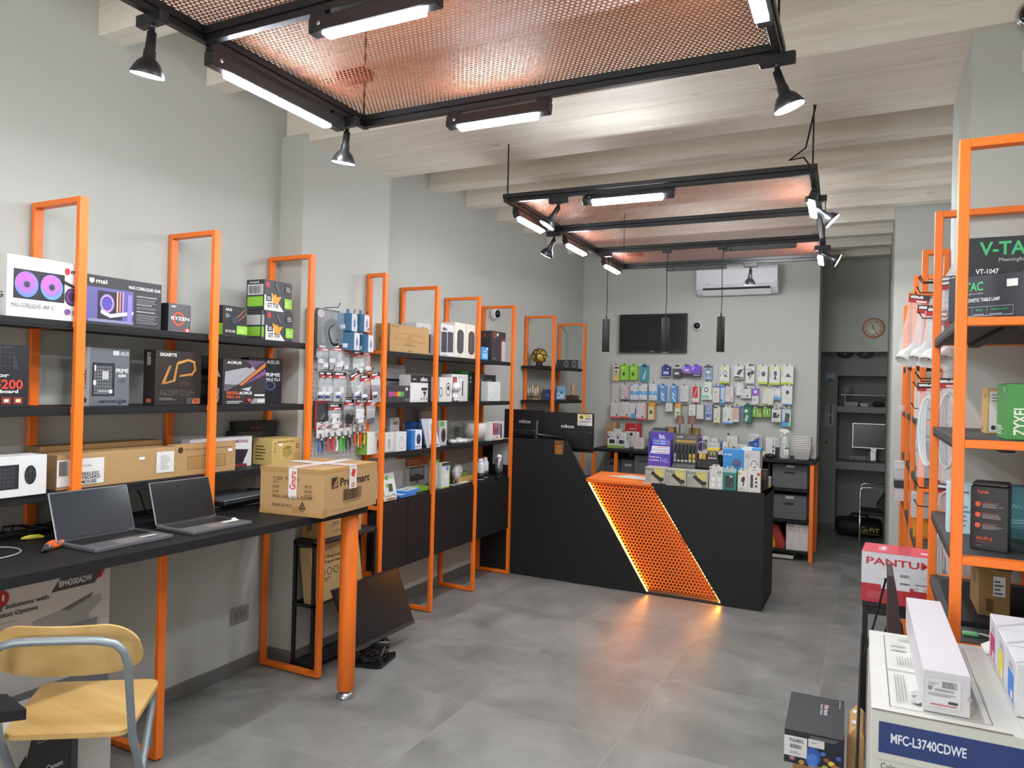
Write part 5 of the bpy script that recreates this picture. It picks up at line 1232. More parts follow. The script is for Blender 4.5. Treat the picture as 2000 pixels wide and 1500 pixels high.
carton((.27, 3.715, Z3, .105, .12), .06, 'd6d6d4', 'white mouse box with grey mouse, front one of the twins', F=[('g', .5, .44, .28, .32, 'a0a0a0', .85), ('e', .5, .56, .04, .1, '8a8a8a'), ('t', .56, .86, .9, .94, 'acer', '9a9a9a', False)], name='mouse_box', group='white mouse boxes on the low shelf')
carton((.1, 3.72, Z3, .14, .13), .05, '26282e', 'dark box low behind the white mouse boxes', F=[('l', .2, .7, .8, .84, 1, '4a4c54')], name='product_box')
carton((.26, 3.90, Z3, .115, .124), .055, 'd4dae2', 'blue and white mouse box on the low shelf', F=[('e', .66, .52, .2, .28, '2a2c32'), ('e', .66, .62, .05, .14, '3a6ab8'), ('r', 0, .0, .3, 1, '2f7ac4'), ('t', .34, .1, .9, .18, 'MOUSE', '4a6a9a')], side='2f7ac4', name='mouse_box')
carton((.15, 4.08, Z3, .15, .168), .06, '2a5aa0', 'blue box with pale print behind the mouse box', F=[('r', .5, .7, .9, .94, '8aa4c8'), ('l', .1, .1, .4, .4, 3, '6a8ac0')], name='product_box')
carton((.08, 4.30, Z3, .15, .235), .03, 'c4bcb2', 'grey patterned leaflet box at the back of the low shelf', F=[('t', .2, .74, .9, .8, 'ARTICO', '4a4440'), ('r', .1, .1, .9, .66, '8a8480'), ('l', .15, .15, .85, .6, 6, 'b0a8a0')], name='leaflet_box')
t = carton((.265, 4.10, Z3, .15, .20), .012, 'c4cede', 'leaning blue grey advert card in front of the orange post', F=[('p', [(.1, .1), (.5, .9), (.6, .9), (.3, .1)], 'e0e4ec'), ('e', .66, .4, .1, .2, 'a07a6a'), ('r', .2, .04, .9, .1, '4a78b8'), ('l', .5, .6, .9, .8, 4, '6a7aa0')], name='advert_card', tilt=-.28)
carton((.235, 4.255, Z3, .10, .172), .03, 'b8b8b6', 'mouse blister pack with green corner, right of the advert card', F=[('e', .55, .42, .28, .28, '2a2a2c'), ('r', .1, .78, .6, .97, '4aa048'), ('e', .55, .6, .05, .06, '6a6a6c')], name='mouse_box')
m = MB()
rnd = random.Random(5)
for k in range(9):
    m.sphere((.2 + rnd.uniform(-.05, .05), 4.42 + k * .032, Z3 + .018), .026, CLEAR if k % 2 else mat('d8d6d2', .4), 10, sq=(1.3, 1, .62))
tag(m.build('cable_pouch'), 'crumpled clear plastic pouch of white cable lying on the low shelf', 'pouch')
t = thing('paper_bin', 'pale open bin standing behind the orange post on the low shelf', 'bin', (.16, 4.83, Z3))
m = MB(); m.lathe([(.075, 0), (.095, .135), (.09, .135), (.07, .006)], mat('c0beb8', .5), 24); m.build('shell', t)
carton((.27, 4.985, Z3, .235, .143), .05, 'd2cfcb', 'white box with photo of people and red corner, at the end of the low shelf', F=[('p', [(.22, .3), (.22, .94), (.5, .94), (.34, .3)], 'c8303a'), ('r', .34, .28, .74, .92, '8a7a8a'), ('e', .42, .5, .07, .18, '3a5a9a'), ('e', .55, .55, .06, .2, 'b03a4a'), ('r', .76, .1, .86, .84, '3a3a3e'), ('e', .81, .88, .04, .06, 'b08a70'), ('e', .5, .14, .05, .08, 'c8b03a'), ('l', .1, .04, .4, .12, 2, '9a9a9a')], name='product_box')

# ------------------------------------------------------------------ on the floating cabinets
CT = .7935
carton((.055, 4.07, CT, .56, .205), .04, 'c9c7c8', 'wide pale monitor carton with orange banner standing on the cabinets', F=[('r', .5, .72, 1, 1, 'c86a3c'), ('l', .54, .78, .9, .94, 2, 'e8c0a8'), ('r', .6, .2, .92, .66, '4a4a52'), ('r', .62, .24, .9, .62, '9aa4b0'), ('p', [(.62, .24), (.62, .38), (.76, .44), (.9, .34), (.9, .24)], '6a6058'), ('r', .74, .1, .78, .2, '8a8a8a'), ('p', [(.2, .4), (.4, .5), (.4, .46), (.2, .36)], 'a4a2a4')], name='monitor_carton')
carton((.215, 3.70, CT, .125, .155), .03, 'd4d8d2', 'white pack with green leaf and grey device, leaning on the cabinet top', F=[('r', .38, .24, .72, .56, '4a4c4e'), ('p', [(.1, .8), (.5, .95), (.4, .7)], '7ab05a'), ('e', .3, .5, .12, .08, '7ab84a'), ('t', .55, .08, .9, .16, 'acer', '6aa83a')], name='accessory_pack', tilt=-.22)
carton((.28, 3.60, CT, .13, .024), .05, 'd0c8be', 'small flat pack with brown sticks at the cabinet edge', F=[('r', .2, .3, .9, .6, '6a4034'), ('r', .4, .2, .6, .8, 'a0785a')], T=[('r', .2, .2, .8, .5, '7a4a3a')], name='accessory_pack')
for k, (x, y, z, c) in enumerate(((.275, 3.80, 0, '2f6fc0'), (.265, 3.87, 0.017, '3a82d0'))):
    carton((x, y, CT + z, .17, .016), .11, c, ['blue rimmed flat pack lying on the cabinet top', 'blue rimmed flat pack lying over the other one'][k], T=[('r', .06, .08, .94, .92, 'd0d6dc'), ('r', .3, .3, .7, .6, '8a949c')], name='flat_pack', yaw=.1 * k, group='blue rimmed flat packs')
carton((.215, 4.03, CT, .17, .03), .10, 'a8b496', 'green and white flat box behind the blue packs', F=[('r', .3, 0, 1, 1, '7ab02e')], T=[('r', .4, 0, 1, 1, '8ab848'), ('r', 0, 0, .4, 1, 'c0c4bc')], name='flat_pack')
carton((.235, 4.175, CT, .07, .20), .035, mat('9aa08a', .3), 'clear cleaning kit pack with green rim, behind the front one', F=[('r', 0, .9, 1, 1, '7ab02e'), ('r', .2, .1, .8, .8, 'b8bcb4')], name='cleaning_kit_pack')
carton((.262, 4.26, CT, .105, .175), .04, mat('ccd2cc', .3), 'clear cleaning kit pack with spray bottle and blue corner', F=[('r', 0, 0, 1, .05, '7ab02e'), ('r', .94, 0, 1, 1, '7ab02e'), ('r', 0, .88, 1, 1, '33363a'), ('r', .5, .68, .8, .84, '4a8ad0'), ('p', [(.4, .1), (.4, .5), (.5, .62), (.6, .62), (.68, .5), (.68, .1)], 'e4e8e8'), ('r', .5, .62, .6, .72, 'e8ecec'), ('l', .44, .14, .64, .4, 4, '8ab0a8')], name='cleaning_kit_pack')
t = thing('alarm_clock', 'silver twin bell style alarm clock in clear pack on the cabinet', 'clock', (.16, 4.55, CT + .075), PI / 2)
m = MB(); m.lathe([(0, 0), (.062, 0), (.066, .01), (.066, .03), (.058, .034), (0, .034)], mat('9a9896', .35, metal=.4), 28, Matrix.Rotation(PI / 2, 4, 'X')); m.build('case', t)
m = MB(); m.lathe([(0, .0342), (.056, .0345), (.056, .0352), (0, .0355)], mat('c8c6c0', .5), 28, Matrix.Rotation(PI / 2, 4, 'X'))
m.art((-.06, -.0362, -.06), (1, 0, 0), (0, 0, 1), [('p', [(.49, .5), (.51, .5), (.51, .82), (.49, .82)], '2a2a2a'), ('p', [(.5, .49), (.7, .42), (.7, .44), (.5, .51)], '2a2a2a')] + [('e', .5 + .4 * math.cos(k * PI / 6), .5 + .4 * math.sin(k * PI / 6), .03, .03, '3a3a3a') for k in range(12)], .12, .12); m.build('dial', t)
for s in (-1, 1):
    m = MB(); m.tube([(s * .03, -.015, -.05), (s * .045, -.015, -.0745)], .006, STEEL, 8); m.build('foot', t)
o = carton((.245, 4.52, CT, .27, .004), .05, 'c4c6be', 'white and dark papers lying in front of the wooden box', T=[('r', .1, .1, .45, .9, '5a5c58'), ('r', .5, .2, .95, .8, 'd8dad4')], name='leaflets')
carton((.2, 4.66, CT, .24, .04), .10, 'b89a5c', 'tan wooden tray box on the cabinet', T=[('r', .04, .06, .96, .94, '8a7040')], name='wooden_box')
carton((.19, 4.61, CT + .041, .14, .03), .07, '6a8a3a', 'green and black pack lying in the wooden tray box', T=[('r', .5, 0, 1, 1, '2a2c28'), ('r', .05, .1, .45, .9, '9ab06a')], name='accessory_pack')
def spray(loc, label, body, h=.13):
    t = thing('spray_can', label, 'spray can', loc, PI / 2, 'spray cans on the last cabinet')
    m = MB(); m.lathe([(.027, 0), (.031, .004), (.031, h - .012), (.024, h), (.012, h + .006)], body, 20); 
    m.build('can', t)
    m = MB(); m.lathe([(.020, h + .002), (.022, h + .006), (.018, h + .026), (.008, h + .03)], mat('d8d8d8', .4), 16); m.build('cap', t)
    m = MB(); m.lathe([(.0314, .01), (.0314, h * .42)], mat('26282c', .5), 20); m.build('label_band', t)
spray((.235, 4.80, CT), 'white spray can with dark base, nearer to the orange post', mat('d0d2d4', .35))
spray((.20, 4.93, CT), 'white spray can with dark base, behind its neighbour', mat('c8cacc', .35))
spray((.235, 5.105, CT), 'silver compressed air can with white nozzle by the counter', mat('9a9c9e', .25, metal=.7), .14)
o = MB(); o.box(-.012, .012, -.07, .07, 0, .012, BLACKM, .003); o = o.build('pen'); place(o, (.275, 5.02, CT), .5); tag(o, 'black marker lying by the silver air can', 'pen')
m = MB(); m.box(-.085, .085, 0, .002, 0, .22, 'b8babc', .0005); m.art((-.085, 0, 0), (1, 0, 0), (0, 0, 1), [('l', .3, .9, .7, .95, 1, '4a4a4c'), ('l', .2, .1, .8, .2, 3, '8a8c8e')], .17, .22)
o = m.build('paper_notice'); place(o, (.20, YC - .004, .87)); tag(o, 'white printed notice fixed on the counter side above the air can', 'notice')
# ------------------------------------------------------------------ corner towers behind the counter
t = thing('football_trophy', 'gold and black patterned football on a small black stand', 'football', (.125, 6.07, Z1))
m = MB(); m.lathe([(.035, 0), (.035, .012), (.026, .02), (.03, .03)], BLACKM, 20); m.build('stand', t)
m = MB(); R0 = .07
m.sphere((0, 0, .03 + R0 - .004), R0, mat('c8a83c', .3, metal=.3), 24)
for ax in ((1, 0, 0), (.5, .6, .6), (-.4, .7, .5), (0, .2, 1), (.8, -.2, .6), (-.75, -.1, .6)):
    z = Vector(ax).normalized(); u = z.orthogonal().normalized(); v = z.cross(u)
    c = Vector((0, 0, .03 + R0 - .004))
    m.tube([c + (u * math.cos(a) + v * math.sin(a)) * R0 for a in [k * PI / 16 for k in range(32)]], .0045, mat('24221c', .4), 6, True)
m.build('ball', t)
carton((.172, 6.64, Z1, .225, .085), .10, '3a3c40', 'grey electronics box on the upper shelf of the right corner tower', d='-y', F=[('g', .45, .5, .1, .38, '9a9aa0', .75), ('g', .82, .5, .1, .38, '9a9aa0', .75), ('e', .45, .5, .04, .14, '8a4a44')], L=[('r', 0, 0, 1, 1, '8a8c8e')], side='8a8c8e', name='product_box')
cl = ['8a8f86', '6a7a70', 'a89a78', 'b0a286', '9a8a62']
for k in range(5):
    o = carton((.045 + .024 * k, 6.03, Z2, .02, .115 + .012 * (k % 3)), .09, cl[k], ['leaning grey game case, leftmost in the corner tower', 'second leaning game case with green cover', 'third leaning game case with tan cover', 'fourth leaning game case with cream cover', 'fifth leaning game case with gold cover'][k], d='-y', F=[('r', 0, .1, 1, .3, '4a4a44'), ('r', .2, .5, .8, .9, 'd8d0c0')], name='game_case', group='game cases in the corner tower')
    o.rotation_euler = (0, -.08, 0)
    o.location.z += .002
carton((.225, 6.05, Z2, .10, .10), .09, '35386a', 'dark blue book shaped box beside the game cases', d='-y', F=[('l', .3, .45, .7, .6, 2, '9a9ac8')], name='book')
carton((.08, 6.70, Z2, .09, .14), .012, '9ac0e0', 'pale blue leaflet standing on the right corner tower', d='-y', F=[('t', .1, .84, .5, .9, 'E-PER', 'e8f0f8'), ('r', .1, .1, .9, .5, 'd0e4f4'), ('e', .6, .5, .2, .12, '4a8ac8'), ('e', .3, .3, .14, .08, '6aa0d8')], name='leaflet', tilt=-.12)
t = thing('trinket_box', 'plain brown display block on the right corner tower', 'block', (.22, 6.68, Z2))
m = MB(); m.box(-.06, .06, -.03, .03, 0, .045, mat('4a2e26', .5), .003); m.build('block', t)
m = MB(); m.lathe([(.022, .046), (.026, .06), (.014, .085), (.024, .12), (.02, .15), (.0, .165)], mat('b08a6a', .5), 16); m.build('ornament', t)
carton((.05, 6.05, Z3, .05, .09), .04, 'd8d4ce', 'white and blue bottle shaped pack on the low corner shelf', d='-y', F=[('r', .5, .1, 1, .7, '3a6ab0'), ('r', .0, .2, .5, .6, 'c85a2a')], name='product_box')
carton((.15, 6.06, Z3, .08, .07), .05, '6a86a4', 'bluish small pack in the middle of the low corner shelf', d='-y', F=[('l', .2, .2, .8, .8, 3, 'a0b4c8')], name='product_box')
carton((.25, 6.06, Z3, .06, .06), .05, '4a7ac0', 'blue and white small pack at the right of the low corner shelf', d='-y', F=[('r', .2, .1, .8, .5, 'd0d8e4')], name='product_box')
carton((.10, 6.66, Z3, .11, .075), .09, '26262a', 'black wire basket box on the low shelf of the right tower', d='-y', F=[('k', .05, .2, .95, .9, 8, 3, '4a4a4e')], name='tray')
t = thing('plate_stack', 'stack of pale plates and discs on the low shelf of the right tower', 'plates', (.23, 6.68, Z3))
for k in range(4):
    m = MB(); m.lathe([(.03, .012 * k), (.075, .012 * k + .007), (.072, .012 * k + .009), (.028, .012 * k + .003)], ['a8b8c4', 'd0d0cc', '8a9cac', 'c8c8c4'][k], 24); m.build('plate', t)

# ------------------------------------------------------------------ monitors on the tall counter
def backmon(x0, x1, z0, z1, y, label, text):
    t = thing('monitor', label, 'monitor', ((x0 + x1) / 2, y, z0), 0, 'monitors seen from behind on the counter')
    W = x1 - x0; Hh = z1 - z0
    m = MB(); m.box(-W / 2, W / 2, 0, .02, 0, Hh, BLACKM, .003)
    m.art((-W / 2, 0, 0), (1, 0, 0), (0, 0, 1), text, W, Hh); m.build('back_cover', t)
    m = MB(); m.box(-W / 2 + .006, W / 2 - .006, .0198, .0212, .008, Hh - .006, SCREEN, .0004); m.build('screen', t)
    return t
# real panel reaches below the counter edge
t1 = backmon(.458, .896, .99, 1.305, 5.45, 'black monitor back with white lettering and a warning sign, on the counter', [('t', .365, .605, .63, .69, 'nilox', 'dcdcdc')])
m = MB(); m.box(-.03, .215, -.03, 0, .02, .17, BLACKM, .012); m.build('rear_housing', t1)
t0 = backmon(.085, .455, .99, 1.315, 5.47, 'black monitor back with white lettering beside the orange frame', [('t', .38, .65, .68, .745, 'nilox', 'b0b0b0')])
m = MB(); m.box(-.12, .12, -.03, 0, .09, .16, BLACKM, .012); m.build('rear_housing', t0)
t = thing('double_arm_stand', 'black double monitor arm behind the counter panel', 'monitor stand', (.44, 5.43, 0))
m = MB(); m.cyl((0, -.07, .762), .014, .47, BLACKM, n=14); m.build('pole', t)
for s, (xa, za) in ((-1, (-.17, 1.12)), (1, (.22, 1.10))):
    m = MB(); m.tube([(0, -.07, 1.12), (xa * .5, -.09, 1.115), (xa, -.012, za)], .012, BLACKM, 8); m.build('arm', t)
# video surveillance sign
m = MB(); m.box(-.062, .062, 0, .001, 0, .092, 'd8d8d2', .0003)
m.art((-.062, 0, 0), (1, 0, 0), (0, 0, 1), [('r', .08, .54, .42, .94, 'd8b43a'), ('p', [(.12, .72), (.3, .86), (.36, .78), (.24, .62)], '2a2620'), ('r', .3, .58, .36, .72, '2a2620'), ('r', .45, .8, .96, .93, 'c8a83a'), ('t', .52, .52, .94, .74, 'AREA', '2c2a28'), ('t', .08, .28, .94, .44, 'VIDEOSORVEGLIATA', '2c2a28'), ('l', .08, .06, .94, .22, 3, '9a9a96')], .124, .092)
o = m.build('warning_sign'); place(o, (.822, 5.4485, 1.205)); tag(o, 'white sign with yellow camera symbol stuck on the monitor corner', 'sign')

# ------------------------------------------------------------------ counter goods
def mkboxes():
    yl = 'c0b45a'
    F = [('t', .04, .78, .44, .93, 'Post-it', '26241e'), ('p', [(.28, .58), (.34, .74), (.44, .72), (.92, .34), (.92, .2), (.74, .12)], '2c241c'), ('p', [(.46, .92), (.84, .98), (.94, .52), (.9, .44), (.78, .38), (.48, .64)], 'c8bc6a'), ('p', [(.5, .86), (.82, .92), (.84, .88), (.52, .82)], 'a89c4c'), ('l', .05, .12, .32, .62, 6, '8a877c'), ('r', .70, .04, .84, .09, '7a2a2a'), ('r', .84, .04, .9, .09, '2a2a2a')]
    for k, (key, lb) in enumerate((('po0', 'left sticky note dispenser box at the front of the counter'), ('po1', 'middle sticky note dispenser box at the front of the counter'), ('po2', 'right sticky note dispenser box at the front of the counter'))):
        x, y, z, W, Hh = G[key]
        carton((x, 5.262, .8095 if k else .8145, .152, .12), .10, 'a9a89c', lb, d='-y', F=F, name='sticky_note_box', group='sticky note dispenser boxes')
mkboxes()
def hang(key, base, label, F, depth=.03, name='blister_pack', z=None, cat='pack', group=None, tabc=None, y=None, yaw=0.0, hole=True):
    x, yy, zz, W, Hh = G[key] if isinstance(key, str) else key
    o = carton((x, yy if y is None else y, zz if z is None else z, W, Hh), depth, base, label, cat=cat, d='-y', F=F, name=name, group=group, yaw=yaw)
    if hole:
        m = MB(); m.prism([(-W * .3, Hh - .001), (W * .3, Hh - .001), (W * .26, Hh + .016), (-W * .26, Hh + .016)], .001, .0022, tabc or base, 'y')
        m.art((-W * .12, .0008, Hh + .004), (1, 0, 0), (0, 0, 1), [('e', .5, .5, .5, .5, '2a2a2a')], W * .24, .007)
        m.build('hang_tab', o)
    return o
CZ = .8095
hang('bulb', 'c9c8c2', 'white blister pack of four bulbs on the counter edge', [('e', .3, .46, .15, .1, 'e2e2dc'), ('e', .78, .46, .15, .1, 'e2e2dc'), ('e', .3, .2, .15, .1, 'e2e2dc'), ('e', .78, .2, .15, .1, 'e2e2dc'), ('r', .25, .55, .35, .64, 'a8a8a4'), ('r', .73, .55, .83, .64, 'a8a8a4'), ('e', .12, .92, .06, .04, '5a5a5a'), ('r', .64, .66, .72, .82, '6a6a6a'), ('r', .8, .7, .88, .82, '8a6a6a')], z=CZ)
hang('teal', '1f7a74', 'teal box with dark window on the counter edge', [('r', 0, .82, 1, 1, '9ab8b4'), ('r', .18, .12, .8, .66, '26302f'), ('r', .5, .6, .72, .66, 'd0d4d2'), ('r', .62, .14, .7, .36, '4a5a58'), ('r', .06, .04, .94, .08, '176660')], z=CZ, tabc='9ab8b4')
hang('pack9', 'd4d2c8', 'small white box with black earphone picture on the counter', [('p', [(.36, .62), (.6, .74), (.74, .66), (.62, .28), (.48, .26), (.56, .46), (.4, .5)], '2a2a2c'), ('e', .46, .54, .12, .1, '3a3a3c'), ('r', .06, .78, .3, .92, 'b8b83a'), ('l', .1, .06, .8, .2, 3, '9a988e')], z=CZ)
hang('ear', 'd6d3cc', 'white box with grey device and three round insets at the counter corner', [('r', .2, .24, .42, .68, '3a4648'), ('e', .31, .68, .11, .06, '3a4648'), ('e', .31, .24, .11, .06, '3a4648'), ('e', .66, .58, .09, .055, '3a4648'), ('e', .66, .42, .09, .055, '4a3a3a'), ('e', .66, .26, .09, .055, '3a4648'), ('r', .72, .7, .94, .82, 'c83a3a'), ('t', .34, .9, .62, .95, 'AKAI', '4a4a4a')], z=CZ)
t = thing('goods_riser', 'low black display riser standing on the counter behind the front packs', 'riser', (1.80, 5.36, CZ))
m = MB(); m.box(-.42, .38, 0, .30, .115, .125, BLACKP); m.build('top', t)
m = MB(); m.box(-.42, -.41, 0, .30, 0, .115, BLACKP); m.build('side_panel', t)
m = MB(); m.box(.37, .38, 0, .30, 0, .115, BLACKP); m.build('side_panel', t)
RZ = CZ + .1255
hang('bluebox', '2f86c8', 'bright blue box with dark round speaker picture on the counter', [('e', .66, .38, .2, .2, '4a5078'), ('e', .62, .44, .14, .14, '5a5c80'), ('t', .08, .72, .42, .82, 'kw One', 'd8e8f4')], z=RZ, y=5.40, depth=.12, hole=False, name='product_box', cat='box')
hang('whitebox', 'c8c8c6', 'white box with line drawing behind the earphone packs', [('g', .62, .34, .2, .18, '5a5a5a', .85), ('r', .38, .1, .9, .6, 'd4d4d2'), ('g', .64, .36, .2, .2, '5a5a5a', .8), ('l', .06, .66, .5, .84, 3, '8a8a8a')], z=RZ, y=5.40, depth=.13, hole=False, name='product_box', cat='box')
carton((2.115, 5.41, RZ + .1525, .13, .018), .10, '3f9ad8', 'flat blue and white box lying on the line drawing box', d='-y', F=[('r', 0, 0, .5, 1, 'd8e0e6')], T=[('r', 0, 0, .5, 1, 'd8e0e6')], name='product_box')
carton((2.195, 5.45, CZ, .045, .14), .10, '2e2a2c', 'dark upright box at the right end of the counter', d='-y', F=[('r', .1, .5, .9, .9, '5a4a40')], name='product_box')
carton((2.205, 5.60, CZ, .04, .075), .06, 'c4c2be', 'small white box at the rear right counter corner', d='-y', F=[('r', 0, 0, 1, .2, 'c8a83a')], name='product_box')
o = MB(); o.art((-.03, -.02, .0005), (1, 0, 0), (0, 1, 0), [('r', 0, 0, 1, 1, 'd8b04a')], .06, .05); o = o.build('sticky_note'); place(o, (2.19, 5.56, CZ)); tag(o, 'yellow note lying on the counter corner', 'note')
# purple display stand
t = thing('display_stand', 'purple cardboard counter display with white cable packs', 'display', (1.452, 5.375, RZ), .02)
m = MB(); m.box(-.085, .085, 0, .10, 0, .09, '4a3a9a', .001); m.box(-.085, -.08, 0, .10, .09, .20, '4a3a9a', .001); m.box(.08, .085, 0, .10, .09, .20, '4a3a9a', .001)
m.art((-.085, 0, 0), (1, 0, 0), (0, 0, 1), [('r', 0, 0, 1, .45, '5a3a9c'), ('t', .06, .62, .5, .8, 'Chiedi qui', 'e4e0f0'), ('t', .06, .36, .5, .54, 'il prezzo', 'e4e0f0'), ('t', .56, .3, .94, .8, 'ho.', 'a894e0', False)], .17, .09); m.build('tray', t)
m = MB(); m.box(-.085, .085, .09, .096, .09, .25, '4a3a9a', .001)
m.art((-.085, .09, .09), (1, 0, 0), (0, 0, 1), [('t', .36, .72, .64, .9, 'ho.', 'f0eef8'), ('r', .36, .68, .64, .70, 'f0eef8')], .17, .16); m.build('header', t)
for k, z in enumerate((.095, .13)):
    m = MB(); m.box(-.074, .074, .02 + .03 * k, .045 + .03 * k, z - .03, z + .012, 'd2d0d8', .002); m.art((-.074, .02 + .03 * k, z - .03), (1, 0, 0), (0, 0, 1), [('l', .1, .3, .9, .5, 1, '6a6a8a'), ('r', 0, .02, 1, .1, '5a5ab8'), ('r', .3, .8, .8, .9, 'b85a6a')], .148, .042); m.build('cable_pack', t)
m = MB(); m.art((-.078, .0895, .15), (1, 0, 0), (0, 0, 1), [('r', 0, 0, 1, 1, '5a68c0'), ('p', [(.05, .7), (.4, .8), (.3, .6)], 'a8b8a0'), ('p', [(.05, .3), (.4, .4), (.3, .2)], 'a8b8a0'), ('t', .44, .56, .66, .8, 'ho', 'e8e8f4'), ('t', .44, .16, .66, .4, 'ho', 'e8e8f4'), ('p', [(.72, .6), (.95, .8), (.9, .55)], 'c06a7a'), ('p', [(.72, .2), (.95, .4), (.9, .15)], 'c06a7a')], .156, .045); m.build('printed_panel', t)
# charging cable display
t = thing('display_stand', 'grey counter rack of hanging black and gold charging cables', 'display', (1.635, 5.39, RZ), .02)
m = MB(); m.box(-.088, .088, .06, .068, 0, .245, '4a4a48', .001); m.prism([(-.02, 0), (.06, 0), (.06, .05)], -.085, .085, '4e4c4a', 'x')
m.art((-.088, .06, .165), (1, 0, 0), (0, 0, 1), [('r', 0, 0, 1, 1, '504e4a'), ('r', .08, .2, .92, .42, 'b08a3a'), ('t', .1, .6, .4, .8, 'celly', 'd0d0cc'), ('t', .52, .58, .94, .82, 'CABLE', '7a7a76')], .176, .08)
m.art((-.088, -.0206, .001), (1, 0, 0), (0, 0, 1), [('l', .2, .2, .8, .8, 3, '6a6866')], .176, .02)
m.build('rack_back', t)
for k, c in enumerate(('8a8c8e', '1c1c1e', '3a3a3a', '26262a', 'b89a3a', 'c0a23a')):
    x = -.07 + .028 * k
    m = MB(); m.tube([(x, .03, .165), (x + .006, .02, .15), (x - .004, .024, .09), (x + .003, .02, .06)], .006, RUBBER, 8)
    m.box(x - .009, x + .009, .016, .03, .05, .10, c, .002); m.box(x - .008, x + .008, .014, .03, .04, .052, 'c8c8c4', .001); m.build('charging_cable', t)
# black tray with yellow goods
t = thing('goods_tray', 'black tray holding yellow tags, on the counter beside the cable rack', 'tray', (1.79, 5.40, RZ))
m = MB(); m.box(-.062, .10, 0, .12, 0, .006, BLACKM); m.box(-.062, .10, 0, .004, 0, .07, BLACKM); m.box(-.062, .10, .116, .12, 0, .10, BLACKM); m.box(-.062, -.058, 0, .12, 0, .07, BLACKM); m.box(.096, .10, 0, .12, 0, .07, BLACKM); m.build('tray_body', t)
for k, (x, c) in enumerate(((-.04, 'd8a82a'), (-.012, 'd8a82a'))):
    carton((1.79 + x, 5.425, RZ + .007, .022, .10), .03, c, ['left yellow box standing in the black tray', 'right yellow box standing in the black tray'][k], d='-y', F=[('r', .5, 0, 1, 1, 'c8c4ba' if k == 0 else 'b8902a')], name='product_box')
hang((1.845, 5.392, RZ + .072, .075, .06), '3c3c38', 'dark pack of yellow lettered tags resting on the black tray', [('t', .2, .5, .8, .85, 'TT', 'd8e04a'), ('r', .08, .06, .2, .24, 'd8d8d8'), ('r', .3, .06, .42, .24, 'd8d8d8'), ('r', .52, .06, .64, .24, 'd8d8d8'), ('r', .74, .06, .86, .24, 'd8d8d8')], depth=.012, hole=False)
carton((1.845, 5.41, RZ + .1325, .085, .02), .05, 'd8b42a', 'yellow flat pack lying on the lettered tag pack', d='-y', name='product_box', F=[('r', 0, .8, 1, 1, 'e0c050')])
# paper on the orange top
m = MB(); m.prism([(-.22, -.02), (.12, -.10), (.20, .02), (-.08, .14)], 0, .0012, 'dedcd6', 'z'); o = m.build('paper_sheet'); place(o, (1.24, 5.50, .8145)); tag(o, 'white paper sheet lying on the orange counter top', 'paper')
m = MB(); m.box(-.03, .03, -.06, .06, 0, .003, CLEAR, .001); o = m.build('plastic_sleeve'); place(o, (1.40, 5.245, .8145), .2); tag(o, 'clear plastic sleeve hanging over the counter edge by the note boxes', 'sleeve')
m = MB(); m.sphere((0, 0, .012), .03, WHITE, 14, sq=(1, 1.6, .5)); o = m.build('computer_mouse'); place(o, (.86, 5.62, .761)); tag(o, 'white computer mouse on the worktop behind the counter', 'mouse')

# ------------------------------------------------------------------ back table goods
TZ = .9045
def bt(key, depth, base, label, F=(), name='product_box', cat='box', **kw):
    x, y, z, W, Hh = G[key]
    return carton((x, y, TZ, W, Hh), depth, base, label, cat=cat, d='-y', F=F, name=name, **kw)
carton((.41, 7.30, TZ, .11, .25), .14, KRAFT, 'open cardboard carton standing behind the counter monitor', d='-y', F=[('r', .85, 0, 1, 1, 'c0a070'), ('r', 0, .72, .85, .74, '8a6a40')], name='cardboard_box')
WG = [('r', 0, 0, 1, .17, '86b04a'), ('r', .2, .28, .78, .52, '2c2c34'), ('p', [(.0, .6), (.0, .82), (.3, .62)], '6a4a9a'), ('r', 0, .84, .4, .9, 'c88a7a'), ('l', .3, .7, .8, .78, 1, '9a9a98')]
carton((.505, 7.08, TZ, .098, .165), .09, 'd8d8d2', 'left white box with green foot on the back table', d='-y', F=WG, name='product_box', group='white boxes with green feet')
carton((.608, 7.08, TZ, .10, .163), .09, 'd8d8d2', 'right white box with green foot on the back table', d='-y', F=WG, name='product_box', group='white boxes with green feet')
carton((.52, 7.19, TZ, .08, .19), .06, 'd0d0cc', 'white box showing above the left green footed one', d='-y', F=[('l', .2, .8, .8, .9, 1, 'a0a0a0')], name='product_box')
bt('bt_red', .05, 'b4262a', 'tall red topped pack with two black plugs on the back table', [('r', .05, 0, .95, .66, 'd2d0cc'), ('e', .2, .54, .1, .07, '26262a'), ('e', .42, .54, .1, .07, '26262a'), ('r', .72, .3, .95, .62, 'd8d8d4'), ('t', .3, .74, .62, .8, 'ON', 'e8d8d8'), ('r', .68, 0, .71, 1, '9a9a96'), ('l', .1, .1, .5, .3, 3, 'a0a09c')], name='charger_pack')
t = thing('storage_basket', 'small white woven basket on the back table by the red pack', 'basket', (.775, 7.14, TZ))
m = MB(); m.box(-.052, .052, -.035, .035, 0, .112, mat('d0ccc2', .6, bump=.3, scale=200), .006); m.art((-.052, -.035, 0), (1, 0, 0), (0, 0, 1), [('k', .04, .05, .96, .9, 9, 8, 'bab6aa')], .104, .112); m.build('shell', t)
m = MB(); m.box(-.055, .055, -.038, .038, .106, .114, 'dcdad2', .003); m.build('rim', t)
t = thing('toaster_case', 'silver rounded metal case behind the purple display', 'case', (.93, 7.25, TZ))
m = MB(); m.box(-.10, .10, 0, .14, 0, .20, mat('a4a8ae', .25, metal=.6), .03); m.build('shell', t)
m = MB(); m.box(-.06, .10, .02, .12, .2, .215, mat('4a5a78', .4), .006); m.build('lid', t)
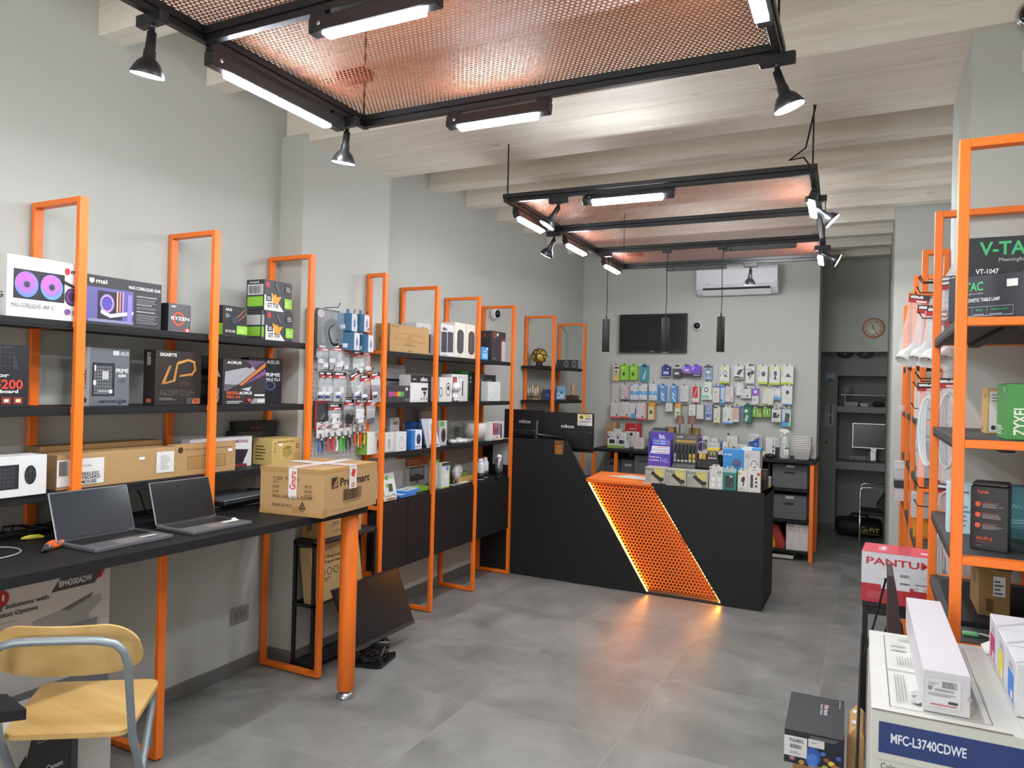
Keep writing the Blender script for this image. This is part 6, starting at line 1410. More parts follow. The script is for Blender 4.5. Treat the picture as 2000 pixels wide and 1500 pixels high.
for k, (x, lb) in enumerate(((1.163, 'left taupe shaded table lamp on the back table'), (1.285, 'right taupe shaded table lamp on the back table'))):
    t = thing('table_lamp', lb, 'lamp', (x, 7.22, TZ), 0, 'taupe table lamps')
    SH = mat('8c6c60', .8)
    m = MB(); m.lathe([(.04, 0), (.042, .004), (.04, .010), (.008, .014)], SH, 24); m.build('base', t)
    m = MB(); m.tube([(0, 0, .01), (0, 0, .27)], .0055, mat('5a4a44', .5), 10); m.build('stem', t)
    m = MB(); m.lathe([(.048, .272), (.046, .274), (.030, .352), (.031, .354)], SH, 28); m.build('shade', t)
bt('bt_lb0', .09, KRAFT, 'tall cardboard lamp carton left of the left lamp', [('r', 0, .97, 1, 1, '8a6a40'), ('l', .3, .2, .7, .3, 2, '8a6a40')], name='cardboard_box')
carton((1.275, 7.34, TZ, .095, .225), .09, KRAFT, 'tall cardboard lamp carton behind the right lamp', d='-y', F=[('r', 0, .97, 1, 1, '8a6a40'), ('r', .1, .1, .9, .8, 'a8824e')], name='cardboard_box')
bt('bt_tab', .03, 'd4d2ce', 'white and navy box with grey tablet picture on the back table', [('r', 0, 0, .34, 1, '35356a'), ('p', [(.38, .1), (.38, .7), (.8, .76), (.8, .2)], '6a6a6c'), ('t', .05, .84, .3, .92, 'TAB', 'd8d8e8'), ('r', .86, .84, .94, .92, 'd0b040'), ('r', .4, .98, 1, 1.0, 'c86a5a')], name='product_box')
bt('bt_w1', .05, 'd2d2ce', 'white box behind the low white device box', [('l', .2, .6, .8, .8, 2, '6a7ab0')])
bt('bt_w2', .07, 'cfcfcb', 'white device box with black lens on the back table', [('e', .76, .28, .14, .14, '26262a'), ('l', .1, .6, .6, .7, 1, 'a0a0a0')])
bt('bt_bl', .05, '3a72c0', 'narrow blue and white pack on the back table', [('r', 0, 0, 1, .5, 'd8d8d4'), ('e', .5, .35, .3, .12, '2a2a2c')])
bt('bt_w3', .05, 'd8d8d2', 'small white box with round grey picture', [('g', .5, .42, .3, .2, '6a6a6a', .7), ('e', .5, .42, .16, .1, 'a8a8a8')])
bt('bt_w4', .06, 'd2d0c8', 'tall white box with black headphone picture on the back table', [('g', .7, .24, .2, .16, '2a2a2c', .7), ('r', .28, .7, .36, .76, '5a5a5a'), ('l', .5, .72, .9, .76, 1, '9a9a9a'), ('r', 0, .54, 1, .55, 'b8b6ae')])
bt('bt_w5', .07, 'd0d0ca', 'low white box with small grey icons', [('l', .1, .3, .34, .8, 4, '7a7a7a'), ('r', .6, .1, .9, .2, 'a8a8a4')])
t = thing('wipes_pack', 'soft blue and white wipes pack standing on the back table', 'wipes', (1.87, 7.25, TZ))
m = MB(); m.box(-.058, .058, 0, .05, 0, .205, mat('c6c8cc', .35), .02)
m.art((-.058, 0, 0), (1, 0, 0), (0, 0, 1), [('p', [(.08, .05), (.08, .6), (.5, .68), (.9, .86), (.9, .05)], '2a4a9a'), ('e', .45, .79, .22, .08, 'a89a94'), ('e', .45, .79, .14, .04, 'd8d4d0'), ('e', .3, .34, .14, .07, '6a8ac8'), ('e', .66, .5, .12, .06, '7a9ad0'), ('e', .6, .2, .16, .07, '4a6ab8')], .116, .205); m.build('pouch', t)
bt('bt_w6', .05, 'd2d4d0', 'narrow white sheet pack right of the blue wipes', [('l', .2, .1, .8, .3, 2, 'b0b0ac')])
bt('bt_w7', .06, 'd6d6d2', 'tall white box with vertical black print near the spray bottle', [('r', .72, .2, .86, .34, '3a3a3a'), ('r', .72, .42, .86, .56, '3a3a3a'), ('td', .74, .62, .84, .9, 'HUB', '5a5a5a'), ('r', .0, .93, 1, .94, 'b0b0ac')])
bt('bt_w8', .06, 'cfd2d2', 'white box with black lower half behind the spray bottle', [('r', 0, 0, 1, .5, '26282c'), ('td', .4, .6, .7, .92, 'BIG', '7a7a7a')])
t = thing('spray_bottle', 'translucent spray bottle with white trigger on the back table', 'spray bottle', (2.166, 7.10, TZ))
BOT = mat('c2cbc6', .2, alpha=.85)
m = MB(); m.lathe([(.042, 0), (.044, .006), (.044, .14), (.036, .175), (.018, .20), (.016, .215)], BOT, 24, None, (1, .7)); m.build('bottle', t)
m = MB(); m.lathe([(.018, .214), (.018, .235), (.012, .24)], 'e0e0de', 16); m.prism([(-.045, .245), (.03, .238), (.042, .25), (.02, .268), (-.03, .272), (-.046, .262)], -.011, .011, 'e0e0de', 'y'); m.tube([(-.02, 0, .245), (-.034, 0, .225), (-.03, 0, .205)], .004, 'e0e0de', 8); m.build('trigger', t)
m = MB(); m.art((-.004, -.0315, .035), (1, 0, 0), (0, 0, 1), [('r', 0, 0, 1, 1, 'dcdcd8'), ('p', [(.0, .7), (.5, .98), (1, .9), (1, .7)], '6a4a40'), ('l', .2, .1, .9, .5, 4, 'a8a8a4')], .04, .075, .0004); m.build('label_sticker', t)
for k in range(7):
    t = thing('storage_basket', 'bottom perforated white basket of the nested stack' if k == 0 else ['', 'second', 'third', 'fourth', 'fifth', 'sixth', 'topmost'][k] + ' white basket of the nested stack on the table', 'basket', (2.312, 7.15, TZ + .017 * k + (.001 if k else 0)), 0, 'nested white baskets')
    m = MB(); q = .100
    a, b = .058, .078
    vs = [(-a, -.042, 0), (a, -.042, 0), (a, .042, 0), (-a, .042, 0), (-b, -.058, q), (b, -.058, q), (b, .058, q), (-b, .058, q)]
    m.add(vs, [(0, 1, 5, 4), (1, 2, 6, 5), (2, 3, 7, 6), (3, 0, 4, 7), (3, 2, 1, 0)], mat('b8b5ac', .55))  # shell darker than the rims, shading between nested rims put into its colour
    if k == 0:
        for i in range(9):
            for j in range(6):
                u = (i + .5) / 9; v = .12 + j * .1
                hw = a + (b - a) * v
                p = Vector((-hw * .9 + 2 * hw * .9 * u, -.042 - .016 * v - .0008, q * v))
                m.add([p + Vector((dx, -.0002, dz)) for dx, dz in ((-.003, -.0035), (.003, -.0035), (.003, .0035), (-.003, .0035))], [(0, 1, 2, 3)], '8a8a84')
    m.build('shell', t)
    m = MB(); m.tube([(-b, -.058, q), (b, -.058, q), (b, .058, q), (-b, .058, q)], .0045, 'dcdad4', 8, True); m.build('rim', t)
m = MB(); m.tube([(-.02, 0, 0), (.0, .004, .012), (.02, 0, .004)], [.006, .008, .006], mat('b05070', .5), 8); m.tube([(.01, 0, .002), (.028, 0, .006)], .006, mat('4a4ab0', .5), 8); o = m.build('clip'); place(o, (2.32, 7.15, TZ + .1075)); tag(o, 'red and blue clip lying in the top basket', 'clip')
carton((2.40, 7.25, TZ, .05, .12), .004, 'd0d0cc', 'white price card standing right of the nested baskets', d='-y', F=[('l', .2, .2, .8, .8, 5, 'a8a8a4')], name='price_card')
m = MB(); m.tube([(-.03, 0, .004), (0, -.012, .006), (.03, 0, .004), (0, .014, .006)], .003, RUBBER, 6, True); o = m.build('cable'); place(o, (2.40, 6.99, TZ)); tag(o, 'small black cable coil on the table corner', 'cable')
for k, (key, lb) in enumerate((('bt_low0', 'long low white box at the table front'), ('bt_low1', 'low white box with black dot at the table front'), ('bt_low2', 'short low white box left of the long one'))):
    x, y, z, W, Hh = G[key]
    carton((x, 7.0, TZ, W - .006, Hh), .10, 'd2d1cc', lb, d='-y', F=[('r', .8, .1, .98, .8, '9a9c9e')] if k == 0 else ([('e', .45, .4, .05, .14, '26262a')] if k == 1 else [('l', .2, .3, .8, .7, 2, 'a8a8a4')]), name='product_box')
for k, (x, y, W, c, lb) in enumerate(((1.93, 7.03, .07, '26262a', 'black soft pouch behind the line drawing box'), (2.05, 7.02, .08, '1e1e22', 'black soft pouch left of the spray bottle'))):
    m = MB(); m.sphere((0, 0, .022), .05, mat(c, .6, bump=.3), 16, sq=(1.1, .8, .44)); o = m.build('pouch'); place(o, (x, y, TZ)); tag(o, lb, 'pouch')
m = MB(); m.box(-.075, .075, -.004, .004, 0, .09, 'c8c6ba', .001); o = m.build('leaflet'); place(o, (1.985, 7.10, TZ + .004), .25, -1.05); tag(o, 'white leaflet leaning over the black pouches', 'leaflet')
m = MB(); m.box(-.007, .007, -.005, .005, 0, .11, mat('b87a4a', .6), .002); o = m.build('wooden_stick'); place(o, (1.86, 7.05, TZ + .003), 0, -.1); tag(o, 'orange brown wooden stick standing before the wipes pack', 'stick')
t = thing('cable_coil', 'white cable coil on the back table in front of the tablet box', 'cable', (1.41, 7.12, TZ))
m = MB(); m.tube([(.05 * math.cos(a), .008 * math.sin(3 * a), .06 + .05 * math.sin(a)) for a in [k * PI / 8 for k in range(16)]], .0045, mat('c8d0d4', .4), 8, True); m.build('loop', t)
m = MB(); m.box(-.06, .07, -.03, .03, 0, .012, mat('d4c8c4', .5), .003); m.build('box', t)
t = thing('charger_bag', 'clear bag of white chargers at the front of the red pack', 'bag', (.66, 7.08, TZ))
m = MB(); m.box(-.05, .04, -.02, .03, 0, .09, CLEAR, .02); m.build('plastic_bag', t)
m = MB(); m.box(-.03, .02, -.01, .02, .004, .05, WP, .006); m.build('charger', t)
# bins and paper under the table
FELT = mat('5f6061', .9, noise=.08, scale=80, bump=.15)
for key, lb, hl in (('bin0', 'grey felt bin at the far left under the table', 'slot'), ('bin1', 'grey felt bin with white tag handle, second from the left', 'tag'), ('bin2', 'tall grey felt bin with curved handle behind the orange top', 'loop'), ('bin3', 'upper grey fabric drawer in the right table bay', 'both'), ('bin4', 'lower grey fabric drawer in the right table bay', 'both')):
    x, y, z, W, Hh = G[key]
    z = {'bin0': .636, 'bin1': .636, 'bin2': .40, 'bin3': .641, 'bin4': .361}[key]
    if key in ('bin0', 'bin1'): x = {'bin0': .52, 'bin1': .685}[key]; W = .155; Hh = .16
    if key == 'bin2': x, W, Hh = .86, .18, .44; z = .636; Hh = .22
    if key in ('bin3', 'bin4'): x, W, Hh = 2.222, .30, .222
    t = thing('fabric_bin', lb, 'storage bin', (x, y if key != 'bin2' else 6.99, z), 0, 'grey fabric bins under the back table')
    m = MB(); m.box(-W / 2, W / 2, 0, .36, 0, Hh, FELT, .006); m.build('bin_body', t)
    if hl in ('slot', 'tag'):
        m = MB(); m.art((-.03, -.0002, Hh * .6), (1, 0, 0), (0, 0, 1), [('e', .5, .5, .5, .5, '1c1c1e')], .06, .022); m.build('handle_slot', t)
    if hl in ('tag', 'both'):
        m = MB(); zz = Hh * (.6 if hl == 'tag' else .86); m.box(-.03, .04, -.002, 0, zz, zz + .022, 'c2c2be', .001); m.build('label_card', t)
    if hl in ('loop', 'both'):
        zz = Hh * (.74 if hl == 'loop' else .66)
        m = MB(); m.tube([(-.045, -.002, zz), (-.03, -.012, zz + .006), (0, -.016, zz + .01), (.03, -.012, zz + .006), (.045, -.002, zz)], .006, mat('4c4d4e', .9), 8); m.build('handle', t)
t = thing('paper_carton', 'strapped white carton of copy paper on the lowest table shelf', 'box', (2.29, 6.99, .091))
m = MB(); m.box(-.085, .10, 0, .30, 0, .235, 'cfccc6', .002); m.art((-.085, 0, 0), (1, 0, 0), (0, 0, 1), [('r', 0, .70, 1, .71, '8a8680'), ('t', .1, .84, .36, .93, 'my', 'b84a3a'), ('t', .06, .74, .4, .82, 'print', 'b84a3a'), ('l', .44, .74, .72, .92, 3, '9a968e'), ('r', .76, .76, .96, .9, 'b8b4ac')], .185, .235); m.build('carton_body', t)
m = MB(); m.box(.005, .011, -.0015, .3, -.0005, .237, 'd8d8d8', .0003); m.build('strap', t)
t = thing('shopping_bag', 'folded red and yellow bags beside the paper carton', 'bag', (2.135, 7.02, .091))
m = MB(); m.prism([(-.06, 0), (.055, 0), (.06, .05), (.03, .12), (.0, .2), (-.06, .22)], 0, .16, mat('a8382a', .6, bump=.3), 'y'); m.build('red_bag', t)
m = MB(); m.prism([(-.062, 0), (-.03, 0), (-.02, .03), (-.05, .12), (-.062, .12)], -.006, 0, mat('c8a02a', .5), 'y'); m.build('yellow_bag', t)
carton((2.16, 6.97, .012, .22, .03), .25, 'c8c4ba', 'flat pale carton lying under the lowest table shelf', d='-y', F=[('r', 0, .5, 1, .55, '8a867c')], name='cardboard_box')

# ------------------------------------------------------------------ back pegboard
pb = thing('pegboard', 'wide white pegboard of accessories across the back wall', 'pegboard', (.36, 7.462, 1.365))
m = MB(); m.box(0, 1.82, 0, .02, 0, .415, mat('c4c4c0', .5, noise=.02), .002); pegboard(m, (0, 0, 0), (1, 0, 0), (0, 0, 1), 1.82, .415, .0265, .0034); m.build('panel', pb)
GR = '9ac42e'
LIME = [('e', .42, .42, .14, .12, '2a3420'), ('l', .12, .72, .6, .9, 2, 'd8ecb0'), ('l', .2, .1, .7, .18, 1, 'c8e49a')]
WLIME = lambda extra: [('r', 0, 0, 1, .12, 'b4c83a'), ('p', [(.02, .82), (.1, .98), (.3, .98), (.36, .84), (.2, .78)], 'c8d86a')] + extra + [('e', .12, .46 + .12 * k, .05, .03, '6a6a6a') for k in range(3)]
HP = [
 ('cfc8a8', 'white and yellow memory card packs at the left end of the top row', [('r', 0, 0, 1, .36, 'd4bc6a'), ('r', .2, .78, .9, .88, '2a2a28'), ('r', .34, .5, .66, .64, '5a5a58'), ('r', .1, .38, .9, .41, '3a3a38')], None),
 ('8cc63c', 'left lime green box in the top row', LIME, 'lime green boxes on the back pegboard'),
 ('8cc63c', 'right lime green box in the top row', LIME, 'lime green boxes on the back pegboard'),
 ('3f96a4', 'teal pack with white adapter in the top row', [('r', .2, .88, .8, 1, '2a3a70'), ('p', [(.3, .18), (.52, .16), (.64, .5), (.72, .66), (.62, .66), (.5, .48)], 'd8e0e0')], None),
 ('2f3f8a', 'navy drive pack in the top row', [('r', 0, 0, 1, .06, 'd0d0d8'), ('r', .2, .26, .8, .5, 'c8ccd8'), ('l', .1, .6, .4, .9, 3, '6a7ac0'), ('r', .6, .72, .8, .8, 'd8dcea')], None),
 ('3a3a3c', 'dark drive pack beside the navy one', [('r', .0, .82, 1, 1, 'bcbcb8'), ('r', .2, .3, .72, .5, 'd0d0cc'), ('l', .1, .66, .5, .74, 1, '8a8a8a')], None),
 ('7a4ac8', 'left purple headset box in the top row', [('r', 0, 0, 1, .36, '2a2630'), ('p', [(0, 1), (0, .5), (.4, .9)], 'b49ae0'), ('e', .5, .62, .24, .1, 'd8d0e8'), ('r', .3, .34, .9, .4, 'd8c8c0')], 'purple boxes on the back pegboard'),
 ('7a4ac8', 'right purple box in the top row', [('r', 0, 0, 1, .26, '2a2630'), ('p', [(0, 1), (0, .5), (.4, .9)], 'b49ae0'), ('e', .56, .4, .2, .16, '5a6a9a'), ('r', .2, .1, .9, .18, 'd0c8d0')], 'purple boxes on the back pegboard'),
 ('8ea4bc', 'blue grey earphone pack right of the purple boxes', [('r', 0, .86, 1, 1, '2a3434'), ('g', .5, .5, .38, .3, '4a5a78', .75), ('r', .2, .5, .8, .62, 'd8dce4'), ('p', [(.42, .1), (.6, .1), (.56, .4), (.46, .4)], 'c0ccdc')], None),
 ('d4d4cc', 'white and lime pack with ring picture in the top row', WLIME([('g', .56, .6, .2, .14, '4a4a5a', .72), ('r', .5, .38, .8, .46, '5a5a6e')]), 'white and lime packs on the back pegboard'),
 ('d0d0cc', 'white pack with dark laptop stand picture', [('p', [(.3, .4), (.5, .7), (.95, .8), (.6, .3)], '3c3c3e'), ('r', 0, 0, 1, .12, '9a9a90'), ('p', [(.05, .2), (.4, .24), (.9, .16), (.9, .12), (.05, .12)], '2a2a2a')], None),
 ('d0d0cc', 'white pack with two black earbuds', [('r', .3, .92, .9, 1, '26262a'), ('e', .36, .5, .2, .11, '26262a'), ('e', .74, .58, .2, .11, '26262a'), ('p', [(.4, .24), (.48, .24), (.46, .5), (.34, .5)], '2a2a2c'), ('p', [(.52, .24), (.6, .28), (.8, .56), (.7, .58)], '2a2a2c'), ('l', .1, .7, .7, .8, 2, '4a4a4a')], None),
 ('d4d4cc', 'white and lime pack with round speaker picture', WLIME([('e', .56, .56, .22, .15, '50506a')]), 'white and lime packs on the back pegboard'),
 ('d4d4cc', 'white and lime pack with phone stand picture', WLIME([('r', .4, .5, .7, .74, '50506a'), ('p', [(.48, .5), (.58, .5), (.7, .28), (.4, .28)], '44445c')]), 'white and lime packs on the back pegboard'),
 ('d4d4cc', 'white and lime pack with triangular mount, at the right end of the top row', WLIME([('p', [(.36, .4), (.56, .62), (.76, .44), (.86, .4)], '44445c')]), 'white and lime packs on the back pegboard'),
 ('cfc4c4', 'white and pink cable pack with dark base, in the second row', [('r', 0, 0, 1, .1, '3a2a40'), ('r', .74, .12, .96, .95, 'c89ab0'), ('e', .6, .2, .1, .06, '3a3a3a'), ('l', .1, .3, .6, .8, 4, 'b0a8a8')], None),
 ('d0d4d8', 'left blue and white adapter box in the second row', [('r', 0, .32, 1, .56, '5aaade'), ('r', 0, .9, .3, 1, '5aaade'), ('p', [(.5, .34), (.8, .8), (.7, .9), (.36, .76)], 'd8d4d0'), ('l', .1, .06, .6, .2, 2, 'a8a8a8'), ('e', .84, .74, .06, .03, '4a4a4a')], 'blue and white adapter boxes'),
 ('d0d4d8', 'middle blue and white adapter box in the second row', [('r', 0, .32, 1, .56, '5aaade'), ('r', 0, .9, .3, 1, '5aaade'), ('p', [(.5, .34), (.8, .8), (.7, .9), (.36, .76)], 'd8d4d0'), ('l', .1, .06, .6, .2, 2, 'a8a8a8')], 'blue and white adapter boxes'),
 ('d0d4d8', 'right blue and white adapter box in the second row', [('r', 0, .32, 1, .56, '5aaade'), ('r', .86, 0, 1, 1, '4a9ad8'), ('p', [(.4, .34), (.7, .8), (.6, .9), (.26, .76)], 'd8d4d0'), ('l', .1, .06, .6, .2, 2, 'a8a8a8')], 'blue and white adapter boxes'),
 ('5b93cc', 'left sky blue cable pack in the second row', [('r', .1, .88, .6, .96, 'c8dcf0'), ('p', [(.2, .5), (.3, .6), (.7, .42), (.64, .34)], 'dce8f4'), ('p', [(.2, .3), (.3, .4), (.8, .1), (.7, .04)], 'c0d8ee')], 'sky blue cable packs'),
 ('5b93cc', 'right sky blue cable pack in the second row', [('r', .1, .88, .6, .96, 'c8dcf0'), ('p', [(.2, .5), (.3, .6), (.7, .42), (.64, .34)], 'dce8f4'), ('p', [(.2, .3), (.3, .4), (.8, .1), (.7, .04)], 'c0d8ee')], 'sky blue cable packs'),
 ('cccfcc', 'clear white cable box in the middle of the second row', [('r', .12, .14, .88, .78, 'b8bcbc'), ('r', .3, .2, .4, .7, 'd8dada'), ('r', .6, .2, .7, .7, 'd8dada'), ('l', .1, .86, .7, .94, 2, 'a0a0a0')], None),
 ('d6d2d0', 'white box with red picture of a cable in the second row', [('r', .06, .3, .8, .98, 'c43044'), ('p', [(.2, .34), (.3, .32), (.7, .84), (.6, .88)], 'e0a898'), ('r', 0, 0, 1, .05, 'c43044')], None),
 ('cfd8cc', 'white and green box with round fan picture in the second row', [('p', [(0, .6), (0, .98), (.4, .9)], '9ac8b4'), ('e', .42, .58, .24, .18, 'd8dcd8'), ('g', .42, .58, .2, .15, '3a4a48', .6), ('r', .02, .08, .7, .26, '8ac4a8'), ('r', .86, .3, 1, .9, '9ac47a')], None),
 ('cfccc8', 'white narrow pack with blue header in the second row', [('r', 0, .92, 1, 1, '2a5ab8'), ('e', .4, .64, .1, .05, '2a2a2a'), ('l', .2, .2, .8, .5, 3, 'bcb8b4')], None),
 ('a9c4dc', 'pale blue narrow pack with blue ends in the second row', [('r', 0, .92, 1, 1, '2f6fc8'), ('r', 0, 0, 1, .1, '3a80d0'), ('e', .3, .2, .2, .06, '2a3a50')], None),
 ('cfc8c8', 'greyish pink white pack with faint print in the second row', [('l', .1, .5, .7, .8, 3, 'c8a898'), ('r', .6, .1, .86, .3, 'b8a8a8'), ('r', .5, .76, .7, .86, 'a8a0a8')], None),
 ('c4c8c4', 'clear crumpled accessory bag in the second row', [('p', [(.1, .1), (.5, .9), (.8, .2)], 'd8dcd8'), ('p', [(.4, .3), (.9, .8), (.6, .2)], 'a8b0a8')], None),
 ('cdc9cf', 'white square pack with red tab and black adapter', [('r', .08, .86, .4, 1, 'c8483a'), ('r', .4, .9, .7, 1.0, '2a2a2a'), ('p', [(.54, .24), (.66, .32), (.76, .22), (.64, .14)], '26262a'), ('l', .1, .56, .6, .74, 2, 'a8a4aa'), ('e', .1, .12, .03, .04, '2a2a2a')], None),
 ('d0ccd0', 'white and purple narrow box in the second row', [('r', 0, .52, 1, 1, '8a5ac0'), ('e', .5, .78, .2, .1, 'd8d8e4'), ('p', [(.3, .56), (.5, .7), (.7, .56)], '6a3aa8'), ('l', .1, .2, .8, .4, 3, '9a9aa0')], None),
 ('cfccc0', 'blank white pack hanging crooked in the second row', [('e', .16, .9, .14, .06, 'd8c84a'), ('l', .3, .1, .8, .16, 1, 'c0bcb0')], None),
 ('b4cadc', 'small white pack with blue fade in the second row', [('p', [(0, 0), (0, .6), (1, .1), (1, 0)], '5aa0d8'), ('r', .1, .3, .9, .96, 'd0d0ca'), ('e', .5, .4, .06, .05, 'b06a6a')], None),
 ('d2d4cf', 'tall white box with tilted dark square, right end of the second row', [('p', [(.36, .62), (.52, .8), (.74, .68), (.6, .52)], '3a3a3c'), ('r', 0, 0, 1, .05, '6ab0e0'), ('e', .5, .36, .1, .04, 'c0c4c0')], None),
 ('d0ccc8', 'first white and red box at the left of the third row', [('r', 0, 0, 1, .12, 'd05a58'), ('td', .78, .3, .9, .9, 'cable', '9a9aa0'), ('e', .66, .22, .1, .05, '3a3a3a'), ('l', .1, .36, .5, .8, 4, 'c0bcb8')], 'white and red boxes in the third row'),
 ('d0ccc8', 'second white and red box in the third row', [('r', 0, 0, 1, .12, 'd05a58'), ('td', .78, .3, .9, .9, 'cable', '9a9aa0'), ('e', .66, .22, .1, .05, '3a3a3a'), ('l', .1, .36, .5, .8, 4, 'c0bcb8')], 'white and red boxes in the third row'),
 ('cfd2d4', 'white box with blue foot and dark plug in the third row', [('r', .1, .02, .6, .32, '4aa4d8'), ('r', .62, .02, .8, .32, '4aa4d8'), ('p', [(.66, .3), (.74, .66), (.86, .66), (.8, .3)], '2a2a30'), ('l', .2, .46, .3, .6, 1, '4a4a4a')], None),
 ('d0ccc8', 'third white and red box, next to the orange one', [('r', 0, 0, 1, .1, 'd05a58'), ('r', .9, 0, 1, 1, 'c04a48'), ('td', .7, .3, .82, .9, 'cable', '9a9aa0'), ('e', .6, .2, .1, .05, '3a3a3a'), ('l', .1, .36, .5, .8, 4, 'c0bcb8')], 'white and red boxes in the third row'),
 ('d8b04a', 'left orange and cream bulb box in the third row', [('r', 0, .0, .8, .78, 'd8d0a8'), ('r', .8, 0, 1, 1, 'd0905a'), ('r', .2, .34, .6, .56, '5a7a4a'), ('r', .1, .84, .4, .96, 'd87a2a')], 'orange and cream bulb boxes'),
 ('d2d2cc', 'small plain white card hanging below the board', [('l', .2, .3, .8, .6, 2, 'c4c4be')], None),
 ('d8b04a', 'right orange and cream bulb box above the left lamp', [('r', 0, .0, 1, .7, 'd0d4bc'), ('r', .3, .3, .8, .42, '4a8a4a'), ('r', .1, .84, .4, .96, 'd87a2a')], 'orange and cream bulb boxes'),
 ('d2d2ce', 'white stylus pack above the right lamp', [('p', [(.2, .5), (.26, .52), (.6, .1), (.54, .06)], '2a2a34'), ('l', .2, .72, .8, .84, 2, '8a8a8a')], None),
 ('d0d2ce', 'blank white cable box right of the stylus pack', [('r', .9, 0, 1, 1, 'b8bab6'), ('l', .2, .1, .7, .16, 1, 'c0c0bc')], None),
 ('a8b4d0', 'blue earphone pack with looped black cord in the third row', [('g', .46, .72, .34, .2, '2a3048', .8), ('r', .1, .16, .9, .4, '6a82c0'), ('r', .1, .02, .9, .1, 'd0d4dc'), ('e', .3, .28, .12, .06, '2a3a70')], None),
 ('cfccba', 'white and yellow earphone pack in the third row', [('r', 0, 0, 1, .06, 'd0c05a'), ('r', 0, .9, .6, .98, '2a4a5a'), ('e', .3, .24, .1, .05, '6a5a3a'), ('l', .4, .4, .8, .7, 3, 'b8b4a8')], None),
 ('d0d2cc', 'white box with blue foot and camera picture in the third row', [('r', 0, 0, 1, .1, '4a86c8'), ('p', [(.48, .24), (.6, .34), (.74, .3), (.6, .18)], '3a3a3c'), ('td', .82, .2, .94, .9, 'adapter', '7a9ab8'), ('l', .1, .4, .4, .8, 4, 'b0b0aa')], None),
 ('cdb8a4', 'peach and blue pack in the third row', [('r', .78, 0, 1, 1, '3a62a8'), ('r', .04, .18, .74, .94, 'd0a888'), ('r', 0, 0, .76, .12, 'd4d4d0'), ('r', .2, .92, .9, 1.0, '3a7ad8')], None),
 ('1f6a58', 'green toothbrush pack in the third row', [('e', .32, .66, .22, .09, 'c0d4cc'), ('p', [(.24, .1), (.4, .08), (.62, .4), (.5, .44)], 'd8dcd8'), ('p', [(.3, .46), (.44, .46), (.2, .1), (.1, .1)], '8ab4a4'), ('r', .1, .9, .9, .98, '164a3e')], None),
 ('7aa83a', 'left green and black battery pack in the third row', [('r', 0, .78, 1, 1, '1c1e1c'), ('r', .2, .2, .28, .66, 'c0d8a0'), ('r', .36, .2, .44, .66, '3a6a2a'), ('r', .52, .2, .60, .66, 'c0d8a0'), ('r', .68, .2, .76, .66, '3a6a2a'), ('r', .7, 0, 1, .4, 'b8b85a'), ('r', .1, .82, .5, .88, 'd8d8d8')], 'green battery packs'),
 ('7aa83a', 'right green and black battery pack in the third row', [('r', 0, .78, 1, 1, '1c1e1c'), ('r', .2, .2, .28, .66, 'd8ecc0'), ('r', .36, .2, .44, .66, '3a6a2a'), ('r', .52, .2, .60, .66, 'd8ecc0'), ('r', .68, .2, .76, .66, '3a6a2a'), ('r', .1, .82, .5, .88, 'd8d8d8')], 'green battery packs'),
 ('d0ccca', 'white pack with two dark tablets in the third row', [('r', .14, .3, .54, .7, '2a2a2e'), ('p', [(.5, .34), (.7, .62), (.86, .54), (.66, .28)], '34343a'), ('l', .1, .08, .9, .18, 2, 'c0a8a4'), ('r', .3, .93, .7, 1, '4a2a34')], None),
 ('b4c8cc', 'blue and white box with black speaker at the lower right end', [('p', [(0, 0), (0, .36), (.9, .1), (1, 0)], '4a96d8'), ('p', [(.6, .1), (1, .3), (1, 0), (.7, 0)], '6ac48a'), ('p', [(.3, .24), (.4, .76), (.88, .7), (.76, .2)], '38383c'), ('p', [(.36, .28), (.46, .7), (.8, .66), (.7, .26)], '4a4a4e'), ('r', .1, .97, .9, 1.0, '2a5a90')], None),
]
for k, (c, lb, art, grp) in enumerate(HP):
    x, y, z, W, Hh = G['h%d' % k]
    rnd = random.Random(k)
    dep = rnd.uniform(.02, .045)
    yaw = rnd.uniform(-.06, .06)
    o = hang((x, 7.40 + .004 * (k % 3) - (.03 if k in (7, 36, 42) else 0), z, W, Hh), c, lb, art, depth=dep, group=grp, cat='accessory pack', name='accessory_pack', tabc=None, yaw=yaw)
    if k == 30:
        o.rotation_euler = (0, .12, 0)
    hook(pb, (x - .36, 0, min(.40, max(.01, z + Hh - 1.365 + .010))), (0, -1, 0), .085, .014)
hook(pb, (.60, 0, .36), (0, -1, 0), .06, .02)
m = MB(); m.cyl((0, 0, 0), .009, .012, RUBBER, 'y', 14); o = m.build('wall_plug'); place(o, (1.59, 7.488, 1.08)); tag(o, 'small black plug on the back wall below the earphone packs', 'wall plug')

# ------------------------------------------------------------------ office niche
t = thing('monitor', 'office monitor with silver frame on the niche desk', 'monitor', (2.90, 8.93, .766))
m = MB(); m.box(-.215, .215, 0, .03, .15, .43, STEEL, .003); m.build('housing', t)
m = MB(); m.box(-.205, .205, -.001, .001, .162, .42, SCREEN, .0004); m.build('screen', t)
m = MB(); m.box(-.03, .03, .01, .03, .01, .2, STEEL); m.box(-.1, .1, -.04, .06, 0, .012, STEEL); m.build('stand', t)
carton((2.76, 8.86, .766, .19, .075), .01, '8c8f92', 'pale papers leaning on the office desk', d='-y', F=[('l', .1, .2, .8, .7, 4, '707376')], name='papers', tilt=-.5)
carton((2.84, 8.83, .766, .34, .02), .1, '17181a', 'black keyboard on the office desk edge', d='-y', T=[('k', .02, .1, .98, .9, 16, 4, '303236')], name='keyboard')
m = MB(); m.tube([(2.83, 8.86, .79), (2.83, 8.87, .87), (2.87, 8.87, .90), (2.92, 8.87, .88), (2.93, 8.86, .82), (2.91, 8.86, .785)], .003, RUBBER, 6); tag(m.build('cable'), 'black looped cable over the office keyboard', 'cable')
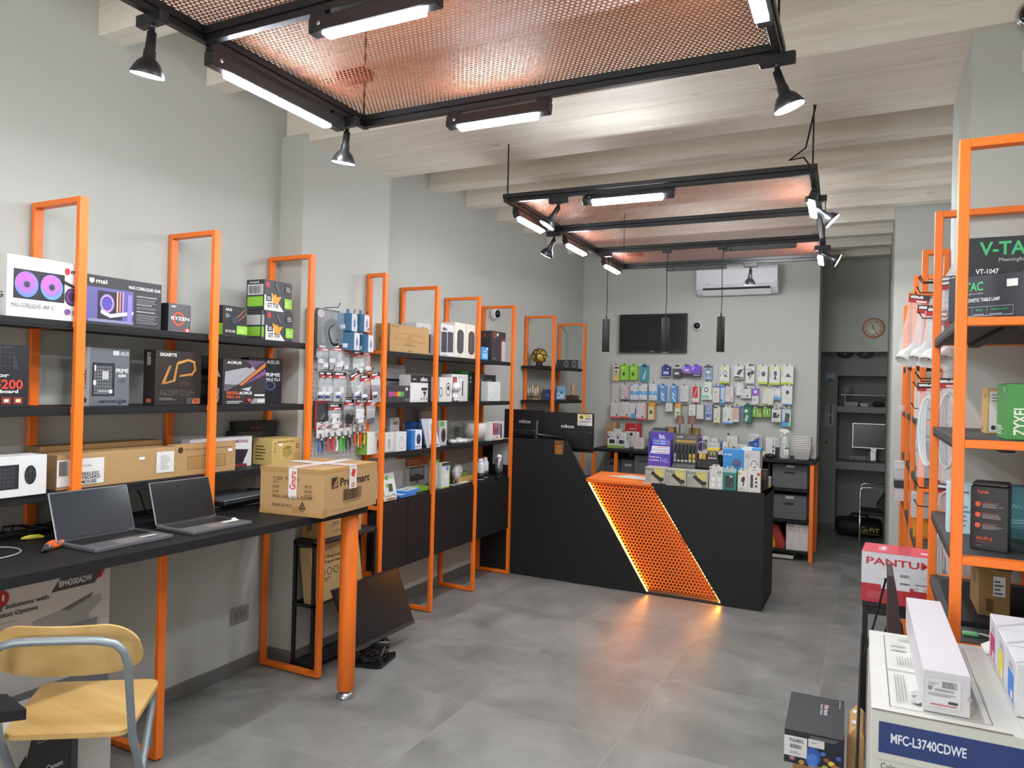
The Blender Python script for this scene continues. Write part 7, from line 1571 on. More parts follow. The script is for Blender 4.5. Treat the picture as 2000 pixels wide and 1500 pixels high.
t = thing('wall_shelf', 'glass shelf on white brackets inside the office niche', 'shelf', (2.82, 8.95, 1.50))
m = MB(); m.box(-.26, .27, -.06, .12, 0, .012, mat('4c5254', .2), .001); m.build('shelf_board', t)
for x in (-.22, .24):
    m = MB(); m.box(x, x + .012, -.05, -.04, -.121, 0, 'a8acb0'); m.build('bracket', t)
t = thing('storage_basket', 'grey plastic basket on the office niche shelf', 'basket', (2.62, 8.95, 1.513))
m = MB(); m.lathe([(.036, 0), (.046, .085), (.043, .085), (.033, .004)], mat('8e9294', .5), 20); m.build('shell', t)
carton((2.67, 8.86, 1.379, .13, .05), .12, '9a9c98', 'stack of pale papers in the office niche', d='-y', F=[('l', 0, .1, 1, .9, 4, '7a7c78')], name='papers')
carton((2.80, 8.86, 1.379, .075, .04), .08, 'a8b0b4', 'small white box in the office niche', d='-y', name='product_box', F=[('r', 0, .9, 1, 1, '8a9296')])
m = MB(); m.sphere((0, 0, .03), .05, mat('26282a', .5, bump=.4), 14, sq=(1.3, .8, .6)); o = m.build('tool_bag'); place(o, (2.94, 8.93, 1.379)); tag(o, 'dark cloth heap at the right of the office niche', 'cloth')
m = MB(); m.sphere((0, 0, .026), .04, mat('8c8a70', .6, bump=.3), 12, sq=(1.6, .8, .6)); o = m.build('cloth'); place(o, (2.76, 8.99, 1.379)); tag(o, 'pale olive cloth behind the small white box', 'cloth')
for k, (z, c, lb, art) in enumerate(((1.62, '6a8a9c', 'shiny landscape picture on the office wall strip', [('r', 0, .5, 1, 1, '9ab4c8'), ('p', [(0, .3), (.4, .6), (1, .4), (1, .2), (0, .2)], '4a5a60')]), (1.305, 'a4a6a8', 'two small figure posters on the office wall strip', [('r', .5, .58, .72, .95, '5a3038'), ('r', .5, .08, .72, .45, '5a3038'), ('e', .6, .97, .08, .025, '6a5a50'), ('e', .6, .47, .08, .025, '6a5a50'), ('l', .1, .6, .4, .9, 3, '7a7c80'), ('l', .1, .1, .4, .4, 3, '7a7c80')]))):
    m = MB(); Hh = (.12, .235)[k]; m.box(-.045, .045, 0, .0015, 0, Hh, c, .0004); m.art((-.045, 0, 0), (1, 0, 0), (0, 0, 1), art, .09, Hh); o = m.build('wall_picture'); place(o, (2.455, 8.818, z - .15 * k)); tag(o, lb, 'poster')
m = MB(); m.add([(-.035, 0, .10), (.035, 0, .10), (0, 0, 0), (-.035, .002, .10), (.035, .002, .10), (0, .002, 0)], [(2, 1, 0), (3, 4, 5), (0, 1, 4, 3), (1, 2, 5, 4), (2, 0, 3, 5)], 'a8907a'); m.art((-.035, 0, 0), (1, 0, 0), (0, 0, 1), [('e', .5, .68, .22, .16, '5a2a2a')], .07, .1); o = m.build('pennant'); place(o, (2.43, 8.817, .90)); tag(o, 'small triangular pennant on the office wall strip', 'pennant')
m = MB(); m.box(-.055, .055, 0, .001, 0, .034, 'b8b4b4', .0003); m.art((-.055, 0, 0), (1, 0, 0), (0, 0, 1), [('r', .03, .1, .97, .9, '4a2a30'), ('t', .06, .2, .94, .8, 'MARCO RICO', 'c0b8b8')], .11, .034); o = m.build('name_plate'); place(o, (2.61, 8.818, 1.33)); tag(o, 'small maroon name plate on the niche ledge', 'name plate')
for k, (x, c, lb) in enumerate(((2.60, '4a4c50', 'dark plastic bag under the office lintel'), (2.80, '5c5a56', 'glossy dark plastic bag right under the office lintel'))):
    m = MB(); m.sphere((0, 0, .05), .07, mat(c, .2, bump=.5, scale=12), 16, sq=(1.2, .7, .75)); o = m.build('plastic_bag'); place(o, (x, 8.78, 1.91)); tag(o, lb, 'bag')
    bb = MB(); bb.tube([(x, 8.78, 2.0), (x, 8.78, 2.398)], .002, RUBBER, 6); bo = bb.build('hanging_cord', o); bo.matrix_parent_inverse = Matrix.Translation(Vector((x, 8.78, 1.91))).inverted()
# gym bag and chair in the passage
t = thing('duffel_bag', 'black duffel bag with yellow lettering on the passage floor', 'bag', (2.775, 8.55, .002))
m = MB(); n = 14
m.lathe([(.02, -.225), (.09, -.22), (.118, -.195), (.13, -.06), (.122, .06), (.128, .14), (.118, .195), (.09, .22), (.02, .225)], mat('141416', .7, bump=.5, scale=14), 20, Matrix.Translation((0, 0, .105)) @ Matrix.Rotation(PI / 2, 4, 'Y') @ Matrix.Diagonal((.82, 1.05, 1, 1)))
m.build('bag_body', t)
m = MB(); m.art((.03, -.1395, .055), (1, 0, 0), (0, 0, 1), [('t', 0, .2, .38, 1, 'Gbc', 'a8a83a', False), ('t', .44, .3, 1, .9, 'FiT', 'a8a83a'), ('r', 0, .02, 1, .07, 'a8a83a')], .17, .075); m.build('lettering', t)
for s in (-1, 1):
    m = MB(); m.tube([(-.12, s * .06, .17), (-.06, s * .05, .235), (.06, s * .05, .24), (.12, s * .06, .17)], .009, RUBBER, 8); m.build('handle', t)
t = thing('office_chair', 'black chair on thin chrome frame half hidden by the passage wall', 'chair', (2.99, 8.20, 0))
m = MB()
for y in (-.18, .18):
    m.tube([(-.20, y, .012), (-.20, y, .56), (-.18, y, .585), (.20, y, .60)], .008, CHROME, 8)
m.tube([(-.20, -.18, .012), (-.20, .18, .012)], .008, CHROME, 8)
m.tube([(-.20, -.18, .30), (-.20, .18, .30)], .006, CHROME, 8)
m.build('frame', t)
m = MB(); m.box(-.21, .20, -.17, .17, .31, .345, mat('17171a', .6), .012); m.build('seat', t)
m = MB(); m.prism([(-.05, .40), (.02, .34), (.2, .345), (.2, .62), (.06, .60)], -.15, .15, mat('1a1a1d', .7, bump=.3), 'y'); m.build('cushion', t)
# ------------------------------------------------------------------ right shelving
t = thing('shelving_unit', 'long orange framed shelving along the right wall', 'shelving')
RYS = [2.146, 2.946, 3.699, 4.47, 5.19, 5.92]
RX, RB = 3.072, 3.372
for i, y in enumerate(RYS):
    m = MB()
    xb = RB if i not in (2,) else 3.178
    m.box(RX, RX + .025, y, y + PT, .004, H, ORANGE); m.box(xb - .022, xb, y, y + PT, .004, H, ORANGE)
    m.box(RX + .025, xb - .022, y, y + PT, H - .022, H, ORANGE)
    m.box(RX + .025, xb - .022, y, y + PT, .004, .026, ORANGE)
    for z in (1.705, 1.395, 1.10, .875 if i < 2 else .79):
        m.box(RX + .025, xb - .022, y, y + PT, z - .021, z, ORANGE)
    m.build('frame', t)
def rb(y0, y1, z, x1=RB - .004, x0=RX + .006):
    m = MB(); m.box(x0, x1, y0, y1, z - .02, z, mat('3a3a3b', .6), .001); m.box(x0, x0 + .02, y0, y1, z - .03, z - .02, BLACKP, .001); m.box(x0 + .1, x0 + .13, y0, y1, z - .032, z - .02, BLACKP, .001); m.build('shelf', t)
for z in (1.707, 1.397, 1.10, .877):
    rb(RYS[0] + PT, RYS[1], z)
for i in (2, 3, 4):
    for z in (1.705, 1.395, 1.10, .79):
        rb((RYS[i] + PT) if i > 2 else 3.735, RYS[i + 1], z)
for y, z0, z1 in ((5.19, 1.73, 1.95), (5.92, 1.70, 1.93)):
    m = MB(); m.box(RX - .002, RX, y + .005, y + .026, z0 - .1, z1 - .1, 'd8c4a4', .0005); m.build('shelf_strip', t)
# goods between the first two right frames
def rc(loc, W, D, Hh, base, label, F=(), L=(), T=(), R=(), yaw=0.0, **kw):
    return carton((loc[0], loc[1], loc[2], W, Hh), D, base, label, d='-y', F=F, L=L, T=T, R=R, yaw=yaw, **kw)
GN = '3fae6c'
rc((3.245, 2.56, 1.7075), .225, .10, .275, '25282c', 'tall black lamp box with green lettering at the back of the top right shelf', F=[('t', .14, .80, .80, .95, 'V-TAC', GN), ('t', .36, .72, .95, .77, 'Meaningful Innovation', 'b8bcc0', False), ('t', .10, .60, .36, .655, 'VT-1047', 'e0e0e0'), ('l', .10, .42, .5, .57, 5, '9a9ea2'), ('e', .72, .38, .26, .26, 'c0c4cc'), ('r', .44, .1, .99, .38, '25282c')], L=[('l', .1, .1, .9, .9, 8, 'a8aaa8')], name='lamp_box')
c_, s_ = math.cos(-.54), math.sin(-.54)
rc((3.068 + .13 * c_, 2.325 + .13 * s_, 1.7075), .26, .115, .122, '23262f', 'low navy lamp box with green lettering in front on the top right shelf', F=[('t', .08, .66, .34, .86, 'V-TAC', GN), ('t', .14, .57, .34, .63, 'Meaningful Innovation', 'a8acb0', False), ('t', .09, .42, .50, .5, 'LED MAGNETIC TABLE LAMP', 'd8d8d8'), ('r', .08, .1, .62, .12, '9aa0a8'), ('r', .08, .30, .62, .31, '9aa0a8'), ('r', .24, .1, .243, .3, '9aa0a8'), ('r', .38, .1, .383, .3, '9aa0a8'), ('r', .62, .1, .623, .31, '9aa0a8'), ('t', .27, .21, .34, .26, '45', GN, False), ('t', .42, .21, .58, .26, '1800mAh', GN, False), ('l', .26, .13, .36, .17, 1, 'b0b4b8'), ('l', .41, .13, .58, .17, 1, 'b0b4b8'), ('l', .1, .13, .2, .17, 1, 'b0b4b8')], yaw=-.54, name='lamp_box', parts=[('price_sticker', [('r', .56, .7, .66, .86, 'd8d8d4')], None)])
carton((3.15, 2.78, 1.7075, .10, .055), .09, '2a2a2c', 'small black and red pack under the navy lamp box', d='-y', F=[('r', 0, 0, .3, 1, RED), ('l', .4, .2, .9, .8, 3, 'a8a8a8')], name='accessory_pack')
rc((3.243, 2.50, 1.3975), .118, .115, .135, 'b8975f', 'kraft router box with white side label on the middle right shelf', F=[('r', .05, .05, .5, .92, 'd0d0cc'), ('e', .14, .14, .05, .05, '2a2a2a'), ('tv', .2, .2, .3, .6, 'tp-link', '4a4a4a'), ('l', .1, .7, .4, .9, 3, '8a8a86')], L=[('e', .7, .82, .08, .05, '5a4a30'), ('e', .2, .1, .06, .04, '5a4a30')], name='network_box')
rc((3.265, 2.195, 1.3975), .15, .16, .142, '3f8a44', 'green network box with upright lettering on the middle right shelf', F=[('tv', .1, .08, .28, .62, 'ZYXEL', 'd4e4d0'), ('r', .3, .55, .9, .9, 'd0d4d0'), ('b', .4, .6, .8, .86, '3a3a3a')], L=[('l', .1, .08, .8, .26, 4, 'd0dcd0'), ('r', .7, .84, .9, .94, '7ab87a')], T=[('r', 0, 0, .2, 1, '4a9a4e')], name='network_box')
t2 = rc((3.166, 2.262, 1.1005), .084, .08, .168, '1b1b1e', 'black wifi extender box with orange lettering on the lower right shelf', F=[('t', .16, .89, .48, .94, 'Tenda', 'd8542e')] + [q for k in range(3) for q in (('e', .2, .72 - .165 * k, .075, .04, 'd8542e'), ('l', .32, .67 - .165 * k, .88, .74 - .165 * k, 4, '9a9a9a'), ('r', .32, .745 - .165 * k, .75, .752 - .165 * k, 'b8503a'))] + [('t', .16, .16, .60, .22, 'Wi-Fi 6', 'd8542e'), ('t', .16, .12, .56, .145, 'Range Extender', 'b8503a', False), ('l', .16, .07, .4, .1, 1, '6a6a6a')], yaw=-.22, name='network_box')
m = MB(); m.box(-.04, .04, .004, .076, .1685, .178, '3a3836', .003); m.build('lid', t2)
rc((3.128, 2.50, 1.1005), .075, .05, .15, 'bcd4dc', 'pale blue pack left of the black extender box', F=[('l', .2, .15, .9, .6, 5, '6a98a8'), ('l', .4, .8, .8, .88, 1, '4a7a8a')], name='network_box')
rc((3.30, 2.50, 1.1005), .14, .06, .15, '4e8c98', 'teal box behind the black extender box', F=[('t', .1, .56, .9, .66, 'Wi-Fi Gigabit', 'b8d4d8', False), ('l', .1, .3, .6, .4, 2, '9ac4c8'), ('r', 0, 0, 1, .2, '3a6a74')], name='network_box')
rc((3.20, 2.41, .8925), .075, .19, .145, mat('85673c', .8), 'brown cardboard box with white label on the lowest right shelf', F=[('r', .46, .4, .84, .78, 'c0c8cc'), ('l', .5, .44, .8, .74, 4, '3a3e42'), ('r', .24, .1, .46, .34, '54401f')], L=[('r', .3, .5, .6, .7, '5a451f')], T=[('r', .3, .3, .7, .7, '5c4724')], name='cardboard_box')
m = MB(); m.box(0, .26, 0, .50, 0, .0145, BLACKP, .002); o = m.build('tray_board'); place(o, (3.10, 2.33, .8775)); tag(o, 'black tray board under the brown cardboard box', 'board')
m = MB(); m.tube([(0, 0, .004), (.02, .01, .006), (.06, -.004, .004), (.09, -.012, .004)], .003, mat('c8ccc8', .5), 6); m.box(-.02, .016, -.012, .012, 0, .01, mat('6aa878', .5), .003); o = m.build('adapter_cable'); place(o, (3.13, 2.24, .8775)); tag(o, 'green adapter with white cable at the shelf front', 'cable')
m = MB(); m.box(-.03, .03, -.02, .02, 0, .07, mat('c8b03a', .5), .003); o = m.build('label_roll_box'); place(o, (3.335, 2.30, .8925)); tag(o, 'small yellow box by the wall on the lowest right shelf', 'box')

# ------------------------------------------------------------------ hanging goods on the right pier
pb = thing('pegboard', 'grey pegboard on the right pier behind the hanging bags', 'pegboard', (3.178, 3.05, .75))
m = MB(); m.box(-.02, 0, 0, .62, 0, 1.28, PEG, .002); pegboard(m, (-.02, .62, 0), (0, -1, 0), (0, 0, 1), .62, 1.28, .031, .0036); m.build('panel', pb)
for y, z in ((3.1, 1.93), (3.2, 1.94), (3.33, 1.92), (3.45, 1.915), (3.15, 1.80), (3.12, 1.56), (3.3, 1.575), (3.45, 1.54), (3.58, 1.45), (3.12, 1.16), (3.2, 1.08)):
    hook(pb, (-.021, y - 3.05, z - .75), (-1, 0, 0), .12, .022)
SOCK = mat('d8dad8', .4)
def sockbag(loc, Hh, lean, lb):
    t = bag('plug_bag', lb, 'bagged plug', loc, .09, Hh, -PI / 2 + .9, (DK, RED), 'plug', [], 'bagged white plugs on the right pier', roll=lean, th=.03)
    m = MB(); T = Matrix.Translation((0, 0, -Hh + .05)) @ Matrix.Rotation(-.65, 4, 'X')
    m.lathe([(.018, .055), (.02, .025), (.034, .0), (.035, -.032), (.031, -.032), (.029, -.016), (.0, -.015)], SOCK, 20, T)
    for dx in (-.009, .009):
        m.cyl((dx, 0, -.0165), .003, .003, HOLE, n=8, T=T)
    m.build('socket_plug', t)
sockbag((3.05, 3.36, 1.915), .30, .20, 'long bag with white socket plug leaning out farthest to the left')
sockbag((3.075, 3.25, 1.86), .245, .14, 'bag with white socket plug, second from the left')
sockbag((3.10, 3.14, 1.84), .235, .10, 'bag with white socket plug behind the second orange post')
sockbag((3.135, 3.06, 1.93), .32, 0, 'bag with two tone white socket plug between the orange posts')
for k, (x, y, z, lb) in enumerate(((3.135, 3.10, 1.95, 'bag with blue printed label between the orange posts, upper one'), (3.14, 3.10, 1.80, 'bag with blue printed label between the orange posts, lower one'))):
    bag('cable_bag', lb, 'bagged cable', (x - .01 * k, y - .02 * k, z), .07, .13, -PI / 2 + 1.2, (DK, RED), 'connector', [('b', 0, -.07, .022, .03, 'd0d4d8'), ('b', 0, -.07, .006, .02, '3a70c0')], 'bagged cables on the right pier')
def cordbag(loc, W, Hh, lb, c='d4dade'):
    t = bag('extension_cord_bag', lb, 'bagged cord', loc, W, Hh, -PI / 2 + 1.0, (DK, RED), 'cord', [], 'bagged white cords on the right pier', th=.022)
    m = MB()
    for k in range(3):
        r = W * (.36 - .08 * k)
        m.tube([(r * math.cos(a), .006 * k - .006, -Hh * .5 + Hh * .36 * math.sin(a)) for a in [q * PI / 8 for q in range(16)]], .0055, mat(c, .5), 8, True)
    m.build('cord', t)
    return t
cordbag((3.095, 3.46, 1.56), .10, .40, 'long milky bag of white cord left of the second post')
cordbag((3.135, 3.08, 1.57), .095, .38, 'bag of looped white cord between the orange posts')
cordbag((3.13, 3.05, 1.075), .085, .33, 'white looped cord pack hanging lowest between the orange posts')
cordbag((3.14, 3.12, 1.18), .08, .20, 'pinkish bag of small parts above the lowest shelf', 'c8a898')
t = thing('black_bag', 'black cloth bag hanging behind the lowest cord pack', 'bag', (3.135, 3.26, .62))
m = MB(); m.box(-.012, .012, -.05, .05, 0, .22, mat('121214', .8), .01); m.build('bag_body', t)
m = MB(); m.tube([(0, -.04, .21), (0, -.02, .4), (0, .02, .46)], .004, RUBBER, 6); m.build('strap', t)
# ---- farther right shelves
rc((3.13, 4.02, 1.396), .12, .08, .155, 'd2d0d0', 'white document box with red mark on the far right shelves', F=[('r', .3, .88, .7, .95, 'b8303a'), ('l', .3, .05, .95, .8, 14, '8a8a8e')], name='document_box')
rc((3.16, 4.25, 1.101), .12, .10, .20, '24242a', 'black upright box behind the navy cloth', F=[('e', .3, .9, .2, .06, '8ab0d0')], name='product_box')
m = MB(); m.sphere((0, 0, .045), .06, mat('242c48', .8, bump=.6, scale=18), 16, sq=(1, 1.2, .75)); m.sphere((.03, -.05, .03), .04, mat('2c3654', .8, bump=.6, scale=18), 12, sq=(1.1, 1, .7)); o = m.build('cloth_heap'); place(o, (3.165, 4.10, 1.101)); tag(o, 'navy blue cloth heap on the far right shelves', 'cloth')
rc((3.125, 4.12, .9), .11, .1, .12, 'c0bebc', 'pale box tucked under the navy cloth shelf', F=[('l', .1, .7, .7, .8, 1, '8a8a8a'), ('r', .8, .1, .95, .2, '5a5a60')], name='product_box')
rc((3.12, 4.16, .791), .075, .09, .108, 'd8962a', 'orange yellow box on the low far right shelf', F=[('r', .0, .0, 1, .1, 'b87a1e')], name='product_box')
rc((3.185, 4.10, .791), .05, .09, .10, 'b83038', 'red box beside the orange yellow one', F=[('r', .0, .1, .3, .9, 'd8c8c8')], name='product_box')
rc((3.11, 4.75, .791), .05, .08, .09, '4a8ac8', 'small blue box on the low far right shelf', F=[('r', .2, .6, .9, .9, '8ab4d8')], name='product_box')
rc((3.14, 4.80, 1.101), .1, .1, .14, 'b0aca4', 'beige rounded pack behind the third right post', F=[('r', 0, .6, 1, .7, '2a2a2a')], name='product_box')
for k, (z, h, c, lb) in enumerate(((.791, .085, 'd0c4c6', 'pale pink box at the bottom of the stack by the passage corner'), (.8765, .06, '29292b', 'black box in the middle of the stack by the passage corner'), (.937, .07, 'cfc6c8', 'pale pink and white box on the stack by the passage corner'), (1.0075, .045, 'd6d4d4', 'white box topping the stack by the passage corner'))):
    rc((3.09, 5.58 + .004 * k, z), .125, .16, h, c, lb, F=[('r', .0, .9, 1, 1, 'b8b0b2'), ('p', [(.5, .3), (.7, .8), (.76, .8), (.56, .3)], 'c83a3a' if k == 2 else c)], name='stacked_box')
m = MB(); m.lathe([(.018, 0), (.022, .004), (.022, .04), (.018, .044), (.008, .044), (.008, 0)], CLEAR, 20); o = m.build('tape_roll'); place(o, (3.062, 5.72, 1.397), 0, 0, .2); tag(o, 'clear tape roll on the shelf edge near the passage', 'tape')
m = MB(); m.tube([(0, 0, 0), (.02, 0, 0)], .008, mat('d4c8a0', .5), 10); o = m.build('white_knob'); place(o, (3.085, 4.70, 1.396 + .008)); tag(o, 'small cream plug on the shelf behind the third right post', 'plug')

# ------------------------------------------------------------------ foreground right
MT = .9
t = thing('low_table', 'low black table under the large printer box', 'table', (3.12, 1.82, 0))
m = MB(); m.box(-.22, .24, -.24, .255, .41, .43, BLACKM); m.build('table_top', t)
for x in (-.215, .215):
    for y in (-.235, .225):
        m = MB(); m.box(x, x + .02, y, y + .02, 0, .41, BLACKM); m.build('leg', t)
W_, D_, H_ = .455, .520, .47
t = thing('printer_box', 'large white printer box with blue band, nearest at the right', 'box', (2.896 + W_ / 2, 1.562, .4305), .012)
m = MB(); m.box(-W_ / 2, W_ / 2, 0, D_, 0, H_ - .0005, 'c5c5be', .002)
NV = '24386e'
m.art((-W_ / 2, 0, 0), (1, 0, 0), (0, 0, 1), [('r', .03, .83, 1, .955, NV), ('t', .075, .875, .345, .915, 'MFC-L3740CDWE', 'd8dce8'), ('r', .02, .80, .98, .803, 'b8b8b4'), ('t', .04, .765, .40, .79, 'Colour LED All-in-One Printer', '4a4a4c', False), ('e', .05, .735, .012, .012, '3a3a3c'), ('l', .08, .728, .4, .745, 1, '5a5a5c'), ('e', .05, .7, .012, .012, '3a3a3c'), ('l', .08, .69, .4, .71, 1, '5a5a5c')], W_, H_)
tw = .245 / W_
m.art((-W_ / 2, 0, H_), (1, 0, 0), (0, 1, 0), [('r', 0, -.004, tw * .93, .004, '5a4034'), ('r', .07, .05, .073, .93, '4a4c58'), ('r', tw - .10, .05, tw - .097, .93, '4a4c58'), ('r', .07, .05, tw - .1, .053, '4a4c58'), ('r', .07, .455, tw - .1, .46, '4a4c58'), ('r', .07, .93, tw - .1, .933, '6a4a40'), ('r', tw + .002, 0, tw + .005, 1, 'b0b0aa'),
    ('k', .10, .72, .17, .84, 4, 2, 'bcbcb6'), ('l', .14, .87, .24, .91, 5, '8a8a86')] + [('r', .10 + .012 * k, .10 + .004 * k, .104 + .012 * k, .40, '8a8a86') for k in range(4)] + [('r', .12 + .012 * k, .52, .124 + .012 * k, .62 + .01 * (k % 3), '8a8a86') for k in range(6)] + [('p', [(.15, .12), (.19, .2), (.23, .17), (.18, .1)], 'aaaaa6'), ('p', [(.15, .2), (.2, .26), (.23, .23), (.18, .18)], 'aaaaa6')] + [('r', .40 + .01 * k, .2, .403 + .01 * k, .42, '9a9a96') for k in range(5)] + [('r', .41 + .012 * k, .52, .414 + .012 * k, .86, '9a9a96') for k in range(3)], W_, D_)
m.build('carton_body', t)
t = thing('toner_box', 'long plain white toner carton lying on the printer box', 'box', (3.0225, 1.597, MT + .0015), .018)
m = MB(); m.box(-.0385, .0385, 0, .545, 0, .079, 'c6c4c9', .001)
m.art((-.0385, 0, 0), (1, 0, 0), (0, 0, 1), [('e', .985, .45, .05, .055, 'a8a8ac')], .077, .079)
m.build('carton_body', t)
m = MB(); m.art((-.0385, 0, 0), (1, 0, 0), (0, 0, 1), [('r', .06, .14, .80, .82, 'cfcfd2'), ('b', .40, .62, .72, .78, '5a5a5e'), ('k', .1, .54, .2, .64, 4, 4, '6a6a6e'), ('l', .24, .54, .72, .6, 2, '6a6a6e'), ('l', .1, .42, .72, .5, 2, '8a8a8e'), ('r', .54, .26, .74, .32, '3a3a40'), ('r', .16, .2, .72, .225, 'c04a5c'), ('l', .1, .68, .36, .76, 2, 'a0a0a4')], .077, .079, .0012); m.build('label_sticker', t)
for k, (y, c, lb) in enumerate(((1.895, 'c0306c', 'white toner box with magenta side patch, farthest of the three'), (1.775, 'd8cc3a', 'white toner box with yellow side patch, in the middle of the three'), (1.655, '2f78d0', 'white toner box with blue side patch, nearest of the three'))):
    o = carton((3.24, y, MT + .0015, .20, .10), .112, 'c8c9cd', lb, d='-y', L=[('r', .2, .12, .74, .66, c), ('r', .5, .16, .7, .32, 'd8d8dc'), ('l', .3, .74, .8, .86, 2, '9a9aa0')], T=[('p', [(.0, .0), (.0, .06), (.3, .6), (.32, .54)], 'aeb0b4'), ('p', [(.3, .54), (.3, .6), (1, .6), (1, .54)], 'b4b6ba'), ('t', .4, .7, .5, .8, 'G&G', '5a5a60')], name='toner_box', group='white toner boxes with coloured patches')
m = MB(); m.add([(0, 0, .003), (.05, .0, .003), (.03, .05, .03), (-.006, .04, .012)], [(0, 1, 2, 3)], 'cfcfca'); o = m.build('paper_scrap'); place(o, (3.135, 2.02, MT)); tag(o, 'white paper scrap behind the magenta toner box', 'paper')
# small black toner carton and boxes under it
rc((2.737, 2.548, .2925), .178, .325, .108, '26262b', 'black toner carton with coloured light spots standing on kraft boxes', F=[('r', .0, .0, 1, .86, '1d2030'), ('e', .48, .3, .14, .3, '2f5aa8'), ('e', .48, .22, .09, .18, '4a7ac8'), ('e', .3, .08, .05, .07, 'c08a3a'), ('e', .7, .06, .055, .075, 'a8a83a'), ('e', .80, .22, .055, .075, 'd8c83a'), ('e', .93, .1, .055, .075, 'd0b838'), ('e', .72, .3, .05, .06, '9a5a3a'), ('e', .66, .46, .045, .06, '4a70b8'), ('e', .14, .16, .05, .06, 'a8707a'), ('e', .92, .42, .05, .07, '4a5aa8'), ('e', .86, .16, .05, .06, 'b8703a'), ('l', .44, .84, .95, .95, 3, '8a8a90'), ('l', .42, .0, .7, .08, 2, 'b8b8c0')], T=[('td', .64, .5, .72, .78, 'Print', 'c8ccd8'), ('td', .56, .5, .62, .78, 'New Style', 'b8bac0'), ('r', .65, .7, .71, .78, 'd08a7a'), ('td', .9, .74, .94, .95, 'pk-toner', 'c0c0c4')], L=[('r', .3, .4, .6, .8, '4a3a70')], yaw=.03, name='toner_carton', parts=[('label_sticker', [('r', .0, .22, .39, .82, 'd4d4d4'), ('t', .08, .64, .34, .75, 'TN248XL', '26262a'), ('b', .1, .46, .3, .58, '4a4a4e'), ('l', .1, .3, .33, .4, 2, '8a8a8e')], 'white printed label'), ('label_sticker', [('r', .41, .6, .68, .84, 'cfd0d0'), ('l', .45, .72, .56, .78, 1, '8a8a8e')], None)])
rc((2.745, 2.60, .003), .15, .25, .288, KRAFT, 'kraft box under the black toner carton', F=[('r', 0, .97, 1, 1, '8a6a40')], name='cardboard_box')
t = thing('cardboard_box', 'open kraft box with curled flap right of the black toner carton', 'box', (2.858, 2.66, .003))
m = MB(); m.box(-.026, .026, 0, .22, 0, .37, KRAFT, .002); m.build('carton_body', t)
m = MB(); m.prism([(-.024, .37), (.0, .40), (.02, .385), (.026, .37)], .0, .20, mat('c09a66', .7), 'y'); m.build('flap', t)
for y in (.03, .12):
    m = MB(); m.box(-.012, .0, y, y + .02, .3975, .4025, 'dcdcdc', .0005); m.build('sticker', t)
# monitor seen edge on
t = thing('monitor', 'dark monitor seen edge on behind the large printer box', 'monitor', (2.965, 2.70, .302))
m = MB(); m.prism([(-.023, .605), (-.006, .605), (.012, .50), (.022, .40), (.034, .0), (-.014, .0)], 0, .20, mat('3a2c2c', .5), 'y'); m.build('housing', t)
m = MB(); m.prism([(.02, .42), (.03, .40), (.046, .3), (.046, .05), (.034, .0)], .02, .18, BLACKM, 'y'); m.build('rear_cover', t)
m = MB(); m.tube([(-.028, -.02, .60), (-.06, -.03, .45), (-.095, -.05, .32)], .004, RUBBER, 6); m.build('cable', t)
rc((2.965, 2.69, .002), .10, .22, .298, mat('97764a', .8), 'brown carton carrying the edge on monitor', F=[('r', 0, .5, 1, .52, '8a6a40')], name='cardboard_box')
rc((3.065 - .012, 2.72, .003), .062, .2, .71, 'c0a274', 'tan carton standing behind the edge on monitor', F=[('r', .1, .3, .9, .32, '7a4a34'), ('p', [(.3, .7), (.5, .74), (.8, .7), (.5, .68)], '7a4a34'), ('tv', .6, .84, .8, .95, 'FRAGILE', '8a6a44')], name='cardboard_box')
m = MB(); m.tube([(2.872, 2.64, .72), (2.868, 2.5, .60), (2.866, 2.3, .42), (2.84, 2.2, .2), (2.83, 2.18, .006), (2.80, 2.0, .006)], .004, RUBBER, 6); tag(m.build('power_cable'), 'black cable running down beside the large printer box', 'cable')
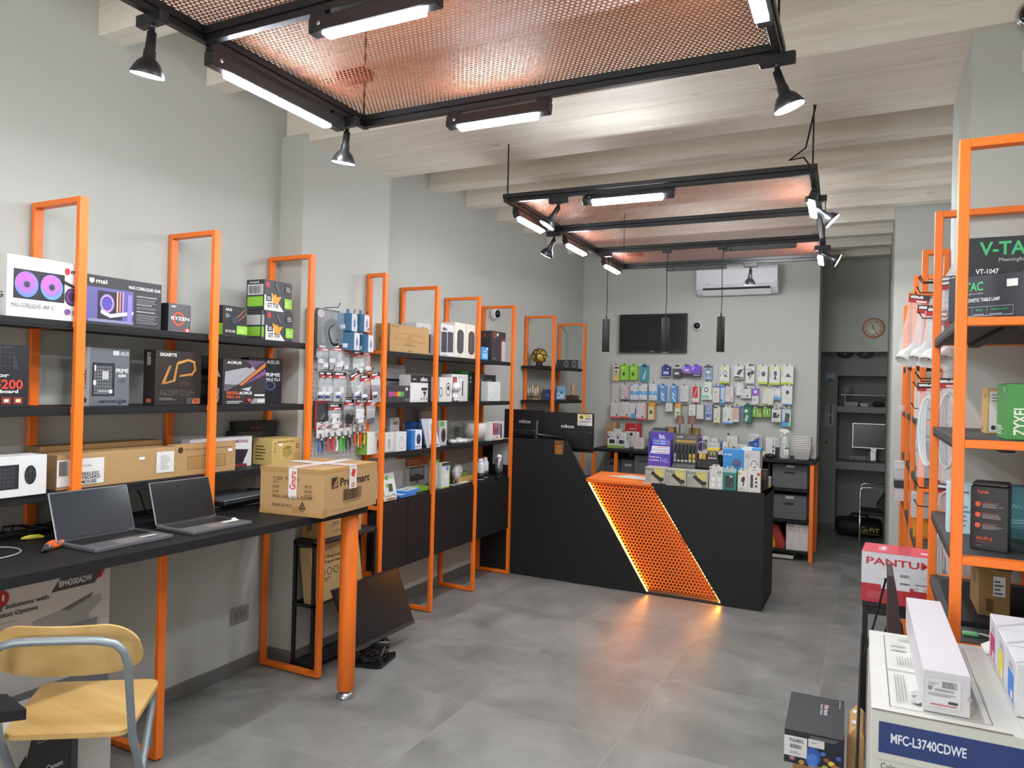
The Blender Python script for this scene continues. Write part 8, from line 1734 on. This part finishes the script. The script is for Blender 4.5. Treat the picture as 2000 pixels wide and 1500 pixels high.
# red and white printer carton on a stand
t = thing('side_stand', 'black metal stand under the red and white printer carton', 'stand', (3.0, 3.43, 0))
for x in (-.135, .13):
    for y in (-.09, .10):
        m = MB(); m.box(x, x + .02, y, y + .02, 0, .632, BLACKM); m.build('leg', t)
m = MB(); m.box(-.137, .152, -.092, .122, .632, .650, BLACKM); m.build('top', t)
m = MB(); m.box(-.115, .13, -.088, -.076, .60, .632, BLACKM); m.tube([(-.02, -.082, .615), (-.09, -.082, .38)], .011, BLACKM, 6); m.build('brace', t)
rc((3.005, 3.335, .6515), .295, .20, .205, 'cdd0d6', 'red and white printer carton on the black stand', F=[('r', 0, 0, 1, .37, 'b02a38'), ('t', .06, .76, .865, .90, 'PANTUM', 'b8303c'), ('t', .34, .63, .40, .68, 'CE', '5a5a60', False), ('r', .25, .3, .6, .66, 'd6d8dc'), ('b', .48, .56, .6, .62, '3a3a40'), ('b', .28, .45, .36, .52, '3a3a40'), ('b', .48, .42, .6, .46, '3a3a40'), ('r', .74, .60, .99, .605, '5a5a60'), ('l', .66, .45, .98, .48, 1, '5a5a60'), ('r', .65, .33, 1, .42, 'd6d8dc'), ('g', .68, .37, .02, .03, '5a5a60', .7), ('g', .78, .37, .02, .03, '5a5a60', .7), ('g', .88, .37, .02, .03, '5a5a60', .7), ('l', .08, .08, .3, .24, 7, 'c86a74'), ('l', .62, .08, .76, .24, 6, 'c86a74'), ('l', .86, .1, .98, .3, 6, 'c86a74')],
   T=[('r', 0, 0, 1, 1, 'd0505c'), ('r', .44, 0, .6, 1, 'b83a48'), ('r', .24, .3, .28, .75, 'e8d4d4'), ('l', .2, .3, .32, .7, 4, 'e8d4d4'), ('r', .72, .3, .86, .45, 'e8dcdc')], yaw=-.06, name='printer_box')
# dome camera and switch at the upper right
t = thing('dome_camera', 'dark glossy dome camera on the beam at the upper right edge', 'security camera', (3.345, 2.953, 2.80), 0)
t.rotation_euler = (PI / 2, 0, 0)
m = MB(); m.lathe([(.05, 0), (.052, .01), (.04, .02), (.0, .021)], CHROME, 24); m.build('base', t)
m = MB(); m.sphere((0, 0, .018), .042, mat('121216', .08), 20, sq=(1, 1, .8)); m.build('lens_dome', t)
m = MB(); m.box(-.02, .02, -.012, 0, -.04, .04, 'cfcfcb', .004); o = m.build('wall_sensor'); place(o, (3.343, 2.9995, 2.665)); tag(o, 'small white sensor on the right pier at the photo edge', 'sensor')
